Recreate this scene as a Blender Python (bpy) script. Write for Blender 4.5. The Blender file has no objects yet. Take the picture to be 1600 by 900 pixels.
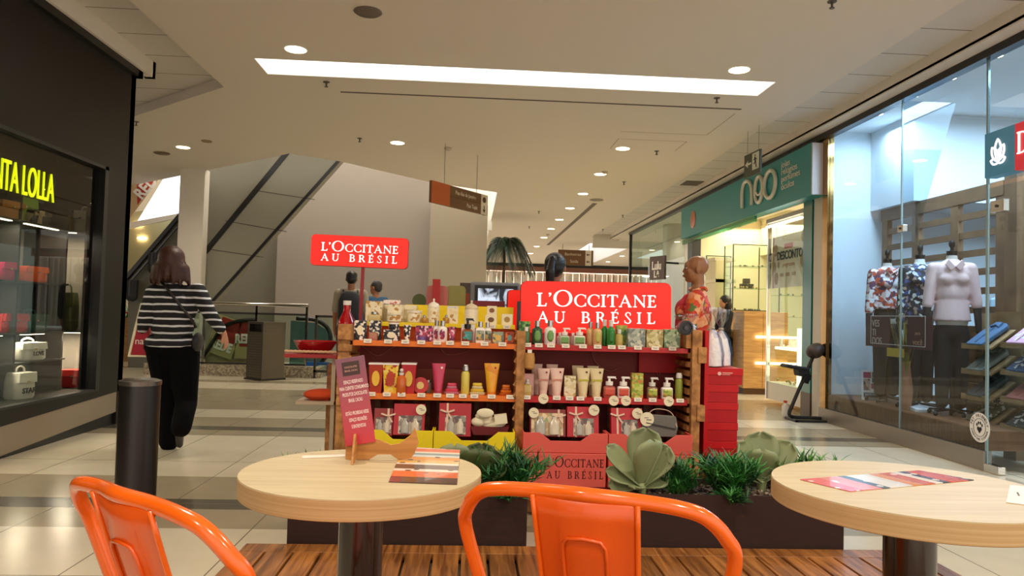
import bpy, bmesh, math, random
from mathutils import Vector, Matrix, noise
from mathutils.geometry import tessellate_polygon
R = math.radians
PI = math.pi
SC = bpy.context.scene
COL = SC.collection

# ------------------------------------------------------------------ camera
FPX = 1160.0
CAM = Vector((0, 0, 1.2))
YAW, PITCH, ROLL = 0.054974, 0.035995, 0.0275
_w = Vector((math.sin(YAW)*math.cos(PITCH), math.cos(YAW)*math.cos(PITCH), math.sin(PITCH)))
_r0 = Vector((math.cos(YAW), -math.sin(YAW), 0)); _u0 = _r0.cross(_w)
_r = math.cos(ROLL)*_r0 + math.sin(ROLL)*_u0
_u = -math.sin(ROLL)*_r0 + math.cos(ROLL)*_u0
cam_data = bpy.data.cameras.new('camera')
cam = bpy.data.objects.new('camera', cam_data); COL.objects.link(cam)
cam_data.sensor_width = 36; cam_data.lens = 36*FPX/1600
cam_data.clip_start = 0.05; cam_data.clip_end = 200
cam.matrix_world = Matrix(((_r.x, _u.x, -_w.x, CAM.x), (_r.y, _u.y, -_w.y, CAM.y), (_r.z, _u.z, -_w.z, CAM.z), (0, 0, 0, 1)))
SC.camera = cam

# ------------------------------------------------------------------ light and exposure
SC.view_settings.view_transform = 'Standard'
SC.view_settings.look = 'None'
SC.view_settings.gamma = 1
SC.view_settings.use_curve_mapping = False
SC.view_settings.exposure = 0.48
world = bpy.data.worlds.new('world'); SC.world = world; world.use_nodes = True
bg = world.node_tree.nodes['Background']
bg.inputs[0].default_value = (1.0, 0.90, 0.79, 1)
bg.inputs[1].default_value = 1.08
WARM = (1.0, 0.87, 0.71)
COOL = (0.70, 0.86, 1.0)
YELL = (1.0, 0.86, 0.62)
SPOT_W = 120.0

def area_light(name, loc, sx, sy, power, colour, rot=(0, 0, 0)):
    d = bpy.data.lights.new(name, 'AREA'); d.shape = 'RECTANGLE'; d.size = sx; d.size_y = sy
    d.energy = power; d.color = colour
    o = bpy.data.objects.new(name, d); o.location = loc; o.rotation_euler = rot; COL.objects.link(o)
    return o
def spot_light(name, loc, power, colour, angle=150, blend=1.0, size=0.09, rot=(0, 0, 0)):
    d = bpy.data.lights.new(name, 'SPOT'); d.energy = power; d.color = colour
    d.spot_size = R(angle); d.spot_blend = blend; d.shadow_soft_size = size
    o = bpy.data.objects.new(name, d); o.location = loc; o.rotation_euler = rot; COL.objects.link(o)
    return o
# lamps of the shops' own ceilings
area_light('fashion_shop_ceiling_light', (6.1, 6.3, 3.5), 2.4, 2.0, 130, COOL)
area_light('fashion_display_light', (4.72, 6.8, 3.5), 0.3, 3.4, 75, COOL)
area_light('jewellery_shop_ceiling_light', (6.2, 12.6, 3.1), 2.4, 4.5, 170, YELL)
area_light('void_light', (-3.2, 17.0, 7.6), 5.0, 5.0, 430, (1, .93, .84))
area_light('far_shop_light', (5.0, 36.6, 3.3), 12.0, 1.2, 1300, (1, .85, .76))
area_light('bag_shop_light', (-3.95, 6.6, 3.2), 0.3, 1.8, 14.0, (1, .85, .65))

# ------------------------------------------------------------------ pixels to places
def at(px, py, X=None, Y=None, Z=None):
    v = _w + _r*((px-800)/FPX) - _u*((py-450)/FPX)
    t = Y/v.y if Y is not None else ((Z-CAM.z)/v.z if Z is not None else X/v.x)
    return CAM + v*t

# ------------------------------------------------------------------ materials
def lin(c):
    if isinstance(c, str):
        c = c.lstrip('#'); c = [int(c[i:i+2], 16)/255 for i in (0, 2, 4)]
    return tuple(((x/12.92) if x <= 0.04045 else ((x+0.055)/1.055)**2.4) for x in c[:3]) + (1.0,)
_mc = {}
def new_mat(name):
    m = bpy.data.materials.new(name); m.use_nodes = True
    return m, m.node_tree.nodes, m.node_tree.links, m.node_tree.nodes['Principled BSDF']
def paint(c, rough=0.5, metal=0.0, var=0.06, scale=30, bump=0.0, spec=0.5, name=None, coat=0.0):
    key = ('paint', str(c), rough, metal, var, scale, bump, spec, coat)
    if key in _mc: return _mc[key]
    m, N, L, b = new_mat(name or 'paint')
    tc = N.new('ShaderNodeTexCoord'); nz = N.new('ShaderNodeTexNoise'); nz.inputs['Scale'].default_value = scale
    L.new(tc.outputs['Object'], nz.inputs['Vector'])
    mx = N.new('ShaderNodeMix'); mx.data_type = 'RGBA'
    l = lin(c)
    mx.inputs[6].default_value = tuple(x*(1-var) for x in l[:3]) + (1,)
    mx.inputs[7].default_value = tuple(min(1, x*(1+var)) for x in l[:3]) + (1,)
    L.new(nz.outputs['Fac'], mx.inputs[0]); L.new(mx.outputs[2], b.inputs['Base Color'])
    b.inputs['Roughness'].default_value = rough; b.inputs['Metallic'].default_value = metal
    b.inputs['Specular IOR Level'].default_value = spec
    b.inputs['Coat Weight'].default_value = coat; b.inputs['Coat Roughness'].default_value = 0.08
    if bump:
        bp = N.new('ShaderNodeBump'); bp.inputs['Strength'].default_value = bump; bp.inputs['Distance'].default_value = 0.01
        L.new(nz.outputs['Fac'], bp.inputs['Height']); L.new(bp.outputs['Normal'], b.inputs['Normal'])
    _mc[key] = m; return m
def glow(c, strength, name='glow'):
    key = ('glow', str(c), strength)
    if key in _mc: return _mc[key]
    m, N, L, b = new_mat(name)
    b.inputs['Base Color'].default_value = lin(c); b.inputs['Roughness'].default_value = 0.4
    b.inputs['Emission Color'].default_value = lin(c); b.inputs['Emission Strength'].default_value = strength
    _mc[key] = m; return m
def glass(tint='f4fffb', rough=0.0, mixin=0.1, name='clear_glass'):
    key = ('glass', tint, rough, mixin)
    if key in _mc: return _mc[key]
    m, N, L, b = new_mat(name); N.remove(b)
    out = [n for n in N if n.type == 'OUTPUT_MATERIAL'][0]
    t = N.new('ShaderNodeBsdfTransparent'); t.inputs[0].default_value = lin(tint)
    g = N.new('ShaderNodeBsdfGlossy'); g.inputs['Roughness'].default_value = rough
    fr = N.new('ShaderNodeFresnel'); fr.inputs[0].default_value = 1.45
    mu = N.new('ShaderNodeMath'); mu.operation = 'MULTIPLY_ADD'; mu.inputs[1].default_value = 0.8; mu.inputs[2].default_value = mixin*0.2
    mx = N.new('ShaderNodeMixShader')
    ge = N.new('ShaderNodeNewGeometry'); iv = N.new('ShaderNodeMath'); iv.operation = 'SUBTRACT'; iv.inputs[0].default_value = 1.0; L.new(ge.outputs['Backfacing'], iv.inputs[1])
    m2 = N.new('ShaderNodeMath'); m2.operation = 'MULTIPLY'; L.new(fr.outputs[0], mu.inputs[0]); L.new(mu.outputs[0], m2.inputs[0]); L.new(iv.outputs[0], m2.inputs[1]); L.new(m2.outputs[0], mx.inputs[0]); L.new(t.outputs[0], mx.inputs[1]); L.new(g.outputs[0], mx.inputs[2])
    L.new(mx.outputs[0], out.inputs[0])
    _mc[key] = m; return m
def wood(c1, c2, rough=0.45, scale=(1, 1, 12), freq=6, name='wood', bump=0.05, coat=0.0):
    key = ('wood', c1, c2, rough, scale, freq, coat)
    if key in _mc: return _mc[key]
    m, N, L, b = new_mat(name)
    tc = N.new('ShaderNodeTexCoord'); mp = N.new('ShaderNodeMapping'); mp.inputs['Scale'].default_value = scale
    L.new(tc.outputs['Object'], mp.inputs[0])
    nz = N.new('ShaderNodeTexNoise'); nz.inputs['Scale'].default_value = freq; nz.inputs['Detail'].default_value = 6; nz.inputs['Distortion'].default_value = 0.6
    L.new(mp.outputs[0], nz.inputs['Vector'])
    cr = N.new('ShaderNodeValToRGB'); cr.color_ramp.elements[0].position = 0.33; cr.color_ramp.elements[1].position = 0.68
    cr.color_ramp.elements[0].color = lin(c1); cr.color_ramp.elements[1].color = lin(c2)
    L.new(nz.outputs['Fac'], cr.inputs[0]); L.new(cr.outputs[0], b.inputs['Base Color'])
    b.inputs['Roughness'].default_value = rough; b.inputs['Coat Weight'].default_value = coat
    bp = N.new('ShaderNodeBump'); bp.inputs['Strength'].default_value = bump; bp.inputs['Distance'].default_value = 0.004
    L.new(nz.outputs['Fac'], bp.inputs['Height']); L.new(bp.outputs['Normal'], b.inputs['Normal'])
    _mc[key] = m; return m
def spots(cols, scale=40, rough=0.5, rand=1.0, warp=0.0, name='printed_pattern'):
    """cells of several colours: a printed floral or mottled pattern"""
    key = ('spots', tuple(cols), scale, rough, rand, warp)
    if key in _mc: return _mc[key]
    m, N, L, b = new_mat(name)
    tc = N.new('ShaderNodeTexCoord'); vo = N.new('ShaderNodeTexVoronoi'); vo.inputs['Scale'].default_value = scale; vo.inputs['Randomness'].default_value = rand
    if warp:
        nz = N.new('ShaderNodeTexNoise'); nz.inputs['Scale'].default_value = scale*0.7
        ad = N.new('ShaderNodeMixRGB'); ad.blend_type = 'ADD'; ad.inputs[0].default_value = warp
        L.new(tc.outputs['Object'], nz.inputs['Vector']); L.new(tc.outputs['Object'], ad.inputs[1]); L.new(nz.outputs['Color'], ad.inputs[2])
        L.new(ad.outputs[0], vo.inputs['Vector'])
    else: L.new(tc.outputs['Object'], vo.inputs['Vector'])
    sx = N.new('ShaderNodeSeparateColor'); L.new(vo.outputs['Color'], sx.inputs[0])
    cr = N.new('ShaderNodeValToRGB'); cr.color_ramp.interpolation = 'CONSTANT'
    e = cr.color_ramp.elements; n = len(cols)
    e[0].color = lin(cols[0]); e[0].position = 0; e[1].color = lin(cols[1]); e[1].position = 1/n
    for i in range(2, n):
        q = e.new(i/n); q.color = lin(cols[i])
    L.new(sx.outputs[0], cr.inputs[0]); L.new(cr.outputs[0], b.inputs['Base Color'])
    b.inputs['Roughness'].default_value = rough
    _mc[key] = m; return m
def stripes(c1, c2, axis='Z', period=0.05, duty=0.3, rough=0.8, offset=0.0, name='striped_cloth', wob=0.0):
    m, N, L, b = new_mat(name)
    tc = N.new('ShaderNodeTexCoord'); sp = N.new('ShaderNodeSeparateXYZ'); L.new(tc.outputs['Object'], sp.inputs[0])
    def M(op, a, bb):
        n = N.new('ShaderNodeMath'); n.operation = op
        for i, v in enumerate((a, bb)):
            if isinstance(v, (int, float)): n.inputs[i].default_value = v
            else: L.new(v, n.inputs[i])
        return n.outputs[0]
    z = M('ADD', sp.outputs[axis], offset + 10*period)
    if wob:
        nz = N.new('ShaderNodeTexNoise'); nz.inputs['Scale'].default_value = 5; L.new(tc.outputs['Object'], nz.inputs['Vector'])
        z = M('ADD', z, M('MULTIPLY', nz.outputs['Fac'], wob))
    f = M('FRACT', M('DIVIDE', z, period), 0)
    g = M('LESS_THAN', f, duty)
    mx = N.new('ShaderNodeMix'); mx.data_type = 'RGBA'; mx.inputs[6].default_value = lin(c1); mx.inputs[7].default_value = lin(c2)
    L.new(g, mx.inputs[0]); L.new(mx.outputs[2], b.inputs['Base Color']); b.inputs['Roughness'].default_value = rough
    return m

# ------------------------------------------------------------------ mesh building
def rot_to(d):
    return Vector((0, 0, 1)).rotation_difference(Vector(d).normalized()).to_matrix()
class MB:
    def __init__(s): s.v = []; s.f = []; s.m = []; s.mi = 0
    def add(s, vs, fs):
        n = len(s.v); s.v += [Vector(v) for v in vs]
        for f in fs: s.f.append([n+i for i in f]); s.m.append(s.mi)
        return s
    def box(s, x0, x1, y0, y1, z0, z1):
        return s.add([(x0, y0, z0), (x1, y0, z0), (x1, y1, z0), (x0, y1, z0), (x0, y0, z1), (x1, y0, z1), (x1, y1, z1), (x0, y1, z1)],
                     [(0, 3, 2, 1), (4, 5, 6, 7), (0, 1, 5, 4), (1, 2, 6, 5), (2, 3, 7, 6), (3, 0, 4, 7)])
    def obox(s, c, size, rot=None):
        c = Vector(c); h = [x/2 for x in size]; q = rot if rot is not None else Matrix.Identity(3)
        vs = [c + q @ Vector((sx*h[0], sy*h[1], sz*h[2])) for sz in (-1, 1) for sx, sy in ((-1, -1), (1, -1), (1, 1), (-1, 1))]
        return s.add(vs, [(0, 3, 2, 1), (4, 5, 6, 7), (0, 1, 5, 4), (1, 2, 6, 5), (2, 3, 7, 6), (3, 0, 4, 7)])
    def bar(s, p, q, w, h, up=(0, 0, 1)):
        p = Vector(p); q = Vector(q); d = q-p; y = d.normalized(); x = y.cross(Vector(up)).normalized(); z = x.cross(y)
        return s.obox((p+q)/2, (w, d.length, h), Matrix((x, y, z)).transposed())
    def prism(s, pts, plane, a0, a1, holes=()):
        """extrude a 2-D polygon; plane 'xz' runs along y, 'xy' along z, 'yz' along x"""
        def P(u, v, a): return {'xz': (u, a, v), 'xy': (u, v, a), 'yz': (a, u, v)}[plane]
        loops = [list(pts)] + [list(h) for h in holes]
        flat = [p for l in loops for p in l]; n = len(flat)
        tri = tessellate_polygon([[Vector((p[0], p[1], 0)) for p in l] for l in loops])
        vs = [P(u, v, a0) for u, v in flat] + [P(u, v, a1) for u, v in flat]
        fs = []
        for t in tri:
            fs.append(tuple(t)); fs.append(tuple(n+i for i in reversed(t)))
        k = 0
        for l in loops:
            for i in range(len(l)):
                j = (i+1) % len(l); fs.append((k+i, k+j, n+k+j, n+k+i))
            k += len(l)
        return s.add(vs, fs)
    def cone(s, p, q, r0, r1, n=16, caps=True):
        p = Vector(p); q = Vector(q); M = rot_to(q-p)
        vs = [p + M @ Vector((r0*math.cos(2*PI*i/n), r0*math.sin(2*PI*i/n), 0)) for i in range(n)]
        vs += [q + M @ Vector((r1*math.cos(2*PI*i/n), r1*math.sin(2*PI*i/n), 0)) for i in range(n)]
        fs = [(i, (i+1) % n, n+(i+1) % n, n+i) for i in range(n)]
        if caps: fs += [tuple(reversed(range(n))), tuple(range(n, 2*n))]
        return s.add(vs, fs)
    def cyl(s, p, q, r, n=16): return s.cone(p, q, r, r, n)
    def lathe(s, prof, c=(0, 0, 0), n=20, sx=1.0, sy=1.0, power=2.0):
        c = Vector(c); vs = []; fs = []
        for r, z in prof:
            for i in range(n):
                a = 2*PI*i/n; ca, sa = math.cos(a), math.sin(a)
                if power != 2.0:
                    k = (abs(ca)**power + abs(sa)**power)**(-1/power); ca, sa = ca*k, sa*k
                vs.append(c + Vector((r*sx*ca, r*sy*sa, z)))
        m = len(prof)
        for j in range(m-1):
            for i in range(n):
                k = (i+1) % n; fs.append((j*n+i, j*n+k, (j+1)*n+k, (j+1)*n+i))
        fs.append(tuple(reversed(range(n)))); fs.append(tuple((m-1)*n+i for i in range(n)))
        return s.add(vs, fs)
    def tube(s, path, r, n=8, closed=False, flat=1.0):
        path = [Vector(p) for p in path]; m = len(path); rr = r if isinstance(r, (list, tuple)) else [r]*m
        T = [(path[(i+1) % m]-path[i-1]) if closed else (path[min(i+1, m-1)]-path[max(i-1, 0)]) for i in range(m)]
        T = [t.normalized() if t.length > 1e-9 else Vector((0, 0, 1)) for t in T]
        x = T[0].orthogonal().normalized(); vs = []
        for i in range(m):
            x = (x - T[i]*x.dot(T[i]));
            x = x.normalized() if x.length > 1e-6 else T[i].orthogonal().normalized()
            y = T[i].cross(x)
            for k in range(n):
                a = 2*PI*k/n; vs.append(path[i] + x*math.cos(a)*rr[i] + y*math.sin(a)*rr[i]*flat)
        fs = []
        for i in range(m if closed else m-1):
            j = (i+1) % m
            for k in range(n):
                l = (k+1) % n; fs.append((i*n+k, i*n+l, j*n+l, j*n+k))
        if not closed: fs += [tuple(reversed(range(n))), tuple((m-1)*n+k for k in range(n))]
        return s.add(vs, fs)
    def ell(s, c, r, rot=None, nu=14, nv=9):
        if isinstance(r, (int, float)): r = (r, r, r)
        c = Vector(c); q = rot if rot is not None else Matrix.Identity(3)
        vs = [c + q @ Vector((0, 0, -r[2]))]
        for j in range(1, nv):
            b = -PI/2 + PI*j/nv
            for i in range(nu):
                a = 2*PI*i/nu; vs.append(c + q @ Vector((r[0]*math.cos(b)*math.cos(a), r[1]*math.cos(b)*math.sin(a), r[2]*math.sin(b))))
        vs.append(c + q @ Vector((0, 0, r[2])))
        fs = [(0, 1+(i+1) % nu, 1+i) for i in range(nu)]
        for j in range(nv-2):
            for i in range(nu):
                k = (i+1) % nu; fs.append((1+j*nu+i, 1+j*nu+k, 1+(j+1)*nu+k, 1+(j+1)*nu+i))
        t = len(vs)-1; b0 = 1+(nv-2)*nu
        fs += [(b0+i, b0+(i+1) % nu, t) for i in range(nu)]
        return s.add(vs, fs)
    def cap(s, p, q, r0, r1, n=12):
        s.cone(p, q, r0, r1, n); s.ell(p, r0, nu=n, nv=7); s.ell(q, r1, nu=n, nv=7); return s
    def sheet(s, rows, t=0.004):
        """a grid of points given a real thickness t along -normal"""
        m = len(rows); n = len(rows[0]); G = [[Vector(p) for p in r] for r in rows]; top = []; bot = []
        for j in range(m):
            for i in range(n):
                du = G[j][min(i+1, n-1)]-G[j][max(i-1, 0)]; dv = G[min(j+1, m-1)][i]-G[max(j-1, 0)][i]
                nn = du.cross(dv); nn = nn.normalized() if nn.length > 1e-12 else Vector((0, 0, 1))
                top.append(G[j][i]); bot.append(G[j][i]-nn*t)
        fs = []; N = m*n
        for j in range(m-1):
            for i in range(n-1):
                a, b, c, d = j*n+i, j*n+i+1, (j+1)*n+i+1, (j+1)*n+i
                fs.append((a, b, c, d)); fs.append((N+d, N+c, N+b, N+a))
        edge = [i for i in range(n)] + [j*n+n-1 for j in range(1, m)] + [(m-1)*n+i for i in range(n-2, -1, -1)] + [j*n for j in range(m-2, 0, -1)]
        for k in range(len(edge)):
            a, b = edge[k], edge[(k+1) % len(edge)]; fs.append((b, a, N+a, N+b))
        return s.add(top+bot, fs)
    def move(s, M, i0=0):
        for i in range(i0, len(s.v)): s.v[i] = M @ s.v[i]
        return s
    def build(s, name, mats, parent=None, smooth=False, bevel=0.0, loc=None):
        me = bpy.data.meshes.new(name)
        me.from_pydata([tuple(v) for v in s.v], [], s.f)
        if not isinstance(mats, (list, tuple)): mats = [mats]
        for m in mats: me.materials.append(m)
        me.polygons.foreach_set('material_index', s.m)
        if smooth:
            me.polygons.foreach_set('use_smooth', [True]*len(s.f))
        bm = bmesh.new(); bm.from_mesh(me); bmesh.ops.recalc_face_normals(bm, faces=bm.faces); bm.to_mesh(me); bm.free()
        me.update()
        o = bpy.data.objects.new(name, me); COL.objects.link(o)
        if smooth and smooth != 'all':
            try: me.set_sharp_from_angle(angle=R(40))
            except Exception: pass
        if parent: o.parent = parent
        if loc is not None: o.location = loc
        if bevel:
            b = o.modifiers.new('bevel', 'BEVEL'); b.width = bevel; b.segments = 2; b.limit_method = 'ANGLE'; b.angle_limit = R(40)
        return o
def tag(o, label=None, cat=None, group=None, kind=None):
    if label: o['label'] = label
    if cat: o['category'] = cat
    if group: o['group'] = group
    if kind: o['kind'] = kind
    return o
def thing(name, label, cat, loc=(0, 0, 0), rz=0.0, group=None):
    o = bpy.data.objects.new(name, None); COL.objects.link(o); o.empty_display_size = 0.1
    o.location = loc; o.rotation_euler = (0, 0, rz); return tag(o, label, cat, group)
def struct(name, mb, mats, **k): return tag(mb.build(name, mats, **k), kind='structure')
def copy_tree(o, parent=None):
    c = o.copy(); COL.objects.link(c)
    if parent: c.parent = parent
    for ch in o.children: copy_tree(ch, c)
    return c
def text(name, body, size, mat, parent=None, M=None, extrude=0.001, align='CENTER', sx=1.0, bold=0.0, space=1.0):
    cu = bpy.data.curves.new(name, 'FONT'); cu.body = body; cu.size = size; cu.extrude = extrude; cu.align_x = align; cu.align_y = 'CENTER'
    cu.offset = bold; cu.space_character = space
    t = bpy.data.objects.new('tmp', cu); COL.objects.link(t)
    dg = bpy.context.evaluated_depsgraph_get(); me = bpy.data.meshes.new_from_object(t.evaluated_get(dg))
    bpy.data.objects.remove(t)
    me.transform(Matrix.Diagonal((sx, 1, 1, 1)))
    if M is not None: me.transform(M)
    me.materials.clear(); me.materials.append(mat)
    o = bpy.data.objects.new(name, me); COL.objects.link(o)
    if parent: o.parent = parent
    return o
def face_front(x=0, y=0, z=0):     # text standing up, read from -y
    return Matrix.Translation((x, y, z)) @ Matrix.Rotation(PI/2, 4, 'X')
def smooth_path(P, n=6):
    P = [Vector(p) for p in P]; P = [2*P[0]-P[1]] + P + [2*P[-1]-P[-2]]; out = []
    for i in range(1, len(P)-2):
        a, b, c, d = P[i-1:i+3]
        for k in range(n):
            t = k/n; out.append(.5*((2*b)+(-a+c)*t+(2*a-5*b+4*c-d)*t*t+(-a+3*b-3*c+d)*t**3))
    out.append(P[-2]); return out

# ------------------------------------------------------------------ serif lettering built from polygons (cap height 1)
def _arc(cx, cy, rx, ry, a0, a1, n=20): return [(cx+rx*math.cos(R(a0+(a1-a0)*i/n)), cy+ry*math.sin(R(a0+(a1-a0)*i/n))) for i in range(n+1)]
def _rect(x0, x1, y0, y1): return [(x0, y0), (x1, y0), (x1, y1), (x0, y1)]
def _ser(x, y, w=.17, up=True):
    h = .045
    return [(x-w, y), (x+w, y), (x+w, y+h), (x+.09, y+h+.03), (x-.09, y+h+.03), (x-w, y+h)] if up else \
           [(x-w, y), (x-w, y-h), (x-.09, y-h-.03), (x+.09, y-h-.03), (x+w, y-h), (x+w, y)]
def _ring(cx, cy, rx, ry, tx, ty, a0, a1, n=24):
    return _arc(cx, cy, rx, ry, a0, a1, n) + list(reversed(_arc(cx, cy, rx-tx, ry-ty, a0, a1, n)))
T_, t_ = .15, .06
GL = {
 'L': (.66, [_rect(.14, .29, 0, 1), _ser(.215, 0), _ser(.215, 1, up=False), [(.2, 0), (.62, 0), (.66, .24), (.6, .24), (.53, .07), (.2, .07)]]),
 'I': (.38, [_rect(.115, .265, 0, 1), _ser(.19, 0), _ser(.19, 1, up=False)]),
 'T': (.74, [_rect(.295, .445, 0, 1), _ser(.37, 0), [(.02, 1), (0, .77), (.05, .77), (.11, .93), (.63, .93), (.69, .77), (.74, .77), (.72, 1)]]),
 'E': (.64, [_rect(.11, .26, 0, 1), _ser(.185, 0), _ser(.185, 1, up=False), [(.2, 0), (.58, 0), (.62, .22), (.565, .22), (.5, .07), (.2, .07)],
            [(.2, 1), (.57, 1), (.59, .79), (.535, .79), (.48, .93), (.2, .93)], _rect(.2, .46, .49, .555), [(.44, .4), (.49, .4), (.49, .65), (.44, .65)]]),
 'O': (1.0, [_ring(.5, .5, .48, .52, .15, .055, 0, 180), _ring(.5, .5, .48, .52, .15, .055, 180, 360)]),
 'C': (.84, [_ring(.5, .5, .47, .52, .15, .06, 48, 312, 40), [(.76, .68), (.82, .68), (.82, .98), (.77, .9)], [(.76, .3), (.84, .3), (.82, .02), (.75, .1)]]),
 'A': (.86, [[(.06, .0), (.13, 0), (.44, .88), (.43, 1.0), (.40, 1.0)], [(.39, 1), (.45, 1.0), (.83, 0), (.66, 0), (.38, .86)], _rect(.2, .62, .32, .38), _ser(.1, 0, .11), _ser(.74, 0, .13)]),
 'N': (.92, [_rect(.14, .20, 0, 1), _ser(.17, 0, .13), [(.06, 1), (.22, 1), (.82, .14), (.82, 0), (.76, 0), (.14, .88)], _rect(.75, .81, 0, 1), _ser(.78, 1, .13, up=False)]),
 'U': (.88, [_rect(.12, .27, .3, 1), _ser(.195, 1, up=False), _ser(.72, 1, .13, up=False), _rect(.69, .75, .3, 1), _ring(.435, .32, .315, .34, .12, .07, 180, 360)]),
 'B': (.72, [_rect(.11, .26, 0, 1), _ser(.185, 0, .14), _ser(.185, 1, .14, up=False), _rect(.2, .4, .94, 1), _rect(.2, .42, .5, .56), _rect(.2, .42, 0, .06),
            _ring(.38, .75, .23, .25, .14, .06, -90, 90), _ring(.4, .28, .28, .28, .15, .06, -90, 90)]),
 'R': (.78, [_rect(.11, .26, 0, 1), _ser(.185, 0), _ser(.185, 1, .14, up=False), _rect(.2, .4, .94, 1), _rect(.2, .4, .46, .52),
            _ring(.38, .73, .26, .27, .15, .06, -90, 90), [(.33, .5), (.48, .5), (.78, .05), (.78, 0), (.63, 0)]]),
 'S': (.6, [_ring(.31, .75, .22, .27, .1, .06, 40, 180, 20), _ring(.31, .26, .25, .28, .12, .06, -140, 0, 20), [(.09, .75), (.19, .75), (.56, .26), (.44, .26)],
            [(.46, .72), (.52, .72), (.5, .98), (.46, .92)], [(.04, .28), (.1, .28), (.13, .08), (.07, .03)]]),
 'D': (.9, [_rect(.12, .27, 0, 1), _ser(.195, 0, .14), _ser(.195, 1, .14, up=False), _ring(.36, .5, .5, .5, .15, .065, -90, 90)]),
 "'": (.26, [[(.05, 1.02), (.2, 1.02), (.21, .88), (.1, .72), (.06, .74), (.12, .87), (.05, .9)]]),
 '´': (0, [[(.3, 1.08), (.36, 1.06), (.52, 1.25), (.4, 1.27)]]),
 ' ': (.42, []),
}
def serif(name, rows, width, height_unit, mat, parent, M, depth=0.002):
    """rows: list of (list of (glyph, scale)), baseline, tracking, target width. laid out centred"""
    mb = MB()
    for glyphs, base, track, w in rows:
        tot = sum(GL[g][0]*s + (track if g != '´' else 0) for g, s in glyphs) - track
        k = w/tot; x = -w/2
        for g, s in glyphs:
            adv, polys = GL[g]
            hy = height_unit
            for p in polys:
                mb.prism([(x+u*s*k, base+v*s*hy) for u, v in p], 'xy', 0, depth)
            if g != '´': x += (adv*s+track)*k
    mb.move(M)
    return mb.build(name, mat, parent)
ROW1 = [('L', 1), ("'", 1), ('O', 1.22), ('C', .92), ('C', .92), ('I', .92), ('T', .92), ('A', .92), ('N', .92), ('E', .92)]
ROW2 = [('A', .85), ('U', .85), (' ', .85), ('B', .85), ('R', .85), ('´', .85), ('E', .85), ('S', .85), ('I', .85), ('L', .85)]
def brand_rows(w, hu, y1, y2): return [(ROW1, y1, .06, w), (ROW2, y2, .3, w*.98)]

# ================================================================== MATERIALS IN USE
def floor_material():
    m, N, L, b = new_mat('polished_floor_tiles')
    tc = N.new('ShaderNodeTexCoord'); sp = N.new('ShaderNodeSeparateXYZ'); L.new(tc.outputs['Object'], sp.inputs[0])
    mr = N.new('ShaderNodeMapRange'); mr.inputs[1].default_value = 0; mr.inputs[2].default_value = 20
    L.new(sp.outputs['Y'], mr.inputs[0])
    cr = N.new('ShaderNodeValToRGB'); cr.color_ramp.interpolation = 'CONSTANT'; e = cr.color_ramp.elements
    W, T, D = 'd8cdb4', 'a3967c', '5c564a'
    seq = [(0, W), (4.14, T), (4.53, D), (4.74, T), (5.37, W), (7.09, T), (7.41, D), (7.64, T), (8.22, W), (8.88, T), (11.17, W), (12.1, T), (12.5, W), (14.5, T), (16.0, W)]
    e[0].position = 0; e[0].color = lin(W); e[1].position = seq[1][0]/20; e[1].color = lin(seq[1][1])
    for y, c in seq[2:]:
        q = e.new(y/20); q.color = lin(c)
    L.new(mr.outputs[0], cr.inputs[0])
    def M(op, a, bb=0.0):
        n = N.new('ShaderNodeMath'); n.operation = op
        for i, v in enumerate((a, bb)):
            if isinstance(v, (int, float)): n.inputs[i].default_value = v
            else: L.new(v, n.inputs[i])
        return n.outputs[0]
    def joint(o, off, per):
        f = M('FRACT', M('DIVIDE', M('ADD', o, off+per*40), per)); d = M('MINIMUM', f, M('SUBTRACT', 1.0, f))
        return M('LESS_THAN', M('MULTIPLY', d, per), 0.0032)
    jx = joint(sp.outputs['X'], 1.15, 0.625); jy = joint(sp.outputs['Y'], -5.91, 1.25)
    nz = N.new('ShaderNodeTexNoise'); nz.inputs['Scale'].default_value = 3; nz.inputs['Detail'].default_value = 5; L.new(tc.outputs['Object'], nz.inputs[0])
    mu = N.new('ShaderNodeMix'); mu.data_type = 'RGBA'; mu.blend_type = 'MULTIPLY'; mu.inputs[0].default_value = .25
    L.new(cr.outputs[0], mu.inputs[6]); L.new(nz.outputs['Fac'], mu.inputs[7])
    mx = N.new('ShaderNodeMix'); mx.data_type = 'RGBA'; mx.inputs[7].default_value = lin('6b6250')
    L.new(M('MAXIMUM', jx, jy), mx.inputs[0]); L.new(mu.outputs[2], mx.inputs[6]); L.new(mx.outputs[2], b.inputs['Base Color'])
    b.inputs['Roughness'].default_value = .2; b.inputs['Specular IOR Level'].default_value = .42
    return m
M_FLOOR = floor_material()
M_CEIL = paint('e3dace', .9, var=.01); M_TILE = paint('d9d4cc', .9, var=.02)
M_WHITE = paint('f2efe8', .6, var=.01); M_CREAM = paint('e6dcc6', .7, var=.02); M_BLACK = paint('0d0b0a', .35, var=.1)
M_FACADE = paint('1c1611', .42, var=.05, scale=4, spec=.25); M_KICK = paint('8a7a64', .35, var=.03)
M_DARKWOOD = wood('220a03', '2f1005', .8, (1, 1, 14)); M_STEEL = paint('65605a', .38, 1.0, .05); M_CHROME = paint('d5d2cc', .12, 1.0, .02)
M_HOARD = paint('a59b90', .85, var=.03, scale=1.5); M_GREYP = paint('8c8978', .35, var=.05, scale=1.2, spec=.4)
M_GLASS = glass('f2faf8', 0, .1); M_GLASSG = glass('ebf4ee', 0, .2, 'green_tinted_glass'); M_GLASSB = glass('e3eef5', 0, .25, 'shop_glass')
M_RED = paint('b81016', .45, var=.06, spec=.3); M_SIGNRED = glow('e82014', .40, 'lit_red_acrylic'); M_SIGNWHITE = glow('fff2ea', .85, 'lit_white_acrylic')
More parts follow.
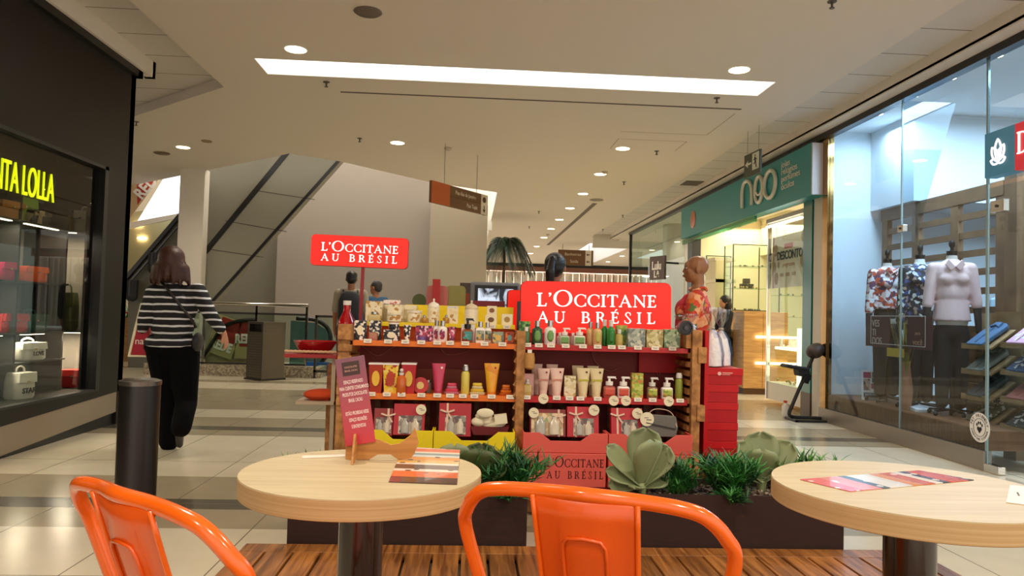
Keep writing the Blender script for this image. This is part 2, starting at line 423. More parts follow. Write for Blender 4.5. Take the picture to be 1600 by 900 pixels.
M_SHELFDARK = paint('76180f', .6, var=.1); M_ORANGE_SHELF = paint('e2721c', .45, var=.05); M_REDSHELF = paint('b5141a', .4, var=.05)
M_YEL = paint('efd414', .5, var=.03); M_PINKBOX = paint('dd5b50', .55, var=.03); M_PALLET = wood('8a5a2c', 'c68d50', .65, (3, 3, 3), 7)
M_CARD = paint('e6ddcb', .6, var=.03); M_CREAMCARD = paint('eadfbe', .5, var=.04); M_SOIL = spots(['3b2a20', '5d4637', '7d6a58', '2b1e17', '9c8d7c'], 60, .9)
M_SKIN_L = paint('c48b68', .5, var=.05); M_SKIN_M = paint('a26a48', .5, var=.05); M_SKIN_D = paint('9c6c48', .42, var=.06)
M_HAIR_B = paint('3e1c10', .45, var=.3, scale=90, bump=.4); M_HAIR_K = paint('0e0a09', .4, var=.3, scale=90, bump=.4)
M_PANTS = paint('090809', .9, var=.1, spec=.1); M_LENS = glow('ffe3b4', 14, 'downlight_lens'); M_COVE = glow('ffffff', 2.2, 'cove_lamp')
M_BROWN = paint('6e4a28', .5, var=.05); M_SCREWS = paint('54493f', .5)

# ================================================================== THE SETTING
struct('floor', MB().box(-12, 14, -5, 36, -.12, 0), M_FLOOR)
Zc = 3.65
outer = [(-2.82, -4), (3.63, -4), (3.63, 22.3), (13, 22.3), (13, 35.2), (.48, 35.2), (.48, 14.86), (-.82, 13.98), (-2.23, 12.3), (-2.95, 11.85), (-7.07, 15.68), (-11.5, 19.8), (-11.5, 9.91), (-4.51, 9.91), (-2.82, 8.37)]
cove = [(-2.2, 7.35), (3.05, 7.35), (3.05, 7.84), (-2.2, 7.84)]
void2 = [(3.9, 24.5), (5.5, 24.5), (5.5, 33), (3.9, 33)]
void3 = [(6.7, 25), (8.6, 25), (8.6, 30), (6.7, 30)]
struct('ceiling', MB().prism(outer, 'xy', Zc, Zc+.12, holes=[cove, void2, void3]), M_CEIL)
# higher ceiling of square tiles along both shop fronts
def tile_material(off):
    m, N, L, b = new_mat('ceiling_tiles')
    tc = N.new('ShaderNodeTexCoord'); sp = N.new('ShaderNodeSeparateXYZ'); L.new(tc.outputs['Object'], sp.inputs[0])
    a = N.new('ShaderNodeMath'); a.operation = 'ADD'; a.inputs[1].default_value = 12+off; L.new(sp.outputs['Y'], a.inputs[0])
    d = N.new('ShaderNodeMath'); d.operation = 'DIVIDE'; d.inputs[1].default_value = .6; L.new(a.outputs[0], d.inputs[0])
    f = N.new('ShaderNodeMath'); f.operation = 'FRACT'; L.new(d.outputs[0], f.inputs[0])
    l = N.new('ShaderNodeMath'); l.operation = 'LESS_THAN'; l.inputs[1].default_value = .022; L.new(f.outputs[0], l.inputs[0])
    mx = N.new('ShaderNodeMix'); mx.data_type = 'RGBA'; mx.inputs[6].default_value = lin('d6d1ca'); mx.inputs[7].default_value = lin('6f675c')
    L.new(l.outputs[0], mx.inputs[0]); L.new(mx.outputs[2], b.inputs['Base Color']); b.inputs['Roughness'].default_value = .9
    return m
M_TILES = tile_material(.05)
struct('ceiling_tiles_right', MB().box(3.55, 4.36, -4, 22.3, 3.70, 3.80), M_TILES)
struct('ceiling_tiles_left', MB().prism([(-2.7, -4), (-2.7, 8.6), (-4.4, 10.1), (-11.5, 10.1), (-11.5, -4)], 'xy', 3.77, 3.87), M_TILES)
struct('trim_1', MB().box(4.15, 4.22, -4, 22.3, 3.575, 3.70).box(4.15, 4.42, -4, 22.3, 3.56, 3.60), M_CEIL)
struct('trim_2', MB().box(4.30, 4.40, -4, 20.25, 3.49, 3.56), M_BLACK)
struct('trim_3', MB().box(-3.52, -3.42, -4, 8.02, 3.60, 3.77).box(-11, -3.42, 7.95, 8.02, 3.60, 3.77), M_CEIL)
# cove light let into the ceiling
mb = MB(); mb.box(-2.2, 3.05, 7.33, 7.355, 3.652, 3.86); mb.box(-2.2, 3.05, 7.835, 7.86, 3.652, 3.86); mb.box(-2.22, -2.195, 7.33, 7.86, 3.652, 3.86); mb.box(3.045, 3.07, 7.33, 7.86, 3.652, 3.86)
struct('trim_4', mb, M_WHITE)
cl = thing('cove_light', 'long white recessed light slot running across the ceiling', 'ceiling light', (.42, 7.6, 3.86))
MB().box(-2.64, 2.64, -.27, .27, 0, .02).build('diffuser', M_COVE, cl)
# bright shaft walls of the void beyond the ceiling edge
mb = MB(); mb.box(.465, .53, 14.86, 35, 3.655, 6.5); mb.box(-8, .5, 19.4, 19.5, 3.4, 7.5); mb.prism([(.48, 14.86), (.52, 14.9), (-.78, 14.05), (-.82, 13.98)], 'xy', 3.78, 4.4)
struct('wall_upper_void', mb, M_WHITE)
struct('ceiling_upper_void', MB().box(-12, .5, 10, 36, 7.8, 7.9), M_WHITE)
for nm, h in (('trim_5', void2), ('trim_6', void3)):
    (x0, y0), (x1, y1) = h[0], h[2]
    struct(nm, MB().box(x0-.03, x0+.01, y0, y1, 3.655, 4.4).box(x1-.01, x1+.03, y0, y1, 3.655, 4.4).box(x0, x1, y1-.01, y1+.03, 3.655, 4.4).box(x0, x1, y0-.03, y0+.01, 3.655, 4.4), M_WHITE)
    s = thing('skylight_panel', 'bright white panel in the %s recess of the far ceiling' % ('nearer left' if nm == 'trim_5' else 'right'), 'ceiling light', ((x0+x1)/2, (y0+y1)/2, 4.4))
    MB().box(-(x1-x0)/2, (x1-x0)/2, -(y1-y0)/2, (y1-y0)/2, 0, .03).build('diffuser', glow('f4f6ff', 1.0, 'daylight_panel'), s)

# --- walls at the back
struct('wall_hoarding', MB().box(-4.4, -.93, 17.0, 17.1, 0, 6.5), M_HOARD)
struct('wall_hoarding_left', MB().box(-6.7, -4.4, 17.3, 17.4, 0, 6.5), paint('7f7a6c', .8, var=.03, scale=1))
struct('wall_cream_block', MB().box(-.95, .32, 16.5, 17.0, 0, 3.62), paint('b3a994', .75, var=.02, scale=1))
struct('wall_atrium_left', MB().box(-12, -5.6, 19.0, 19.1, 0, 7.8), M_CREAM)
struct('wall_reflection_block', MB().box(-11.5, -11.4, 7.7, 19.0, 0, 7.8), M_CREAM)  # unseen wall, added to keep the bright surroundings out of the floor's reflection
# far shop at the end of the corridor
struct('wall_far_lintel', MB().box(.3, 13, 35.0, 35.15, 3.50, 3.72), M_BLACK)
struct('trim_7', MB().box(.3, 13, 34.98, 35.12, 3.28, 3.50), paint('7a4c38', .5))
struct('wall_far_shop_back', MB().box(.3, 13, 38, 38.1, 0, 3.7), paint('f3dcd0', .8, var=.05, scale=2))
struct('ceiling_far_shop', MB().box(.3, 13, 35.1, 38.1, 3.7, 3.8), M_WHITE)
struct('window_1', MB().box(.3, 13, 35.05, 35.08, 0, 3.3), M_GLASS)
mb = MB()
x = .5
random.seed(4)
cur = [0.0]
rods = MB(); folds = MB(); x = .4
while x < 12.8:
    w = random.uniform(.16, .42)
    folds.prism([(x, 35.7), (x+w*.5, 35.7-random.uniform(.03, .1)), (x+w*.97, 35.7), (x+w*.5, 35.78)], 'xy', .1, 3.28)
    if random.random() < .35: rods.box(x+w, x+w+.035, 35.4, 35.44, 0, 3.28)
    x += w
t = thing('sheer_curtain', 'pale pink pleated curtain behind the glass of the farthest shop', 'curtain', (0, 0, 0))
folds.build('cloth', paint('f4dfd6', .8, var=.06, scale=3), t); rods.build('rod', paint('8f6a5a', .5), t)

# --- left: bag shop with a dark facade
fo = [(-4, 0), (1.0, 0), (1.0, .06), (7.76, .33), (7.76, 3.53), (-4, 3.53)]
struct('wall_left', MB().prism(fo, 'yz', -3.6, -3.5, holes=[[(-3.0, .385), (7.27, .385), (7.27, 2.5), (-3.0, 2.5)]]).box(-7, -3.5, 7.66, 7.76, 0, 3.53), M_FACADE)
struct('trim_8', MB().box(-3.62, -3.45, -4, 7.80, 3.53, 3.60).box(-7, -3.45, 7.70, 7.80, 3.53, 3.60), M_BLACK)
struct('baseboard_left', MB().prism([(-4, .0), (5.3, .0), (7.76, .13), (7.76, .33), (1.0, .06), (-4, .06)], 'yz', -3.63, -3.505), M_KICK)
struct('baseboard_left_recess', MB().box(-3.75, -3.53, -4, 7.72, 0, .2), M_BLACK)
struct('window_2', MB().box(-3.56, -3.55, -3.0, 7.27, .385, 2.5), glass('e8ebe6', 0, .1, 'window_glass'))
mb = MB(); mb.box(-3.58, -3.49, 7.20, 7.27, .385, 2.5).box(-3.58, -3.49, -3, 7.27, 2.47, 2.5).box(-3.58, -3.495, -3, 7.27, .375, .395)
struct('trim_9', mb, M_BLACK)
struct('wall_left_window_back', MB().box(-4.3, -4.2, -3, 7.66, 0, 3.4), paint('5a5249', .6, var=.05, scale=2))
struct('ceiling_bag_window', MB().box(-4.2, -3.6, -3, 7.66, 2.75, 2.85), paint('2a2622', .7))
struct('floor_bag_window', MB().box(-4.2, -3.6, -3, 7.66, .30, .385), paint('3a372c', .35))

# --- right: fashion shop
struct('window_3', MB().box(4.355, 4.365, 6.06, 7.30, .17, 3.5).box(4.355, 4.365, 7.31, 8.84, .17, 3.5), M_GLASSB)
struct('window_4', MB().box(4.355, 4.365, 2.0, 6.03, 2.42, 3.5), M_GLASSB)
struct('baseboard_right', MB().box(4.33, 4.40, 6.04, 9.0, 0, .165), paint('9a9084', .3, .6, .05))
struct('floor_display_platform', MB().box(4.39, 5.0, 6.03, 8.9, .17, .335).box(4.37, 4.39, 6.03, 8.9, .17, .33), wood('6d4324', '8a5a35', .5, (1, 6, 1)))
struct('wall_fashion_side', MB().box(4.40, 5.05, 8.9, 9.0, 0, 3.58).box(5.05, 10, 8.9, 9.0, 0, 2.6), paint('dbe4ea', .8, var=.01))
mb = MB(); mb.box(4.91, 10, 8.0, 8.9, 2.60, 3.58); struct('wall_fashion_bulkhead', mb, paint('dbe4ea', .8, var=.01))
struct('ceiling_fashion_shop', MB().box(4.42, 10, 1.0, 9.0, 3.58, 3.66), paint('eef3f6', .8, var=.01))
struct('wall_fashion_back', MB().box(9.6, 9.7, 1.0, 9.0, 0, 3.6), paint('cfd8de', .8, var=.01))
struct('wall_pillar_white', MB().box(4.375, 4.5, 8.98, 9.28, 0, 3.5), paint('cfc6b8', .6, var=.02))
struct('trim_10', MB().box(4.335, 4.41, 8.84, 8.97, 0, 3.5), paint('b08a55', .12, 1.0, .05))
# --- right: jewellery shop
M_TEAL = paint('0f6e66', .22, var=.03, coat=.3)
struct('wall_jewellery_pillar', MB().box(4.36, 4.5, 9.3, 9.55, .3, 2.8), M_TEAL)
struct('baseboard_pillar', MB().box(4.355, 4.505, 9.29, 9.56, 0, .3), paint('5a4a3c', .4))
struct('wall_jewellery_side', MB().box(4.5, 9, 14.9, 15.0, 0, 3.4), paint('efe2c0', .7, var=.02))
struct('wall_jewellery_near', MB().box(4.5, 9, 9.3, 9.4, 0, 3.4), paint('f0e3c0', .7, var=.02))
struct('wall_jewellery_back', MB().box(8.6, 8.7, 9.4, 14.9, 0, 3.4), paint('efe2c0', .7, var=.02))
struct('ceiling_jewellery_shop', MB().box(4.45, 9, 9.3, 15, 3.3, 3.4), M_WHITE)
struct('wall_jewellery_bulkhead', MB().box(5.9, 8.6, 13.6, 14.9, 2.55, 3.3), paint('efe2c0', .7, var=.02))
struct('wall_jewellery_end', MB().box(4.42, 4.6, 14.7, 15.0, 0, 2.83), M_BLACK)
# --- right: third glass front, up to the corner
struct('window_5', MB().box(4.355, 4.365, 15.0, 20.25, 0, 3.49), M_GLASS)
struct('window_6', MB().box(4.36, 13, 20.25, 20.26, 0, 3.30), M_GLASS)
struct('trim_11', MB().box(4.33, 4.40, 20.2, 20.28, 0, 3.49), M_BLACK)
struct('wall_fascia_far', MB().box(3.63, 13, 22.2, 22.3, 3.30, 3.8), M_CEIL)
struct('ceiling_third_shop', MB().box(4.42, 13, 15.0, 22.2, 3.52, 3.6), M_CEIL)
struct('wall_round_column', MB().cyl((5.05, 18.0, 0), (5.05, 18.0, 3.52), .36, 36), paint('c9c2b4', .3, .3, var=.02), smooth=True)
struct('wall_slim_column', MB().box(5.15, 5.4, 15.6, 15.9, 0, 3.52), paint('d8d2c6', .4, var=.02))
spot_light('downlight_lamp', (4.9, 17.3, 3.45), 60, WARM, 100); spot_light('downlight_lamp', (6.4, 17.6, 3.45), 120, WARM)
struct('wall_column_left', MB().box(-5.23, -4.80, 13.46, 13.70, 0, 3.65), paint('ded6c8', .6, var=.03))

# --- downlights
def downlight(px, py, label, group='downlights in the ceiling', r=.085, power=SPOT_W, col=WARM, z=Zc):
    p = at(px, py, Z=z) if py is not None else Vector(px)
    o = thing('downlight', label, 'ceiling light', (p.x, p.y, z), group=group)
    MB().lathe([(r*1.12, -.004), (r*1.12, .002), (r*.98, .003), (r*.98, -.002)], n=24).build('trim_ring', M_WHITE, o, smooth=True)
    MB().cyl((0, 0, -.006), (0, 0, -.002), r*.97, 24).build('lens', M_LENS, o)
    spot_light('downlight_lamp', (p.x, p.y, z-.03), power, col)
    return o
G1 = 'downlights in the ceiling'
downlight(462, 77, 'bright round downlight left of and above the long white light slot', G1, .1)
downlight(1155, 109, 'bright round downlight at the right end of the long white light slot', G1, .1)
downlight(621, 223, 'bright round downlight in mid ceiling above the left red lit sign', G1, .1)
downlight(286, 230, 'bright round downlight at the far left over the walking woman', G1, .1)
row = [(973, 232), (938, 272), (911, 302.7), (890.6, 325.3), (874, 343), (861, 357.5), (850, 371), (838.5, 385), (829, 396), (821.5, 405)]
words = ['nearest', 'second', 'third', 'fourth', 'fifth', 'sixth', 'seventh', 'eighth', 'ninth', 'farthest']
for (x, y), w_ in zip(row, words):
    downlight(x, y, 'round downlight, %s in the row receding down the corridor ceiling' % w_, G1, .1, SPOT_W*(1 if y < 380 else .8))
downlight(972, 400, 'round downlight in the far ceiling right of the white recess, nearer of two', G1)
downlight(950, 409, 'round downlight in the far ceiling right of the white recess, farther of two', G1)
for k, (x, y) in enumerate(((1557, 87), (1485, 122), (1427, 150), (1372, 178))):
    o = downlight(x, y, 'small bright lamp in the fashion shop ceiling, %s from the right' % ['first', 'second', 'third', 'fourth'][k], 'lamps in the fashion shop ceiling', .05, 14, COOL, 3.575)
for x, y in ((-1.5, 2.6), (2.2, 2.6), (.3, -1.0), (2.4, -1.0), (-1.9, -1.0)):   # the same ceiling, out of the picture overhead
    spot_light('downlight_lamp', (x, y, 3.6), SPOT_W*1.7, WARM)
# sprinklers, smoke detectors, speakers, slots
def sprinkler(px, py, where):
    p = at(px, py, Z=Zc); o = thing('sprinkler', 'small dark sprinkler head %s' % where, 'sprinkler', (p.x, p.y, Zc), group='ceiling sprinklers')
    MB().cyl((0, 0, -.006), (0, 0, 0), .035, 14).build('plate', M_SCREWS, o)
    MB().cyl((0, 0, -.05), (0, 0, 0), .009, 8).cyl((0, 0, -.056), (0, 0, -.05), .02, 10).build('nozzle', M_SCREWS, o)
for a in [(510, 128, 'below the left end of the long light slot'), (1120, 153, 'below the right end of the long light slot'), (562, 216, 'left of the downlight over the red sign'),
          (1026, 236, 'right of the first corridor downlight'), (975, 284, 'right of the second corridor downlight'), (842, 330, 'left of the fourth corridor downlight'),
          (973, 336, 'near the tiled strip in mid corridor'), (942, 358, 'near the tiled strip, farther down the corridor'), (827, 354, 'above the palm tip'), (1300, 2, 'at the top edge above the fashion shop'), (213, 190, 'beside the corner of the dark facade')]: sprinkler(*a)
def disc(px, py, r, name, label, cat, m):
    p = at(px, py, Z=Zc); o = MB().lathe([(r, 0), (r*1.05, -.006), (r*.9, -.018), (r*.2, -.022)], n=24).build(name, m, smooth=True, loc=(p.x, p.y, Zc)); tag(o, label, cat)
disc(575, 18, .11, 'ceiling_speaker', 'dark round speaker grille at the top of the picture', 'speaker', paint('6f6358', .7))
disc(253, 239, .12, 'ceiling_speaker', 'dark round speaker grille beside the far left downlight', 'speaker', paint('6f5c44', .7))
disc(932, 312, .14, 'ceiling_speaker', 'round speaker grille at the near end of the long ceiling slot', 'speaker', paint('9a8f82', .7))
disc(323, 220, .075, 'ceiling_speaker', 'faint round cover right of the far left downlight', 'ceiling cover', paint('a08c6c', .7))
for (x, y, w_) in ((700, 231, 'in mid ceiling over the brown hanging sign'), (945, 268, 'beside the second corridor downlight'), (856, 366, 'beside the seventh corridor downlight')):
    p = at(x, y, Z=Zc); o = thing('smoke_detector', 'small white cone shaped smoke detector %s' % w_, 'smoke detector', (p.x, p.y, Zc), group='smoke detectors')
    MB().lathe([(.055, 0), (.055, -.015), (.03, -.04), (.012, -.045)], n=18).build('housing', paint('bdb3a4', .6), o, smooth=True)
struct('trim_12', MB().box(-1.53, 3.06, 8.34, 8.375, Zc-.004, Zc+.01), paint('5d5148', .7))
struct('trim_13', MB().box(2.56, 2.66, 15.8, 25.6, Zc-.004, Zc+.01), paint('6f6258', .7))
v = at(1081, 286, Z=3.70)
tag(MB().box(-.16, .16, -.22, .22, -.01, 0).build('air_vent', paint('6a6152', .7), loc=(v.x, v.y, 3.70)), 'square grey air vent in the tiled strip above the green fascia', 'vent')
# faint access hatches in the plaster ceiling
mb = MB()
for x0, x1, y0, y1 in ((1.9, 3.05, 8.55, 9.6),):
    for q in ((x0, x1, y1, y1+.012), (x1, x1+.012, y0, y1)): mb.box(*q, Zc-.002, Zc+.01)
for q in ((1.95, 2.9, 10.0, 10.012), (1.95, 1.962, 10.0, 10.6), (2.9, 2.912, 10.0, 10.6)): mb.box(*q, Zc-.002, Zc+.01)
struct('trim_14', mb, paint('b3a592', .8))

# ================================================================== FOREGROUND: deck, planters, tables, chairs, bollard
M_DECK = wood('5e3414', 'a66c34', .38, (14, .9, 1), 3.0, 'varnished_deck_wood', .08, coat=.15)
def vary(m):
    N, L = m.node_tree.nodes, m.node_tree.links; b = N['Principled BSDF']; oi = N.new('ShaderNodeObjectInfo'); src = b.inputs['Base Color'].links[0].from_socket
    mr = N.new('ShaderNodeMapRange'); mr.inputs[3].default_value = .65; mr.inputs[4].default_value = 1.35; L.new(oi.outputs['Random'], mr.inputs[0])
    mu = N.new('ShaderNodeVectorMath'); mu.operation = 'SCALE'; L.new(src, mu.inputs[0]); L.new(mr.outputs[0], mu.inputs[3]); L.new(mu.outputs[0], b.inputs['Base Color'])
vary(M_DECK)
dk = thing('wooden_deck', 'low varnished wooden slat deck under the cafe tables', 'deck', (0, 0, 0))
x = -1.05; i = 0
while x < 2.28:
    w = .118
    MB().box(x, min(x+w, 2.29), -.6, 3.575, .026, .06).build('plank', M_DECK, dk, bevel=.003)
    x += .130; i += 1
MB().box(-1.05, 2.29, 3.58, 3.70, .026, .06).build('end_board', M_DECK, dk, bevel=.003)
MB().box(-1.03, 2.27, 3.62, 3.69, 0, .026).box(-1.03, 2.27, 2.0, 2.08, 0, .026).box(-1.03, 2.27, .4, .48, 0, .026).build('joist', M_DARKWOOD, dk)

def planter(x0, x1, label):
    o = thing('planter_box', label, 'planter', ((x0+x1)/2, 3.92, 0)); h = (x1-x0)/2; z1 = .315
    mb = MB(); mb.box(-h, h, -.20, -.18, .0, z1).box(-h, h, .18, .20, 0, z1).box(-h, -h+.02, -.18, .18, 0, z1).box(h-.02, h, -.18, .18, 0, z1).box(-h+.02, h-.02, -.18, .18, 0, .05)
    mb.build('box', M_DARKWOOD, o)
    rnd = random.Random(int(x0*100)); mb = MB()
    mb.box(-h+.02, h-.02, -.18, .18, .05, z1-.035)
    for k in range(int(260*h*2)):
        r = rnd.uniform(.007, .017)
        mb.ell((rnd.uniform(-h+.03, h-.03), rnd.uniform(-.165, .165), z1-.03+rnd.uniform(0, .012)), (r, r*rnd.uniform(.6, 1), r*.6), nu=7, nv=5)
    s = mb.build('bark_and_pebbles', M_SOIL, o); s['kind'] = 'stuff'
    return o
planter(-.862, .311, 'dark brown planter box behind the left round table')
planter(.86, 1.93, 'dark brown planter box left of and behind the right round table')

M_GRASS = spots(['24602a', '337a30', '1c4a22', '4a9040', '2c6a34'], 9, .5, name='leaf_green')
M_GRASS2 = spots(['3a7028', '559438', '306024', '6aa048'], 9, .5, name='leaf_green_light')
def blade(mb, base, d, L, w, droop, rnd):
    d = Vector(d).normalized(); side = d.cross(Vector((0, 0, 1)))
    side = side.normalized() if side.length > .05 else Vector((rnd.uniform(-1, 1), rnd.uniform(-1, 1), 0)).normalized()
    p = Vector(base); pts = []; v = d.copy()
    for k in range(5):
        t = k/4; ww = w*(1-t**2.2)*(.55+.9*min(t*2.5, 1)*.5) + .0004
        up = side.cross(v).normalized()
        pts.append((p-side*ww, p+up*ww*.5, p+side*ww)); p = p + v*(L/4); v = (v + Vector((0, 0, -droop/4))).normalized()
    n = len(mb.v); vs = [q for a in pts for q in a]; fs = []
    for k in range(4):
        for j in range(2):
            a = 3*k+j; fs.append((a, a+1, a+4, a+3))
    mb.add(vs, fs)
def bush(name, label, px, py, w, h, y, n=230, z0=.275, dens=1.0, m=None, leaf=.085, wl=.0045, spread=1.0, lean=0.0, cat='plant'):
    """a tuft of narrow leaves on short stems"""
    b = at(px, py, Y=y); rnd = random.Random(int(px*7)); mb = MB(); st = MB()
    cx = b.x
    for s in range(int(n/9)):
        a = rnd.uniform(0, 2*PI); r = rnd.uniform(0, .35)*w/2; bx, by = cx+r*math.cos(a), y+r*math.sin(a)*.7
        tilt = rnd.uniform(.0, 1.0)*spread; dd = Vector((math.cos(a)*tilt+lean, math.sin(a)*tilt*.7, 1.0)).normalized(); SL = h*rnd.uniform(.45, .95)/max(dd.z, .55)*.85
        path = [Vector((bx, by, z0)) + dd*SL*t + Vector((0, 0, -.12*SL*tilt*t*t)) for t in (0, .33, .66, 1)]
        st.tube(path, [.003, .0026, .002, .0015], 5)
        for k in range(16):
            t = rnd.uniform(.15, 1); q = path[0].lerp(path[3], t); aa = rnd.uniform(0, 2*PI)
            e = Vector((math.cos(aa), math.sin(aa), rnd.uniform(.1, 1.2))) + dd*.9
            blade(mb, q, e, leaf*rnd.uniform(.7, 1.3)*max(.8, w/.28), wl*1.35*rnd.uniform(.7, 1.2), rnd.uniform(.3, 1.1), rnd)
    o = thing(name, label, cat, (0, 0, 0)); mb.build('leaves', m or M_GRASS, o, smooth='all'); st.build('stems', paint('3a4a22', .6), o)
    return o
bush('grassy_plant', 'low grassy green plant at the far left of the left planter', 488, 692, .36, .15, 3.90, 300, spread=1.2, m=M_GRASS2)
bush('grassy_plant', 'small grassy plant seen between the standing notice and the menu card', 642, 700, .20, .16, 3.93, 150, spread=.9, m=M_GRASS2)
bush('bushy_plant', 'bushy dark green plant at the right end of the left planter', 795, 735, .34, .25, 3.90, 620, spread=1.2)
bush('bushy_plant', 'bushy green plant right of the large succulent', 1060, 740, .24, .22, 3.86, 420, spread=.9)
bush('bushy_plant', 'tall bushy plant in the middle of the right planter', 1135, 730, .30, .27, 3.86, 620, spread=1.0)
bush('bushy_plant', 'bushy plant at the right end of the right planter beside the round table', 1266, 720, .30, .24, 3.95, 420, spread=1.3, m=M_GRASS2, lean=.12)
bush('trailing_plant', 'small plant trailing over the front edge of the right planter', 1142, 778, .16, .07, 3.73, 110, z0=.27, spread=2.0)
bush('trailing_plant', 'small plant trailing over the front edge of the left planter', 800, 778, .15, .07, 3.73, 90, z0=.27, spread=2.0)

M_SUCC = paint('808a62', .5, var=.22, scale=9, bump=.15); M_SUCC2 = paint('46522c', .5, var=.25, scale=9, bump=.15)
def succulent(label, px, y, leaves, m, z0=.275):
    cx = at(px, 740, Y=y).x; o = thing('succulent', label, 'succulent', (cx, y, z0))
    MB().lathe([(.028, 0), (.024, .03), (.03, .06), (.02, .075)], n=12).build('stem', paint('7f8a5c', .6), o, smooth=True)
    for (az, el, L, W, curl) in leaves:
        d = Vector((math.sin(R(az))*math.cos(R(el)), -math.cos(R(az))*math.cos(R(el)), math.sin(R(el)))); s = d.cross(Vector((0, 0, 1)))
        s = s.normalized() if s.length > .1 else Vector((1, 0, 0))
        if 60 < abs(az) < 120: s = Matrix.Rotation(R(52 if az > 0 else -52), 3, d) @ s
        up = s.cross(d).normalized(); rows = []
        for j in range(12):
            t = (j/11)**.85; prof = (.14+.86*math.sin(PI*min(1, t)**2.1*.99)**.5) if t < 1 else .12
            wj = W*.72*prof; c = Vector((0, 0, .05)) + d*(L*t) + up*(curl*L*(t*t-t*.3))
            rows.append([c + s*(wj*u) + up*(.16*W*(u*u)) for u in (-1, -.66, -.33, 0, .33, .66, 1)])
        MB().sheet(rows, .007).build('leaf', m, o, smooth='all')
    return o
succulent('large grey green succulent with broad paddle leaves left in the right planter', 1003, 3.84,
  [(-88, 6, .17, .06, -.12), (-80, 27, .21, .06, -.12), (-84, 50, .28, .085, -.10), (32, 70, .26, .145, .02), (150, 78, .30, .13, .0), (84, 58, .25, .11, -.04), (80, 22, .14, .055, -.08), (-30, 12, .12, .06, -.1), (178, 45, .2, .1, 0)], M_SUCC)
succulent('pale green succulent with upright rounded leaves between two bushy plants', 1190, 3.98,
  [(-85, 58, .25, .12, -.05), (-20, 66, .20, .12, .0), (85, 55, .27, .105, -.05), (60, 40, .2, .09, -.05), (-95, 38, .21, .1, -.05), (170, 80, .27, .13, .0)], M_SUCC)
succulent('pale succulent leaves showing just right of the menu card', 706, 3.93,
  [(-82, 40, .18, .11, -.05), (10, 72, .2, .12, .0), (82, 42, .17, .10, -.05)], M_SUCC)
succulent('dark green succulent between the menu card and the bushy plant', 748, 3.88,
  [(-80, 45, .19, .13, -.04), (-5, 66, .19, .13, .0), (80, 48, .19, .12, -.04), (170, 70, .2, .12, .0)], M_SUCC2)

# --- round tables
M_TOP = wood('b8a783', 'c6b692', .45, (1, 14, 14), 3.0, 'pale_ash_top', .01); M_EDGE = wood('ae8f5e', 'c0a378', .5, (.25, .25, 70), 3, 'ash_edge', .01)
def table(cx, cy, zt, r, label, pr=.056, tilt=(0, 0)):
    o = thing('round_table', label, 'table', (cx, cy, .06)); h = zt-.06
    MB().lathe([(r-.0015, h-.048), (r, h-.0465), (r, h-.003), (r-.001, h-.0025)], n=96).build('table_edge', M_EDGE, o, smooth=True)
    MB().cyl((0, 0, h-.003), (0, 0, h), r-.001, 96).build('table_top', M_TOP, o)
    MB().cyl((0, 0, .02), (0, 0, h-.048), pr, 40).build('pole', paint('241509', .2, var=.1, coat=.4), o, smooth=True)
    MB().lathe([(.2, 0), (.2, .008), (.06, .02), (.056, .02)], n=40).build('base_plate', M_BLACK, o, smooth=True)
    return o
TLx, TLy, TLz = -.262, 1.93, .792
TRx, TRy, TRz = 1.065, 1.74, .815
table(TLx, TLy, TLz, .302, 'round pale wood cafe table with the standing notice on it')
table(TRx, TRy, TRz, .315, 'round pale wood cafe table at the right edge of the picture', .058)

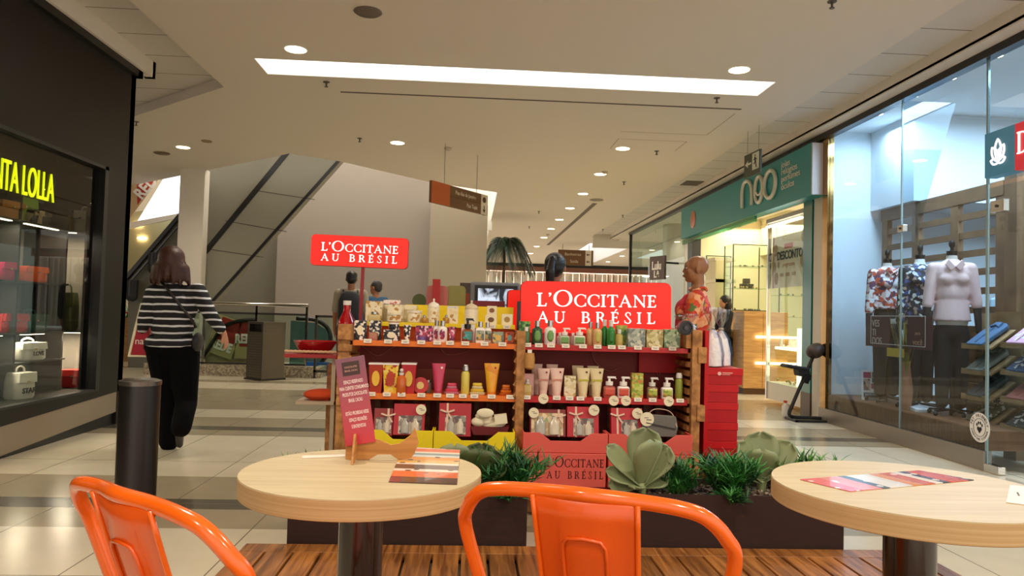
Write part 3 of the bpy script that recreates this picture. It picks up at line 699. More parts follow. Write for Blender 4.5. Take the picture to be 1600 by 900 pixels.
# --- orange metal chairs
M_ORANGE = paint('e2600e', .22, var=.05, scale=12, coat=.5); M_ORANGE_SHADED = paint('d4520e', .33, var=.1, scale=7, coat=.3)  # second orange is darkened: shade on splats facing away from the light
HALF = [(0, .006, .851), (.075, .018, .847), (.150, .022, .842), (.192, .032, .829), (.222, .052, .795), (.234, .077, .751), (.211, .118, .621), (.200, .159, .50), (.19, .20, .455)]
def metal_chair(label, x, y, a):
    o = thing('metal_chair', label, 'chair', (x, y, .06), a, 'orange metal cafe chairs')
    path = [(-p[0], p[1], p[2]) for p in reversed(HALF[1:])] + HALF
    MB().tube(smooth_path(path, 7), .0125, 14).build('back_frame', M_ORANGE, o, smooth='all')
    rows = []
    for j in range(13):
        t = j/12; z = .84-.40*t; hw = .087-.012*t; yy = .010+.13*t+.02*t*t
        rows.append([(u*hw, yy - .012*(1-u*u) - (.006 if (abs(u) < .5 and .16 < t < .97) else 0), z) for u in (-1, -.9, -.75, -.52, -.47, -.2, 0, .2, .47, .52, .75, .9, 1)])
    MB().sheet(rows, -.003).build('back_splat', M_ORANGE_SHADED, o, smooth='all')
    mb = MB()
    for s in (-1, 1):
        mb.tube([(s*(.088-.012*t), .008+.13*t+.02*t*t, .842-.40*t) for t in [k/10 for k in range(11)]], .0045, 8)
    mb.build('splat_rim', M_ORANGE, o, smooth='all')
    mb = MB(); mb.tube([(-.044, .02+.036, .735-.0)]+[(-.044+.004*k/3, .012+.13*(.28+.65*k/3), .84-.4*(.28+.65*k/3)) for k in range(4)], .003, 6)
    mb = MB()
    loop = [(-.034, .95), (-.036, .5), (-.037, .25), (-.036, .19), (-.028, .162), (0, .155), (.028, .162), (.036, .19), (.037, .25), (.036, .5), (.034, .95)]
    mb.tube([(u, .008+.13*t+.02*t*t-.012+.012*(u/.08)**2 - .006, .84-.4*t) for u, t in loop], .0034, 6)
    mb.build('pressed_ridge', M_ORANGE_SHADED, o, smooth='all')
    mb = MB(); S = []
    for i in range(32):
        a_ = 2*PI*i/32; c, s = math.cos(a_), math.sin(a_); k = (abs(c)**4+abs(s)**4)**(-.25); S.append((.19*c*k*(1+.06*s), .315+.18*s*k))
    mb.prism(S, 'xy', .445, .452); mb.prism([(p[0]*1.01, (p[1]-.315)*1.01+.315) for p in S], 'xy', .425, .446)
    mb.build('seat', M_ORANGE_SHADED, o, bevel=.002)
    for sx in (-1, 1):
        MB().tube([(sx*.17, .17, .44), (sx*.20, .08, .2), (sx*.225, .01, .0)], [.016, .013, .011], 10).build('leg', M_ORANGE, o, smooth='all')
        MB().tube([(sx*.17, .46, .44), (sx*.20, .52, .2), (sx*.215, .56, .0)], [.016, .013, .011], 10).build('leg', M_ORANGE, o, smooth='all')
    MB().bar((-.18, .12, .28), (.18, .5, .28), .02, .004).bar((.18, .12, .285), (-.18, .5, .285), .02, .004).build('brace', M_ORANGE, o)
    return o
metal_chair('orange metal chair in the middle foreground, back towards the viewer', .190, 1.204, -.395)
metal_chair('orange metal chair at the lower left, turned sideways', -.528, 1.163, -.687)

# --- bollard
b = thing('bollard', 'black round post left of the left table, in front of the walking woman', 'post', (-1.07, 2.5, 0))
MB().cyl((0, 0, 0), (0, 0, .945), .062, 36).build('post', paint('120d0b', .35, var=.1), b, smooth=True)
MB().lathe([(.064, .938), (.0645, .952), (.05, .957), (.001, .958)], n=36).build('cap', paint('6c6660', .25, .8), b, smooth=True)

# --- notice on the table
zt = TLz
st = thing('wooden_stand', 'thin plywood stand holding the tall pink notice', 'stand', (0, 0, zt))
M_PLY = wood('a86f33', 'c58a48', .5, (1, 1, 20), 3, 'plywood')
def on(px, py, z=zt): return at(px, py, Z=z)
sy = on(552, 718).y
def pc(px, py, y): v = at(px, py, Y=y); return (v.x, v.z-zt)
pts = [(540, 700), (540, 722), (577, 722), (590, 714), (610, 714), (622, 722), (642, 720), (648, 712), (654, 696), (651, 680), (648, 672), (640, 686), (624, 697), (610, 699), (596, 692), (578, 688), (556, 689)]
q = [pc(x, y, sy) for x, y in pts]; mz = min(p[1] for p in q); q = [(x, max(0.0, z-mz if z-mz < .012 else z-mz)) for x, z in q]
MB().prism(q, 'xz', sy-.003, sy+.003).build('cross_piece', M_PLY, st, bevel=.0008)
ax = pc(557, 700, sy)[0]
MB().prism([(sy-.075, 0), (sy-.045, 0), (sy-.02, .012), (sy+.03, .012), (sy+.05, 0), (sy+.075, 0), (sy+.075, .03), (sy+.02, .05), (sy-.018, .052), (sy-.03, .075), (sy-.042, .075)], 'yz', ax-.003, ax+.003).build('side_piece', M_PLY, st, bevel=.0008)
def card_material():
    m, N, L, b = new_mat('printed_red_card')
    tc = N.new('ShaderNodeTexCoord'); sp = N.new('ShaderNodeSeparateXYZ'); L.new(tc.outputs['Object'], sp.inputs[0])
    mr = N.new('ShaderNodeMapRange'); mr.inputs[1].default_value = -.12; mr.inputs[2].default_value = .12; L.new(sp.outputs['Y'], mr.inputs[0])
    cr = N.new('ShaderNodeValToRGB'); cr.color_ramp.elements[0].color = lin('c8303a'); cr.color_ramp.elements[1].color = lin('7a4a5a')
    L.new(mr.outputs[0], cr.inputs[0]); L.new(cr.outputs[0], b.inputs['Base Color']); b.inputs['Roughness'].default_value = .25
    return m
# the notice leans back and is turned: local x along its width, y up
A = at(527, 561, Y=sy+.02); B = at(572, 555, Y=sy+.02); Cc = at(584, 690, Y=sy-.01); Dd = at(536, 699, Y=sy-.01)
cen = (A+B+Cc+Dd)/4; ux = ((B-A)+(Cc-Dd)).normalized(); uy = ((A-Dd)+(B-Cc)); uy = (uy - ux*uy.dot(ux)).normalized(); uz = ux.cross(uy)
hw = ((B-A).length+(Cc-Dd).length)/4; hh = ((A-Dd).length+(B-Cc).length)/4
nt = MB().box(-hw, hw, -hh, hh, -.0015, .0015).build('notice_card', card_material(), bevel=.0012)
nt.matrix_world = Matrix(((ux.x, uy.x, uz.x, cen.x), (ux.y, uy.y, uz.y, cen.y), (ux.z, uy.z, uz.z, cen.z), (0, 0, 0, 1)))
tag(nt, 'tall narrow red and purple notice with white lines of text on the left table', 'notice')
MB().box(-.024, .024, hh-.05, hh-.012, .0015, .002).build('dark_logo_patch', paint('3a1a12', .4), nt)
M_TXT = paint('f3dcd8', .5, var=0)
for i, s in enumerate(['CHOCOLATES', 'BRASIL CACAU']):
    text('logo_text', s, .0075, paint('d9a08c', .5), nt, Matrix.Translation((0, hh-.027-.010*i, .0022)), .0002, sx=.7)
for s, y in zip(['ESPAÇO RESERVADO', 'PARA CLIENTES CONSUMINDO', 'PRODUTOS CHOCOLATES', 'BRASIL CACAU', '', 'ESTÃO PROIBIDAS NESSE', 'ESPAÇO REUNIÕES', 'E ENTREVISTAS'], [.052, .035, .018, .001, 0, -.034, -.052, -.070]):
    if s: text('printed_line', s, .0135, M_TXT, nt, Matrix.Translation((.002, y, .0018)), .0002, sx=.42, bold=.0002)

# --- menu cards and a strip of paper
def menu_band_material(dirn, seed, name, lo=-.12, hi=.12):
    m, N, L, b = new_mat(name)
    tc = N.new('ShaderNodeTexCoord'); sp = N.new('ShaderNodeSeparateXYZ'); L.new(tc.outputs['Object'], sp.inputs[0])
    mr = N.new('ShaderNodeMapRange'); mr.inputs[1].default_value = lo; mr.inputs[2].default_value = hi; L.new(sp.outputs[dirn], mr.inputs[0])
    cr = N.new('ShaderNodeValToRGB'); cr.color_ramp.interpolation = 'CONSTANT'; e = cr.color_ramp.elements
    cols = ['4a2c26', 'e0683a', 'e9dcd0', '55403c', 'e9dcd0', 'dfae55', 'e89a44', 'd9e0e0', '7d98a0', 'ead9c8', 'e46a48', 'e8d2c6'] if seed == 0 else ['e56e78', 'e9938f', '4a5a6c', 'e6e2dc', 'ded8d0', 'd98a4a', 'd0602f', 'e6e0d8', '33303a', 'e0603c', 'c94f3a', '2c2830']
    pos = [0, .13, .27, .33, .45, .5, .58, .68, .74, .8, .85, .95]
    e[0].position = 0; e[0].color = lin(cols[0]); e[1].position = pos[1]; e[1].color = lin(cols[1])
    for p_, c in zip(pos[2:], cols[2:]):
        k = e.new(p_); k.color = lin(c)
    L.new(mr.outputs[0], cr.inputs[0])
    vo = N.new('ShaderNodeTexVoronoi'); vo.inputs['Scale'].default_value = 26; L.new(tc.outputs['Object'], vo.inputs[0])
    gt = N.new('ShaderNodeMath'); gt.operation = 'LESS_THAN'; gt.inputs[1].default_value = .22; L.new(vo.outputs['Distance'], gt.inputs[0])
    mx = N.new('ShaderNodeMix'); mx.data_type = 'RGBA'; mx.inputs[7].default_value = lin('5b3a32' if seed == 0 else 'efe6dc'); L.new(cr.outputs[0], mx.inputs[6]); L.new(gt.outputs[0], mx.inputs[0])
    L.new(mx.outputs[2], b.inputs['Base Color']); b.inputs['Roughness'].default_value = .2; b.inputs['Coat Weight'].default_value = .5
    return m
def flat_quad(name, pix, z, m, label, cat, t=.0018):
    P = [at(x, y, Z=z) for x, y in pix]; c = sum(P, Vector())/4; ux = (P[1]-P[0]).normalized(); a = math.atan2(ux.y, ux.x)
    M = Matrix.Rotation(-a, 3, 'Z'); q = [M @ (p-c) for p in P]; i_ = 0 if isinstance(m, tuple) and m[0] == 'X' else 1
    if isinstance(m, tuple): m = menu_band_material(m[0], m[1], m[2], min(v[i_] for v in q), max(v[i_] for v in q))
    o = MB().prism([(v.x, v.y) for v in q], 'xy', 0, t).build(name, m, loc=(c.x, c.y, z+.0005), bevel=.0006); o.rotation_euler = (0, 0, a)
    return tag(o, label, cat)
flat_quad('menu_card', [(607, 754), (714, 758), (719, 704), (630, 699)], TLz, ('Y', 0, 'menu_print'), 'laminated menu card with orange and brown bands on the left table', 'menu')
flat_quad('menu_card', [(1328, 769), (1522, 751), (1436, 736), (1250, 750)], TRz, ('X', 1, 'menu_print_two'), 'laminated colourful menu card lying on the right table', 'menu')
o = flat_quad('paper_strip', [(472, 717), (540, 714), (539, 711), (472, 713)], TLz, paint('ead9cc', .4), 'narrow white printed strip lying left of the stand on the table', 'label')
o = flat_quad('paper_strip', [(1572, 786), (1604, 790), (1610, 762), (1578, 759)], TRz, paint('e6d6c6', .4), 'white printed sticker at the right edge of the right table', 'label')
text('printed_line', 'MENU PREMIUM', .006, paint('5a4a44', .5), o, Matrix.Translation((0, 0, .002)) @ Matrix.Rotation(PI/2, 4, 'Z'), .0001)

# ================================================================== KIOSK
KY = 4.6                       # front plane of the shelves
Z1, Z2 = 1.018, .695           # upper and middle shelf tops
kiosk = thing('shop_kiosk', 'wood and red painted display kiosk of shelves full of cosmetics', 'display kiosk', (.32, KY, 0))
def kb(x0, x1, y0, y1, z0, z1, mb=None): return (mb or MB()).box(x0-.32, x1-.32, y0, y1, z0, z1)
XL0, XL1, XR0, XR1 = -.715, .292, .345, 1.372
kb(XL0, XL1, 0, .34, Z1-.032, Z1).build('upper_left_shelf', M_ORANGE_SHELF, kiosk, bevel=.002)
kb(XR0, XR1, 0, .34, Z1-.032, Z1).build('upper_right_shelf', M_REDSHELF, kiosk, bevel=.002)
kb(XL0, XL1, 0, .34, Z2-.034, Z2).build('middle_left_shelf', M_ORANGE_SHELF, kiosk, bevel=.002)
kb(XR0, XR1, 0, .34, Z2-.034, Z2).build('middle_right_shelf', M_REDSHELF, kiosk, bevel=.002)
kb(XL0, XL1, .22, .50, 1.105, 1.132).build('yellow_riser_shelf', M_YEL, kiosk, bevel=.002)
kb(-.44, .292, .46, .475, 1.132, 1.250).build('yellow_back_strip', M_YEL, kiosk)
mb = kb(XL0, XL1, .34, .355, .1, 1.105); kb(XR0, XR1, .34, .355, .1, 1.03, mb); mb.build('back_panel', M_SHELFDARK, kiosk)
kb(XL0, XL1, .325, .34, Z2, .83).build('lower_back_strip', paint('7d3411', .55), kiosk)
kb(XL0, XL1, .325, .342, Z1, 1.10).build('riser_front', M_ORANGE_SHELF, kiosk)
# posts
def carved_post(name, x0, x1, y0, y1, z0, z1, n=9):
    mb = MB(); kb(x0, x1, y0, y1, z0, z1, mb)
    for k in range(n):
        z = z0 + (z1-z0)*(k+.5)/n
        mb.prism([(x0-.32-.018, z-.012), (x0-.32+.002, z-.024), (x0-.32+.002, z+.024)], 'xz', y0+.01, y0+.04)
    return mb.build(name, M_PALLET, kiosk, bevel=.003)
carved_post('middle_post', .292, .345, -.02, .34, .10, 1.10, 14)
mb = MB()
for k in range(7): kb(-.80, -.715, -.02, .36, .62+.066*k, .66+.066*k, mb)
kb(-.80, -.73, -.01, .04, .30, 1.10, mb); kb(-.80, -.73, .30, .36, .10, 1.10, mb); kb(-.80, -.72, -.03, .06, 1.02, 1.115, mb)
mb.build('left_slatted_side', M_PALLET, kiosk, bevel=.003)
mb = MB()
for k in range(12): kb(1.372, 1.435, .0, .42, .33+.057*k, .365+.057*k, mb)
kb(1.385, 1.44, -.04, .0, .20, 1.13, mb); kb(1.372, 1.44, .38, .44, .10, 1.13, mb); kb(1.35, 1.455, -.02, .44, 1.02, 1.135, mb); kb(1.42, 1.475, -.05, .01, .93, 1.03, mb); kb(1.42, 1.47, -.05, .01, .57, .67, mb)
mb.build('right_slatted_side', M_PALLET, kiosk, bevel=.003)
kb(1.475, 1.50, -.01, .60, .10, 1.135).build('red_end_panel', M_RED, kiosk)
kb(-.70, 1.38, .02, .36, .10, .17).build('red_plinth', M_REDSHELF, kiosk)
mb = MB()
for k in range(14): kb(-.72+.155*k, -.72+.155*k+.10, -.05, 1.0, .085, .10, mb)
for yy in (-.05, .45, .92): kb(-.72, 1.44, yy, yy+.08, .0, .085, mb)
mb.build('pallet_base', M_PALLET, kiosk, bevel=.002)
kb(-.78, 1.50, .36, 1.05, .80, .84).build('rear_worktop', M_SHELFDARK, kiosk)
mb = kb(-.78, -.74, .36, 1.05, .1, .8); kb(1.46, 1.5, .36, 1.05, .1, .8, mb); kb(-.78, 1.5, 1.0, 1.05, .1, .8, mb); mb.build('rear_panel', M_RED, kiosk)
# hanging cables under the upper shelves
def cable(pts, lab):
    P = [at(x, y, Y=KY+.32) for x, y in pts]
    c = MB().tube(smooth_path(P, 6), .0035, 6).build('cable', paint('9b5a4c', .5), smooth='all'); tag(c, lab, 'cable')
cable([(565, 540), (590, 556), (615, 542), (628, 540)], 'thin cable looping below the left end of the orange shelf')
cable([(689, 545), (697, 553), (715, 553), (735, 547)], 'thin cable looping below the middle of the orange shelf')
cable([(925, 548), (930, 565), (950, 580), (971, 573)], 'thin cable looping below the red shelf under the green bottles')
cable([(1050, 549), (1030, 556), (1025, 570), (1028, 588)], 'thin cable hanging beside the right slatted side')
cable([(1050, 552), (1040, 562), (1033, 578), (1030, 588)], 'second thin cable hanging beside the right slatted side')

# --- cut-front bins of gift boxes
def bin_front(x0, x1, zt, zd, z0, m, label, group):
    o = thing('cardboard_bin', label, 'display bin', ((x0+x1)/2, 4.44, z0), group=group); h = (x1-x0)/2; T = zt-z0; Dp = zd-z0
    MB().prism([(-h, 0), (h, 0), (h, T), (h-.10, T), (h-.165, Dp), (-h+.165, Dp), (-h+.10, T), (-h, T)], 'xz', 0, .008).build('front_panel', m, o, bevel=.002)
    MB().box(-h, -h+.007, .008, .15, 0, T).box(h-.007, h, .008, .15, 0, T).box(-h, h, .008, .15, 0, .01).build('side_panel', m, o)
    return o
bin_front(-.60, -.200, .50, .447, .20, M_YEL, 'yellow cut front display bin at the left under the heart chocolates', 'yellow bins')
bin_front(-.196, .286, .50, .447, .20, M_YEL, 'yellow cut front display bin left of the middle wooden post', 'yellow bins')
b1 = bin_front(.335, .845, .502, .455, .385, M_PINKBOX, 'coral red cut front bin right of the middle wooden post', 'coral bins')
bin_front(.850, 1.36, .502, .455, .385, M_PINKBOX, 'coral red cut front bin behind the large succulent', 'coral bins')
def coral_box(x0, x1, label, txt):
    o = thing('cardboard_box', label, 'box', ((x0+x1)/2, 4.43, .185)); h = (x1-x0)/2
    MB().box(-h, h, 0, .16, 0, .197).build('carton', M_PINKBOX, o, bevel=.003)
    if txt: serif('brand_lettering', brand_rows(.345, .052, .118, .05), .345, .052, paint('4a1015', .5), o, face_front(.065, -.0008, 0), .0006)
    return o
coral_box(.335, .835, 'coral red carton with dark serif brand lettering under a coral bin', True)
coral_box(.850, 1.36, 'coral red carton without visible lettering, behind the large succulent', False)
tag(kb(.335, .80, -.16, .0, .10, .183).build('red_tray', paint('8a1a20', .5), loc=(.32, KY, 0)), 'dark red tray under the lettered coral carton', 'tray')

# ------------------------------------------------------------------ products
def prod(name, label, cat, px, Y, z, group):
    return thing(name, label, cat, (at(px, 500, Y=Y).x if z > .9 else at(px, 600, Y=Y).x if z > .6 else at(px, 670, Y=Y).x, Y, z), 0, group)
def S(pxlen, Y): return pxlen*Y/FPX
SILVER = paint('b9b7b4', .25, .9, .03); WHITEPL = paint('efe9e2', .35, var=.02); CLEAR = paint('d8d5cc', .15, var=.05)
FLORAL_BW = spots(['1c1c20', 'ece6d8', '1c1c20', 'e9ded0', '3a3a44'], 75, .5); FLORAL_PK = spots(['7b2350', 'c2557c', 'e9c6cf', '502046', 'b03a58'], 85, .5)
FLORAL_CR = spots(['ecdfbb', 'e5d3a2', 'ecdfbb', 'e9d9b4', 'b78a45', 'ece2c6'], 55, .5); FLORAL_GR = spots(['3f6a3a', '5f9a48', '7fb463', '2f5a30'], 55, .5)
FLORAL_RD = spots(['b3261c', 'd9583a', 'b3261c', 'c93a26'], 60, .45); FLORAL_YE = spots(['e8c12a', 'e9cb4a', 'b8322a', 'e8c12a', 'ecd36a'], 70, .45)
FLORAL_OR = spots(['c84a1e', '9b3a20', 'd8742e', '7a2a1a'], 60, .5); FLORAL_GY = spots(['6a7a72', '98a088', 'c9b26a', '50605c'], 60, .5)
PACK_GY = spots(['aab0a0', '8b9488', 'c6c8b4', '707c74'], 45, .25); PACK_YE = spots(['cfc48c', 'b5a868', 'dcd4a8', '9a8a4c'], 45, .25); PACK_GN = spots(['a8b890', '8aa078', 'c4cca8', '5d7a52'], 45, .25)
def carton(label, px, w, h, Y, z, m, group, d=None, cat='carton', patch=None, lid=None, text_=None, taper=0.0):
    o = prod('product_carton', label, cat, px, Y, z, group); W = S(w, Y)/2; Hh = S(h, Y); D = (d or W*1.3)
    if taper: MB().lathe([(W*(1-taper)*1.41, 0), (W*1.41, Hh)], n=4, power=2).move(Matrix.Rotation(PI/4, 4, 'Z')).build('carton', m, o)
    else: MB().box(-W, W, -D/2, D/2, 0, Hh).build('carton', m, o, bevel=.0012)
    if patch: MB().prism([(W*.6*math.cos(a)*.9, Hh*.5+Hh*.26*math.sin(a)) for a in [2*PI*i/16 for i in range(16)]], 'xz', -D/2-.0012 if not taper else -W*.98, -D/2+.001 if not taper else -W*.9).build('label_patch', patch, o)
    if lid: MB().box(-W*1.04, W*1.04, -D/2*1.04 if not taper else -W*1.04, D/2*1.04 if not taper else W*1.04, Hh-.006, Hh+.004).build('lid', lid, o, bevel=.001)
    return o
def bottle(label, px, w, h, Y, z, body, cap, group, kind='cap', patch=None, shape='round', neck=.18, cat='bottle'):
    """kind cap / pump / spray / ball"""
    o = prod('cosmetic_bottle', label, cat, px, Y, z, group); W = S(w, Y)/2; Hh = S(h, Y); pw = 2.0 if shape == 'round' else 6.0; sy_ = 1.0 if shape == 'round' else .62
    if kind == 'cap': bh, nh = Hh*.72, Hh*.05
    elif kind == 'pump': bh, nh = Hh*.56, Hh*.04
    elif kind == 'spray': bh, nh = Hh*.80, Hh*.02
    else: bh, nh = Hh*.66, Hh*.06
    MB().lathe([(W*.93, 0), (W, .004), (W, bh*.86), (W*.82, bh*.95), (W*.45, bh), (W*.42, bh+nh)], n=24, sy=sy_, power=pw).build('bottle_body', body, o, smooth=True)
    if kind == 'cap': MB().cyl((0, 0, bh+nh*.6), (0, 0, Hh), W*.52, 20).build('cap', cap, o, smooth=True, bevel=.001)
    elif kind == 'spray': MB().lathe([(W*.86, bh), (W*.84, Hh*.93), (W*.6, Hh), (W*.1, Hh)], n=20).build('cap', cap, o, smooth=True)
    elif kind == 'ball': MB().cyl((0, 0, bh+nh*.5), (0, 0, bh+Hh*.12), W*.5, 18).ell((0, 0, bh+Hh*.2), W*.4).build('stopper', cap, o, smooth=True)
    else:
        mb = MB().cyl((0, 0, bh+nh*.5), (0, 0, Hh*.76), W*.62, 18).cyl((0, 0, Hh*.74), (0, 0, Hh*.93), W*.22, 10)
        mb.box(-W*.34, W*1.02, -W*.3, W*.3, Hh*.91, Hh).cone((W*.9, 0, Hh*.95), (W*1.15, 0, Hh*.88), W*.14, W*.1, 8); mb.build('pump', cap, o, smooth=True, bevel=.0008)
    if patch:
        rr = W*1.012; n = 10; rows = []
        for j in range(5):
            zz = bh*(.18+.16*j); half = (.62*math.sqrt(max(0.05, 1-((j-2)/2.2)**2))) if shape == 'round' else .8
            row_ = []
            for i in range(n+1):
                u = -half+2*half*i/n
                row_.append((rr*math.sin(u), -rr*math.cos(u), zz) if shape == 'round' else (W*u, -W*sy_*1.004-.0006, zz))
            rows.append(row_)
        MB().sheet(rows, -.0006).build('label_patch', patch, o, smooth='all')
    return o
def squeeze(label, px, w, h, Y, z, m, cap, group, patch=None, band=None):
    """tube standing on its cap, wide flat crimp at the top"""
    o = prod('cream_tube', label, 'tube', px, Y, z, group); W = S(w, Y)/2; Hh = S(h, Y); mb = MB(); vs = []; n = 20; prof = [(0.55, .62, .10), (.60, .6, .12), (.80, .45, .6), (1.0, .05, .97), (1.0, .045, 1.0)]
    for sx, sy_, t in prof:
        for i in range(n):
            a = 2*PI*i/n; vs.append((W*sx*math.cos(a), W*sy_*math.sin(a), Hh*t))
    fs = [(j*n+i, j*n+(i+1) % n, (j+1)*n+(i+1) % n, (j+1)*n+i) for j in range(len(prof)-1) for i in range(n)] + [tuple(reversed(range(n))), tuple((len(prof)-1)*n+i for i in range(n))]
    mb.add(vs, fs).build('tube_body', m, o, smooth=True)
    MB().cyl((0, 0, 0), (0, 0, Hh*.12), W*.58, 20).build('cap', cap, o, smooth=True)
    if band: MB().prism([(-W*.74, Hh*.55), (W*.74, Hh*.55), (W*.78, Hh*.62), (-W*.78, Hh*.62)], 'xz', -W*.47, -W*.40).build('printed_band', band, o)
    if patch: MB().prism([(W*.45+W*.16*math.cos(a), Hh*.86+W*.16*math.sin(a)) for a in [2*PI*i/12 for i in range(12)]], 'xz', -W*.24, -W*.15).build('printed_spot', patch, o)
    return o
def jar(label, px, w, h, Y, z, body, lid, group, ornate=False, cat='jar'):
    o = prod('cosmetic_jar', label, cat, px, Y, z, group); W = S(w, Y)/2; Hh = S(h, Y)
    b = Hh*(.62 if ornate else .78)
    MB().lathe([(W*.9, 0), (W, .004), (W, b*.9), (W*.9, b)], n=28).build('jar_body', body, o, smooth=True)
    if ornate: MB().lathe([(W*.95, b), (W*.98, b+Hh*.06), (W*.8, b+Hh*.16), (W*.4, b+Hh*.22), (W*.12, b+Hh*.25), (W*.2, b+Hh*.32), (W*.12, Hh)], n=28).build('domed_lid', lid, o, smooth=True)
    else: MB().cyl((0, 0, b), (0, 0, Hh), W*1.02, 28).build('lid', lid, o, smooth=True, bevel=.001)
    return o
def soap_stack(label, px, w, h, Y, z, m, m2, group):
    o = prod('soap_stack', label, 'soaps', px, Y, z, group); W = S(w, Y)/2; Hh = S(h, Y)
    for k, (f, mm) in enumerate(((1, m2), (.86, m), (.7, m2), (.62, m))):
        MB().lathe([(W*f*.9, 0), (W*f, Hh*.06), (W*f, Hh*.19), (W*f*.85, Hh*.25)], c=(0, 0, Hh*.25*k), n=24, sy=.7, power=3.5).build('soap_bar', mm, o, smooth=True)
    return o
def tin_disc(label, px, py, r, Y, z, m, patch, group):
    R_ = S(r, Y); o = prod('round_tin', label, 'tin', px, Y, z, group)
    MB().cyl((0, -.012, R_), (0, .018, R_), R_, 32).build('tin_body', m, o, smooth=True, bevel=.002)
    MB().cyl((0, -.0135, R_), (0, -.012, R_), R_*.45, 24).build('label_patch', patch, o); return o
def price_card(px, Y, z, what, m=None):
    c = at(px, 540 if z > .9 else 625, Y=Y-.008); o = MB().box(-.024, .024, -.0015, 0, -.012, .012).build('price_card', m or M_CARD, loc=(c.x, Y-.004, z-.002)); o.rotation_euler = (R(-12), 0, 0)
    tag(o, 'small white price card on the shelf edge below the %s' % what, 'price card', 'price cards on the kiosk shelves')
    MB().box(-.016, .016, -.0019, -.0015, .001, .003).box(-.012, .012, -.0019, -.0015, -.005, -.002).build('printed_lines', paint('8a7f70', .6), o)
def disc_tag(px, py, r, Y, where):
    c = at(px, py, Y=Y); o = MB().cyl((0, 0, 0), (0, -.0015, 0), S(r, Y), 28).build('round_price_tag', M_CREAMCARD, loc=c)
    tag(o, 'round cream price disc %s' % where, 'price tag', 'round price discs')
    q = S(r, Y)
    MB().box(-q*.4, q*.2, -.002, -.0015, q*.15, q*.25).box(-q*.1, q*.65, -.002, -.0015, -q*.15, -q*.02).build('printed_lines', paint('6a5a48', .6), o)

# upper left shelf, front row
G = 'products on the upper left shelf'; Y = KY+.07
carton('slim black and white floral carton, first from the left on the orange shelf', 564, 18, 30, Y, Z1, FLORAL_BW, G, patch=M_CREAMCARD)
carton('tall floral carton standing behind a small pinkish perfume bottle', 587, 18, 30, Y+.06, Z1, FLORAL_BW, G)
bottle('small pinkish square perfume bottle in front of a floral carton', 584, 14, 17, Y, Z1, paint('a8725c', .2), SILVER, G, 'cap', shape='square')
carton('low wide black and white floral carton supporting a smaller jar', 613, 24, 17, Y, Z1, FLORAL_BW, G, patch=M_CREAMCARD)
o = jar('small floral jar on top of the low floral carton', 616, 16, 11, Y, Z1+S(17, Y), FLORAL_BW, WHITEPL, G)
squeeze('small black and white floral hand cream tube', 637, 12, 25, Y, Z1, FLORAL_BW, WHITEPL, G)
carton('pink and purple floral carton on the orange shelf', 664, 27, 24, Y+.05, Z1, FLORAL_PK, G)
jar('small blue and purple jar in front of the pink floral carton', 660, 13, 10, Y-.01, Z1, paint('6a4a8c', .3), paint('a3527c', .3), G)
bottle('white bottle with a pink floral label and silver cap, left of a twin', 683, 14, 33, Y+.04, Z1, WHITEPL, SILVER, G, 'cap', patch=FLORAL_PK)
bottle('white bottle with a pink floral label and silver cap, right of its twin', 692, 15, 33, Y, Z1, WHITEPL, SILVER, G, 'cap', patch=FLORAL_PK)
squeeze('small pink floral hand cream tube on the orange shelf', 707, 12, 24, Y, Z1, FLORAL_PK, WHITEPL, G)
carton('white carton with a brown window behind the black pump', 732, 21, 28, Y+.04, Z1, WHITEPL, G)
bottle('brown bottle with black pump and round teal label', 731, 17, 38, Y-.01, Z1, paint('8a4a26', .25), paint('141214', .35), G, 'pump', patch=spots(['3c8a86', '8a4a26', '5aa6a0'], 60, .4), shape='square')
bottle('white square bottle with a yellow round label, silver cap, left of a twin', 751, 15, 33, Y, Z1, WHITEPL, SILVER, G, 'cap', patch=FLORAL_GY, shape='square')
bottle('white square bottle with a yellow round label, silver cap, right of its twin', 762, 13, 32, Y+.04, Z1, WHITEPL, SILVER, G, 'cap', patch=FLORAL_GY, shape='square')
carton('squat carton with grey green print and yellow disc', 779, 18, 18, Y, Z1, FLORAL_GY, G, patch=paint('d8b45a', .5))
carton('squat rust red printed carton next to the middle wooden post', 797, 14, 18, Y, Z1, FLORAL_OR, G, patch=paint('6a9c9a', .5))
for px, w_ in [(574, 'two floral cartons at the left'), (606, 'low floral carton'), (633, 'small floral tube'), (658, 'pink floral carton'), (683, 'twin pink floral bottles'), (703, 'pink floral tube'), (727, 'black pump bottle'), (757, 'twin white square bottles'), (785, 'squat grey green carton')]:
    price_card(px, KY, Z1, w_)
# riser row
G = 'products on the yellow riser'; Y = KY+.27; Z = 1.132
carton('large cream carton with crown shaped floral print, leftmost on the yellow riser', 585, 25, 31, Y+.05, Z, FLORAL_CR, G, d=.1)
bottle('flat cream perfume bottle in front of the large cream carton', 585, 20, 15, Y-.02, Z, paint('d9c48a', .2), SILVER, G, 'cap', shape='square')
carton('cream carton stacked behind the round cream tin', 618, 24, 26, Y+.07, Z, M_CREAMCARD, G)
jar('round cream tin with floral band on the yellow riser', 617, 25, 14, Y-.02, Z, FLORAL_CR, paint('e8ddc0', .3), G)
carton('small floral cream carton resting above the round cream tin', 617, 22, 13, Y-.02, Z+S(14, Y), FLORAL_CR, G)
jar('low cream jar with floral band, right of the stacked cream cartons', 648, 22, 19, Y, Z, FLORAL_CR, paint('ece2c8', .3), G)
bottle('small gold amulet shaped bottle before the yellow strip', 663, 12, 12, Y-.03, Z, paint('c99a4a', .2, .4), SILVER, G, 'ball')
jar('ornate cream jar with pointed domed lid, left of two', 677, 19, 38, Y, Z, FLORAL_CR, paint('efe6d2', .25), G, ornate=True)
carton('cream carton with gold floral print between the two domed jars', 707, 17, 26, Y, Z, FLORAL_CR, G, lid=SILVER)
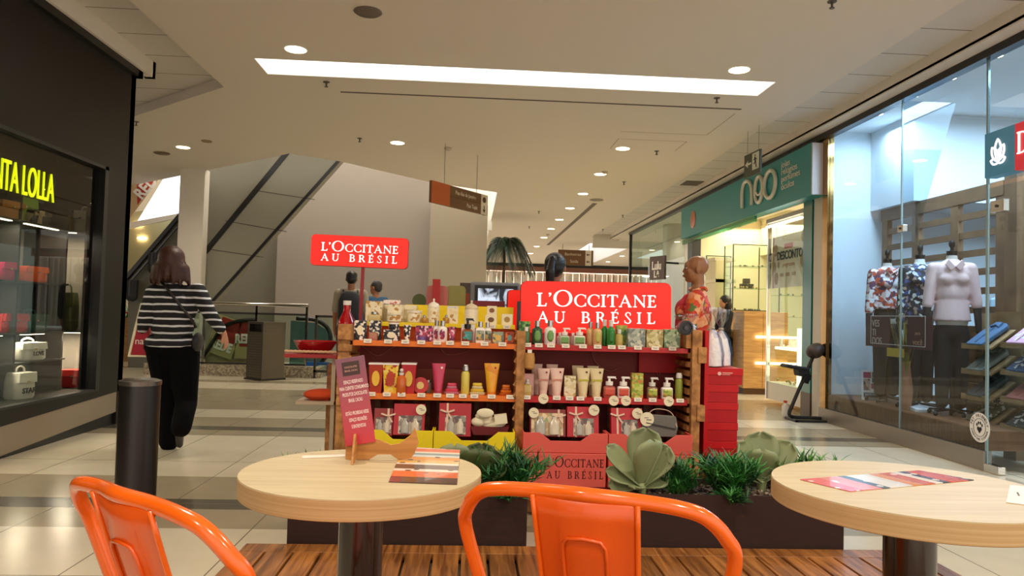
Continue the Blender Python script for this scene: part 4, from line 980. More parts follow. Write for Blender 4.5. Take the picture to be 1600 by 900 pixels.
bottle('small gold bottle left of the gold floral carton', 697, 10, 14, Y-.03, Z, paint('c99a4a', .2, .4), SILVER, G, 'ball')
jar('ornate cream jar with tall domed lid, right of two', 736, 21, 37, Y, Z, paint('e8dcc0', .3), paint('d9c9a4', .25), G, ornate=True)
carton('cream square carton with brown medallion at the bottom of a stack of two', 767, 18, 15, Y, Z, M_CREAMCARD, G, patch=M_BROWN)
carton('cream square carton with dark spot on top of a stack of two', 768, 15, 14, Y, Z+S(15, Y), M_CREAMCARD, G, patch=paint('8a5a34', .5))
carton('small cream carton with gold medallion at the right end of the yellow riser', 792, 17, 17, Y, Z, M_CREAMCARD, G, patch=paint('a8843c', .4))
price_card(768, KY+.22, Z-.01, 'stack of two cream square cartons'); price_card(791, KY+.22, Z-.01, 'small carton with gold medallion')
v = at(810, 508, Y=4.9); tag(MB().box(-.012, .012, -.02, .02, 0, .19).build('dark_carton', paint('2a1a24', .4), loc=(v.x, 4.9, 1.10)), 'tall slim dark purple carton between the red signs', 'carton')
carton('wrapped gift with pink ribbon lying on top of the cream cartons', 612, 26, 6, KY+.42, 1.25, spots(['e8d8c8', 'c8606a', 'efe6dc'], 60, .3), G)
tag(MB().box(-.16, .16, -.06, .06, 0, .03).build('cream_box', M_CREAMCARD, loc=(-.52, KY+.42, 1.215)), 'flat cream box carrying the wrapped gift at the back of the riser', 'box')
tag(MB().box(-.15, .15, -.05, .05, 0, .083).build('cream_box', M_CREAMCARD, loc=(-.52, KY+.42, 1.132)), 'wide cream box under the flat cream box at the back of the riser', 'box')
# upper right shelf
G = 'products on the upper right shelf'; Y = KY+.07
GREEN_L = paint('6b9a52', .3); DKG = paint('33523a', .2); AMB = paint('d8b47c', .2); EMER = paint('2f8a3c', .2)
carton('green carton behind a small green bottle, leftmost on the red shelf', 820, 17, 35, Y+.06, Z1, FLORAL_GR, G)
bottle('small green bottle in front of the green carton', 823, 11, 27, Y-.01, Z1, paint('4f7a4c', .2), WHITEPL, G, 'cap')
bottle('dark green bottle with oval light green label and silver cap', 840, 17, 37, Y, Z1, DKG, SILVER, G, 'cap', patch=GREEN_L)
bottle('white bottle with green oval label and silver cap', 860, 18, 38, Y, Z1, WHITEPL, SILVER, G, 'cap', patch=GREEN_L)
bottle('small clear pump bottle with green label, left of two', 883, 15, 27, Y, Z1, paint('b9c4ac', .15), WHITEPL, G, 'pump', patch=GREEN_L, shape='square')
bottle('small clear pump bottle with green label, right of two', 906, 18, 28, Y, Z1, paint('dfe4d4', .15), WHITEPL, G, 'pump', patch=GREEN_L, shape='square')
bottle('clear bottle standing behind the left small pump bottle', 875, 9, 19, Y+.06, Z1, CLEAR, WHITEPL, G, 'cap')
bottle('clear bottle standing behind the right small pump bottle', 896, 9, 19, Y+.06, Z1, CLEAR, WHITEPL, G, 'cap')
bottle('amber bottle with silver cap, behind and left of its twin', 923, 13, 37, Y+.05, Z1, AMB, SILVER, G, 'cap')
bottle('amber bottle with yellow green label and silver cap, in front of its twin', 934, 14, 37, Y, Z1, AMB, SILVER, G, 'cap', patch=paint('b9b45a', .4))
bottle('emerald green bottle with clear cap, behind and left of its twin', 945, 12, 41, Y+.05, Z1, EMER, CLEAR, G, 'cap')
bottle('emerald green bottle with red spot and clear cap', 955, 13, 41, Y, Z1, EMER, CLEAR, G, 'cap', patch=paint('2a7a34', .4))
carton('green and yellow carton behind a yellow bottle', 971, 17, 33, Y+.05, Z1, spots(['7a9a3c', '3f7a3c', 'c9b24a', '8aa84a'], 50, .4), G)
bottle('pale yellow bottle in front of the green and yellow carton', 968, 12, 27, Y-.01, Z1, paint('b9a85a', .15), CLEAR, G, 'cap')
carton('clear wrapped gift pack with grey contents', 993, 27, 29, Y, Z1, PACK_GY, G, d=.09, cat='gift pack')
carton('clear wrapped gift pack with yellow contents', 1021, 26, 28, Y, Z1, PACK_YE, G, d=.09, cat='gift pack')
carton('clear wrapped gift pack with green contents, nearest the right post', 1048, 25, 29, Y, Z1, PACK_GN, G, d=.09, cat='gift pack')
for px, w_ in [(824, 'green carton'), (842, 'dark green bottle'), (861, 'white bottle with green oval'), (884, 'left small pump bottle'), (911, 'right small pump bottle'), (934, 'amber twins'), (956, 'emerald twins'), (972, 'green and yellow carton'), (997, 'grey gift pack'), (1024, 'yellow gift pack'), (1051, 'green gift pack')]:
    price_card(px, KY, Z1, w_)
v = at(1068, 512, Y=4.55); o = thing('clip_fan', 'small black round clip fan fixed to the top of the right wooden post', 'fan', (v.x, 4.55, v.z))
MB().cyl((0, 0, 0), (0, -.05, 0), .044, 28).build('housing', paint('121112', .35), o, smooth=True, bevel=.005)
MB().lathe([(.046, 0), (.046, .01), (.036, .012), (.036, 0)], n=28).move(Matrix.Translation((0, -.048, 0)) @ Matrix.Rotation(PI/2, 4, 'X')).build('rim', paint('2a2728', .3), o, smooth=True)
MB().cyl((0, -.05, 0), (0, -.062, 0), .014, 16).build('hub', paint('3a3638', .3), o, smooth=True)
# middle left shelf
G = 'products on the middle left shelf'; Y = KY+.07
def cup_box(label, px, w, h, m, lid, patch=None): return carton(label, px, w, h, Y, Z2, m, G, cat='gift cup', lid=lid, patch=patch, taper=.22)
cup_box('rust red tapered gift cup with white lid, partly behind the notice', 588, 22, 45, paint('a83218', .4), WHITEPL, paint('e8b93a', .4))
cup_box('yellow tapered gift cup with red berries print', 611, 24, 45, FLORAL_YE, WHITEPL, paint('b23a20', .4))
cup_box('crimson tapered gift cup with yellow patch', 639, 22, 46, paint('b3242c', .4), WHITEPL, paint('d9b24a', .4))
bottle('orange waisted glass bottle in front of the crimson gift cup', 627, 15, 42, Y-.045, Z2, paint('c8642a', .12), CLEAR, G, 'ball')
tin_disc('round red tin standing on edge, yellow centre', 657, 603, 12.5, Y, Z2, paint('b8383a', .35), paint('d9c27a', .4), G)
jar('small grey jar behind the round red tin', 669, 10, 20, Y+.05, Z2, paint('8a8480', .3), SILVER, G)
squeeze('magenta pink cream tube with white print', 685, 21, 47, Y, Z2, paint('c23a5c', .35), paint('a83a58', .4), G, patch=WHITEPL)
soap_stack('stack of pink soaps in clear dishes', 706, 23, 17, Y, Z2, paint('d0405c', .35), paint('b86a7c', .25), G)
bottle('pale yellow spray bottle with silver cap', 727, 13, 46, Y, Z2, paint('d8c85a', .25), SILVER, G, 'spray')
soap_stack('stack of yellow soaps in clear dishes', 746, 24, 18, Y, Z2, paint('d8b83a', .35), paint('c9b888', .25), G)
squeeze('yellow and orange cream tube with a red spot', 768, 24, 49, Y, Z2, spots(['e59a1c', 'e2a822', 'db8a18'], 22, .3), paint('d87a18', .4), G, patch=paint('b8301c', .4))
soap_stack('stack of orange soaps next to the middle wooden post', 791, 20, 16, Y, Z2, paint('d8741c', .35), paint('b8561c', .25), G)
for px, w_ in [(580, 'rust red gift cup'), (604, 'yellow gift cup'), (627, 'orange waisted bottle'), (658, 'round red tin'), (683, 'magenta tube'), (703, 'pink soap stack'), (723, 'yellow spray bottle'), (741, 'yellow soap stack'), (768, 'yellow and orange tube'), (797, 'orange soap stack')]:
    price_card(px, KY, Z2, w_)
# middle right shelf
G = 'products on the middle right shelf'
PINKT = paint('e3bfae', .4); YELT = paint('dccb9c', .4); RBL = paint('c9513c', .4); GRNP = spots(['a9b848', 'c4cc66', '8a9a3a', 'd0803c'], 60, .4)
carton('pale pink carton behind a yellow tinted perfume bottle', 826, 16, 33, Y+.05, Z2, paint('d9a8a4', .4), G)
bottle('yellow tinted square perfume bottle, leftmost on the red middle shelf', 824, 14, 27, Y, Z2, paint('cbb36a', .15), CLEAR, G, 'ball', shape='square')
squeeze('pale pink cream tube hidden behind its neighbours, farthest left', 838, 18, 47, Y+.10, Z2, PINKT, PINKT, G)
squeeze('pale pink cream tube hidden behind its neighbours, farther right', 862, 18, 47, Y+.10, Z2, PINKT, PINKT, G)
squeeze('pale pink cream tube with red spot, left of the front pair', 849, 20, 43, Y, Z2, PINKT, PINKT, G, patch=paint('8a3a34', .4), band=paint('c98a74', .4))
squeeze('pale pink cream tube with red spot, right of the front pair', 870, 22, 44, Y, Z2, PINKT, PINKT, G, patch=paint('8a3a34', .4), band=paint('c98a74', .4))
carton('cream carton with olive print between the pink and the yellow tubes', 890, 18, 32, Y+.02, Z2, spots(['e3d8b4', 'd9cc9c', 'e6dcbc', 'b8a468'], 60, .4), G)
squeeze('cream yellow tube hidden behind its neighbours, left of two', 902, 18, 46, Y+.10, Z2, YELT, YELT, G)
squeeze('cream yellow tube hidden behind its neighbours, right of two', 926, 18, 46, Y+.10, Z2, YELT, YELT, G)
squeeze('cream yellow tube with brown spot, left of the front pair', 911, 22, 45, Y, Z2, YELT, YELT, G, patch=paint('6a3a2c', .4), band=paint('b9b03a', .4))
squeeze('cream yellow tube with brown spot, right of the front pair', 932, 22, 45, Y, Z2, YELT, YELT, G, patch=paint('6a3a2c', .4), band=paint('b9b03a', .4))
bottle('pinkish pump bottle with red label, left of the white one', 952, 19, 33, Y, Z2, paint('a85a4c', .15), WHITEPL, G, 'pump', patch=RBL, shape='square')
bottle('white pump bottle with red label', 974, 19, 33, Y, Z2, WHITEPL, WHITEPL, G, 'pump', patch=RBL, shape='square')
carton('tall green and yellow swirled carton', 995, 18, 39, Y, Z2, GRNP, G)
bottle('clear pump bottle with green label', 1019, 17, 33, Y, Z2, paint('8a6a50', .15), CLEAR, G, 'pump', patch=GRNP, shape='square')
bottle('white pump bottle with green label', 1042, 18, 33, Y, Z2, WHITEPL, WHITEPL, G, 'pump', patch=GRNP, shape='square')
bottle('olive green spray can with clear cap, nearest the right slatted side', 1061, 12, 41, Y, Z2, paint('8f9a3c', .3), CLEAR, G, 'spray')
for px, w_ in [(823, 'yellow tinted perfume'), (870, 'right pink tube'), (890, 'cream carton'), (907, 'left yellow tube'), (934, 'right yellow tube'), (997, 'swirled carton'), (1020, 'clear pump bottle'), (1063, 'olive spray can')]:
    price_card(px, KY, Z2, w_)
disc_tag(849, 623, 8, KY-.001, 'below the left front pink tube'); disc_tag(959, 626, 8, KY-.001, 'below the pinkish pump bottle'); disc_tag(978, 626, 8, KY-.001, 'below the white pump bottle with red label'); disc_tag(1045, 627, 8, KY-.001, 'below the white pump bottle with green label')
# wicker cup on the middle post
v = at(826, 576, Y=4.62); o = thing('wicker_basket', 'small wicker cup of white sticks beside the middle wooden post', 'basket', (v.x, 4.57, v.z))
MB().lathe([(.02, 0), (.03, .01), (.033, .06), (.028, .1)], n=20).build('woven_cup', wood('9a6a30', 'd8a45c', .7, (30, 30, 60), 8), o, smooth=True)
for k in (-1, 0, 1): MB().box(.009*k-.004, .009*k+.004, -.003, .003, .06, .12).build('paper_stick', WHITEPL, o)
# gift boxes in the bins
G = 'gift boxes in the bins'; zb = .222
RIB = paint('d9b8a0', .5); WINDOW_STUFF = spots(['8a8078', 'b8a890', '5a4a44', 'c9c0b4', '7a5a58'], 38, .25)
def bow(mb, c, s):
    x, y, z = c
    for a in (18, 162, -55): mb.obox((x+s*.5*math.cos(R(a)), y-.004, z+s*.5*math.sin(R(a))), (s, .003, s*.22), Matrix.Rotation(-R(a), 3, 'Y'))
    mb.ell((x, y-.006, z), s*.14)
def gift(label, x0, x1, y0, y1, m, win, group, inner=WINDOW_STUFF, ribbon=None, Y=4.52, tilt=-12):
    a = at((x0+x1)/2, y1, Y=Y); W = S(x1-x0, Y)/2; T = S(y1-y0, Y); o = thing('gift_box', label, 'gift box', (a.x, Y, a.z), 0, group)
    o.rotation_euler = (R(tilt), 0, 0)
    MB().box(-W, W, 0, .05, 0, T).build('box', m, o, bevel=.002)
    if win:
        wx0, wx1, wy0, wy1 = [S(q, Y) for q in win]; u0, u1 = -W+wx0, -W+wx1; v1, v0 = T-wy0, T-wy1
        MB().box(u0, u1, -.002, .001, v0, v1).build('window_contents', inner, o)
        for k in range(2):
            xx = u0+(u1-u0)*(.28+.44*k)
            MB().lathe([((u1-u0)*.17, 0), ((u1-u0)*.17, (v1-v0)*.55), ((u1-u0)*.08, (v1-v0)*.65), ((u1-u0)*.08, (v1-v0)*.8)], c=(xx, -.008, v0+.004), n=14, sy=.5).build('small_bottle', paint('c9bda8' if k else 'a8a49c', .2), o, smooth=True)
    if ribbon is not None:
        mb = MB(); rx = -W+S(ribbon, Y); mb.box(rx-.006, rx+.006, -.004, 0, 0, T); bow(mb, (rx, -.004, T*.72), .045); mb.build('ribbon_bow', RIB, o)
    return o
gift('red gift box with tan bow and a heart shaped tag, behind the notice', 583, 612, 639, 681, paint('8a2020', .4), (3, 27, 14, 38), G, ribbon=22)
gift('crimson gift box with a clear window showing two small bottles', 614, 662, 632, 680, paint('b01c28', .45), (8, 44, 18, 46), G)
gift('crimson gift box with tan ribbon and clear window in the second yellow bin', 685, 735, 631, 682, paint('a81824', .45), (10, 42, 19, 48), G, ribbon=13)
gift('crimson gift box with wide tan ribbon and window in the first coral bin', 886, 936, 636, 683, paint('b41a28', .45), (10, 42, 18, 45), G, ribbon=14)
gift('crimson gift box with cream bow and glass jar window in the second coral bin', 955, 1005, 638, 684, paint('b41a28', .45), (16, 42, 18, 46), G, ribbon=10)
gift('low gift box of soap bottles with tan bow, leftmost in the first coral bin', 828, 884, 640, 682, paint('7a1818', .4), (2, 52, 6, 40), G, inner=spots(['d9c49a', 'b89868', 'c9b890', '8a9a6a'], 38, .25), ribbon=45)
a = at(765, 681, Y=4.5); o = thing('gift_basket', 'dark red basket of cream towels and soaps wrapped in clear film', 'gift basket', (a.x, 4.52, a.z), 0, G)
MB().prism([(-.10, 0), (.10, 0), (.118, .05), (-.118, .05)], 'xz', 0, .08).build('basket', paint('6a1418', .5), o, bevel=.003)
mb = MB()
for x_, z_, rx, rz in [(-.07, .075, .045, .03), (-.01, .08, .05, .035), (.06, .085, .045, .04), (.02, .06, .07, .025), (-.05, .11, .04, .022)]: mb.ell((x_, .03, z_), (rx, .03, rz))
mb.obox((.065, .0, .1), (.075, .05, .055), Matrix.Rotation(R(-8), 3, 'Y')); mb.build('towels_and_soaps', M_CREAMCARD, o, smooth=True)
MB().ell((-.03, -.012, .135), (.052, .006, .028)).build('oval_tag', M_CREAMCARD, o, smooth=True)
a = at(1032, 683, Y=4.5); o = thing('woven_pouch', 'grey woven pouch with a zip and thin handle in the second coral bin', 'pouch', (a.x, 4.51, a.z), 0, G)
MB().prism([(-.10, 0), (.10, 0), (.112, .06), (.098, .125), (-.095, .135), (-.11, .06)], 'xz', 0, .045).build('pouch_body', wood('4c4a46', '86837a', .8, (90, 20, 60), 6, 'woven_grey'), o, bevel=.008)
MB().bar((-.09, -.004, .085), (.095, -.004, .05), .006, .006).build('zip', paint('3a3836', .4), o)
MB().tube(smooth_path([(-.08, .02, .13), (-.03, .02, .165), (.05, .02, .158), (.09, .02, .12), (.098, -.01, .06)], 5), .003, 6).build('handle', paint('c9aa94', .5), o, smooth='all')
disc_tag(658, 640, 8, 4.53, 'on the window gift box in the first yellow bin'); disc_tag(928, 641, 8.5, 4.53, 'at the corner of the wide ribbon gift box'); disc_tag(996, 646, 8.5, 4.53, 'smaller of two beside the grey pouch'); disc_tag(1011, 655, 11, 4.505, 'larger of the two, over the grey pouch'); disc_tag(834, 645, 8, 4.53, 'on the soap bottle gift box')
# dark slatted pallets behind the gift boxes
mb = MB()
for k in range(26): kb(-.68+.08*k, -.68+.08*k+.035, .28, .30, .2, .66, mb)
mb.build('rear_slats', wood('3a2214', '6a452a', .7, (3, 3, 3), 6), kiosk)

# --- red shoe-box stack at the right of the kiosk
zs = 0.0; G = 'red boxes stacked at the right of the kiosk'
tops = ['topmost, with a small round logo', 'second from the top', 'third from the top', 'fourth from the top', 'second from the bottom', 'bottom one, behind the plants']
hts = [.105, .11, .125, .115, .125, .20]
z_ = .90
for k, (nm, hh_) in enumerate(zip(tops, hts)):
    z_ -= hh_+.002; x0, x1 = (1.505, 1.742) if k == 0 else (1.505, 1.715)
    o = thing('red_box', 'red lidded cardboard box in the stack beside the kiosk, %s' % nm, 'box', ((x0+x1)/2, 4.75, z_), 0, G); h = (x1-x0)/2
    MB().box(-h+.004, h-.004, -.10, .20, 0, hh_-.035).build('box', paint('ad1018', .45, spec=.3), o)
    MB().box(-h, h, -.104, .204, hh_-.045, hh_).build('lid', paint('bc1119', .42, spec=.3), o, bevel=.002)
    if k == 0:
        MB().cyl((-.035, -.1045, .07), (-.035, -.1055, .07), .012, 20).build('logo', paint('e8b9ae', .5), o)
        MB().box(-.018, .05, -.1055, -.1045, .072, .078).box(-.018, .035, -.1055, -.1045, .062, .066).build('logo_lines', paint('e0a49a', .5), o)
tag(MB().box(-.105, .105, -.10, .20, 0, z_-.001).build('wooden_crate', M_PALLET, loc=(1.61, 4.75, 0)), 'wooden crate carrying the stack of red boxes', 'crate')
# clear cellophane gifts
M_CELLO = glass('f0edf4', .12, 1.2, 'cellophane')
def cello(label, px, Y, z, w, h, seed):
    rnd = random.Random(seed); b = at(px, 560, Y=Y); o = thing('cellophane_gift', label, 'gift', (b.x, Y, z), 0, 'gifts in clear cellophane'); W = w/2
    def shell(prof, n=28):
        mb = MB(); vs = []
        for r, zz in prof:
            for i in range(n):
                a = 2*PI*i/n; k = 1+.16*math.sin(a*7+zz*30)+rnd.uniform(-.06, .06); vs.append((r*k*math.cos(a), r*k*.7*math.sin(a), zz))
        m_ = len(prof); mb.add(vs, [(j*n+i, j*n+(i+1) % n, (j+1)*n+(i+1) % n, (j+1)*n+i) for j in range(m_-1) for i in range(n)]); return mb
    shell([(W, 0), (W*.98, h*.2), (W*.7, h*.48), (W*.18, h*.64), (W*.16, h*.66), (W*.5, h*.8), (W*.8, h*.93), (W*.75, h)]).build('wrap', M_CELLO, o, smooth='all')
    MB().lathe([(W*.86, .004), (W*.84, h*.22), (W*.58, h*.46), (W*.13, h*.62)], n=16).build('contents', paint('e6e2e4', .35, var=.14, scale=40, bump=.6), o, smooth=True)
    MB().lathe([(W*.22, h*.635), (W*.22, h*.665)], n=12).build('tie', paint('b8ae9a', .5), o)
    return o
cello('tall clear cellophane gift on the red boxes, left of the two tied bundles', 1112, 4.72, .905, .15, .38, 1)
cello('tall clear cellophane gift on the red boxes, right of the two tied bundles', 1126, 4.82, .905, .15, .37, 2)
cello('small cellophane bundle on the kiosk corner below the red blouse, left one', 1062, 5.0, 1.07, .09, .16, 3)
cello('small cellophane bundle on the kiosk corner below the red blouse, right one', 1079, 4.95, 1.07, .10, .17, 4)
tag(MB().box(-.17, .17, -.12, .12, 0, .028).build('white_tray', WHITEPL, loc=(1.33, 4.98, 1.041)), 'flat white tray under the small cellophane bundles', 'tray')
tag(MB().box(-.17, .17, -.10, .10, 0, .20).build('red_box_stand', M_RED, loc=(1.30, 5.0, .841)), 'red block under the white tray at the right rear of the kiosk', 'box')

# --- lit signs
def lit_sign(label, cx, cy, cz, w, h, rz=0.0, roll=0.0, pole=None, letters=True, tw=.8, hu=None, y1=.53, y2=.16):
    o = thing('lit_sign', label, 'sign', (cx, cy, cz), rz); o.rotation_euler = (0, roll, rz); r = min(w, h)*.13; pts = []
    for (sx, sz, a0) in ((1, 1, 0), (-1, 1, 90), (-1, -1, 180), (1, -1, 270)):
        for k in range(7): a = R(a0+15*k); pts.append((sx*(w/2-r)+r*math.cos(a), sz*(h/2-r)+r*math.sin(a)))
    MB().prism(pts, 'xz', 0, .012).build('face_panel', M_SIGNRED, o)
    MB().prism([(x*1.006, z*1.02) for x, z in pts], 'xz', .012, .055).build('rim', paint('a01810', .4), o)
    if letters:
        u = hu or h*.30
        serif('lettering', brand_rows(w*tw, u, h*(y1-.5), h*(y2-.5)), w*tw, u, M_SIGNWHITE, o, face_front(0, -.0015, 0), .0015)
    if pole: MB().box(-.011+pole[0], .011+pole[0], .018, .04, -h/2-pole[1], -h/2).build('pole', paint('8e1420', .4), o)
    return o
lit_sign('lit red sign with white serif lettering on a thin red pole', -.767, 5.1, 1.602, .655, .208, 0, R(.8), pole=(.025, .66), hu=.057, y1=.476, y2=.155)
lit_sign('large lit red sign with white serif lettering over the red shelf', .846, 4.96, 1.262, 1.02, .345, 0, R(-.9), hu=.089, y1=.52, y2=.20, tw=.80)
tag(kb(.40, 1.29, .37, .40, .84, 1.09).build('sign_stand', M_REDSHELF, loc=(.32, KY, 0)), 'low red board carrying the large lit sign', 'sign stand')
lit_sign('smaller lit red sign half hidden behind the large one', .385, 5.5, 1.232, .22, .30, R(8), 0, pole=(0, .24), letters=False)
# coloured rounded boards behind the kiosk
def board(label, x0, x1, y0, y1, Y, m, cat='display board'):
    a = at(x0, y0, Y=Y); b_ = at(x1, y1, Y=Y); w = b_.x-a.x; r = min(.035, w*.25) if w > .1 else .004; pts = []; W = w/2; zt_ = a.z
    for (sx, a0) in ((1, 0), (-1, 90)):
        for k in range(7): t = R(a0+15*k); pts.append((sx*(W-r)+r*math.cos(t), zt_-r+r*math.sin(t)))
    pts += [(-W, .0), (W, .0)]
    return tag(MB().prism(pts, 'xz', 0, .03).build('rounded_board', m, loc=((a.x+b_.x)/2, Y, 0)), label, cat)
board('pink rounded board standing behind the kiosk', 667, 699, 446, 478, 6.3, paint('dd857e', .5))
board('olive green rounded board standing behind the kiosk', 697, 727, 446, 478, 6.33, paint('a6aa5c', .5))
board('tall narrow red board in front of the pink rounded board', 676, 687, 436, 476, 6.2, paint('c8281c', .4))
board('small rust red board left of the grey terminal', 727, 733, 458, 478, 6.6, paint('a34a2a', .5))
v = at(655, 470, Y=6.4); tag(MB().cyl((0, 0, 0), (0, .02, 0), .06, 28).box(-.01, .01, 0, .02, -v.z, -.05).build('round_board', paint('5f7440', .5), loc=(v.x, 6.4, v.z)), 'olive green round board on a post left of the pink board', 'display board')
tag(MB().box(-.12, .12, -.08, .08, 0, .05).build('crimson_box', paint('8a1c30', .4), loc=(.14, 5.72, 1.25)), 'crimson flat box behind the yellow strip under the terminal screen', 'box')
tag(MB().box(-.14, .14, -.1, .1, 0, 1.25).build('red_block', M_RED, loc=(.14, 5.76, 0)), 'red block under the crimson flat box', 'box')

# --- left end of the kiosk: tray, bowl, bottle, cushion
tr = thing('red_tray_table', 'red folding tray with a braided rope edge at the left of the kiosk', 'tray', (-1.02, 5.0, 0))
MB().box(-.17, .17, -.14, .14, .885, .912).build('tray_board', paint('9c1a1a', .4), tr, bevel=.004)
MB().tube([(-.165+.33*k/24, -.145+.004*(k % 2), .925+.003*(k % 2)) for k in range(25)], .009, 8).build('braided_edge', paint('c9a07a', .7), tr, smooth='all')
MB().box(.13, .155, -.1, -.06, 0, .885).box(.13, .155, .06, .1, 0, .885).box(-.09, .155, -.12, .12, .585, .605).build('frame', paint('b8a48a', .5), tr)
MB().lathe([(.08, .934), (.11, .955), (.135, 1.0), (.142, 1.012), (.136, 1.012), (.125, .995), (.10, .965), (.02, .955)], n=36).build('red_bowl', paint('a8101a', .2, coat=.4), smooth=True, loc=(-1.02, 5.0, -.021))
tag(bpy.data.objects['red_bowl'], 'shiny red bowl on the red tray at the left of the kiosk', 'bowl')
o = thing('red_bottle', 'large red glass bottle with white cap at the left end of the kiosk', 'bottle', (-.84, 5.12, .84))
MB().lathe([(.05, 0), (.055, .02), (.06, .24), (.055, .29), (.025, .35), (.023, .40)], n=28).build('bottle_body', paint('b0101c', .12, coat=.6), o, smooth=True)
MB().cyl((0, 0, .395), (0, 0, .425), .027, 20).build('cap', WHITEPL, o, smooth=True)
tag(MB().box(-.08, .08, -.1, .1, 0, .84).build('wooden_block', M_PALLET, loc=(-.86, 5.12, 0)), 'wooden block under the large red bottle', 'crate')
cu = MB().ell((0, 0, .035), (.115, .10, .038)).box(-.06, .06, -.05, .05, 0, .01); tag(cu.build('orange_cushion', paint('cc4716', .8, bump=.2), smooth=True, loc=(-.97, 4.99, .605)), 'orange cloth cushion on the lower rail of the red tray table', 'cushion')

# ================================================================== MIDDLE DISTANCE: bin, railing, escalator, signs, palm
o = thing('litter_bin', 'square steel litter bin with perforated front in front of the railing', 'bin', (-3.42, 12.75, 0), R(-40))
MB().box(-.22, .22, -.22, .22, 0, .80).box(-.22, .22, .16, .22, .8, .95).box(-.22, -.17, -.22, .22, .8, .95).box(.17, .22, -.22, .22, .8, .95).box(-.22, .22, -.22, .22, .93, .97).build('body', M_STEEL, o, bevel=.004)
MB().box(-.24, .24, -.24, .24, 0, .03).build('base', M_BLACK, o)
mb = MB()
for i in range(17):
    mb.box(-.18, .18, -.2225, -.22, .06+.042*i, .06+.042*i+.012)
mb.build('perforated_panel', paint('6a655e', .4, .6), o)
MB().box(-.17, .17, -.12, -.11, .80, .93).box(-.17, .17, -.21, .15, .795, .802).build('opening_shade', M_BLACK, o)  # black sheets stand in for the shade inside the opening

rl = thing('glass_railing', 'chrome and glass railing around the escalator well', 'railing', (0, 13.3, 0))
MB().box(-5.6, -2.70, -.12, .12, 0, .19).build('stone_kerb', spots(['a89a80', '8f826c', 'b8ac92', '7d715e'], 40, .5), rl)
MB().box(-2.70, -2.58, -.12, 1.6, 0, .19).build('stone_kerb_return', spots(['a89a80', '8f826c', 'b8ac92', '7d715e'], 40, .5), rl)
MB().cyl((-5.6, 0, 1.26), (-2.86, 0, 1.26), .032, 16).build('handrail', M_CHROME, rl, smooth=True)
for x in (-5.5, -4.65, -3.75, -2.88):
    MB().box(x-.02, x+.02, -.02, .02, .19, 1.26).build('post', M_CHROME, rl)
MB().box(-5.5, -2.9, -.004, .004, .24, 1.08).build('glass_pane', M_GLASSG, rl)
MB().box(-5.5, -2.88, -.02, .02, 1.08, 1.115).box(-5.5, -2.88, -.02, .02, .20, .23).build('glass_channel', paint('2a2724', .4), rl)
r2 = thing('side_railing', 'lower chrome and glass railing beside the escalator landing', 'railing', (-2.35, 13.2, 0))
MB().box(-.36, .36, -.02, .02, 1.06, 1.10).box(-.36, -.32, -.02, .02, 0, 1.10).box(.32, .36, -.02, .02, 0, 1.1).box(-.36, .36, -.02, .02, .1, .14).build('frame', paint('4a443e', .3, .7), r2)
MB().box(-.32, .32, -.004, .004, .14, 1.06).build('glass_pane', M_GLASSG, r2)
# escalator seen end-on behind the railing: black handrail loops
es = thing('escalator_handrail', 'black curved escalator handrail loop right of the litter bin', 'escalator handrail', (-2.72, 14.0, 0))
MB().tube(smooth_path([(-.12, .0, .1), (.08, 0, .35), (.14, 0, .6), (.08, 0, .85), (-.15, 0, 1.0), (-.5, 0, 1.02)], 6), .04, 10).build('handrail', M_BLACK, es, smooth='all')
MB().prism([(-.6, 0), (-.1, 0), (.08, .35), (.12, .6), (.06, .82), (-.15, .95), (-.6, .98)], 'xz', -.01, .01).build('glass_side', glass('a9c9cc', 0, .2, 'teal_glass'), es)
es = thing('escalator_handrail', 'black curved escalator handrail loop behind the red bottle', 'escalator handrail', (-1.55, 14.2, 0))
MB().tube(smooth_path([(-.62, 0, .92), (-.3, 0, 1.0), (.0, 0, .99), (.18, 0, .85), (.22, 0, .6), (.1, 0, .3), (-.1, 0, .1)], 6), .04, 10).build('handrail', M_BLACK, es, smooth='all')
MB().prism([(-.6, 0), (0, 0), (.16, .35), (.2, .6), (.12, .82), (-.1, .94), (-.6, .88)], 'xz', -.01, .01).build('glass_side', glass('a9c9cc', 0, .2, 'teal_glass'), es)
tag(MB().box(-.3, .3, -.04, .04, 0, .24).build('blue_sign', paint('1f5cae', .4), loc=(-2.65, 13.75, 0)), 'blue low panel behind the railing post right of the litter bin', 'sign')
tag(MB().box(-.3, .3, -.04, .04, .0, .86).build('pale_blue_sign', paint('9cc0cc', .5), loc=(-2.02, 13.9, 0)), 'pale blue panel behind the side railing left of the red bottle', 'sign')
# escalator cladding: sloping grey panels between two black bands
def P2(px, py, Y): v = at(px, py, Y=Y); return (v.x, v.z)
ec = thing('escalator', 'escalator clad in sloping grey panels rising to the right above the railing', 'escalator', (0, 13.75, 0))
A1, A2, A3, A4 = P2(462, 200, 13.75), P2(575, 200, 13.75), P2(322, 482, 13.75), P2(248, 482, 13.75)
MB().prism([A1, A2, A3, A4], 'xz', 0, .35).build('cladding_panel', M_GREYP, ec)
def band(p, q, w, y0, y1, name, m):
    (x0, z0), (x1, z1) = p, q; d = Vector((x1-x0, z1-z0)).normalized(); n = Vector((-d.y, d.x))*w/2
    MB().prism([(x0+n.x, z0+n.y), (x1+n.x, z1+n.y), (x1-n.x, z1-n.y), (x0-n.x, z0-n.y)], 'xz', y0, y1).build(name, m, ec)
band(P2(480, 200, 13.75), P2(279, 445, 13.75), .09, -.02, .01, 'black_trim', M_BLACK)
band(P2(575, 200, 13.75), P2(322, 482, 13.75), .05, -.02, .03, 'black_trim', M_BLACK)
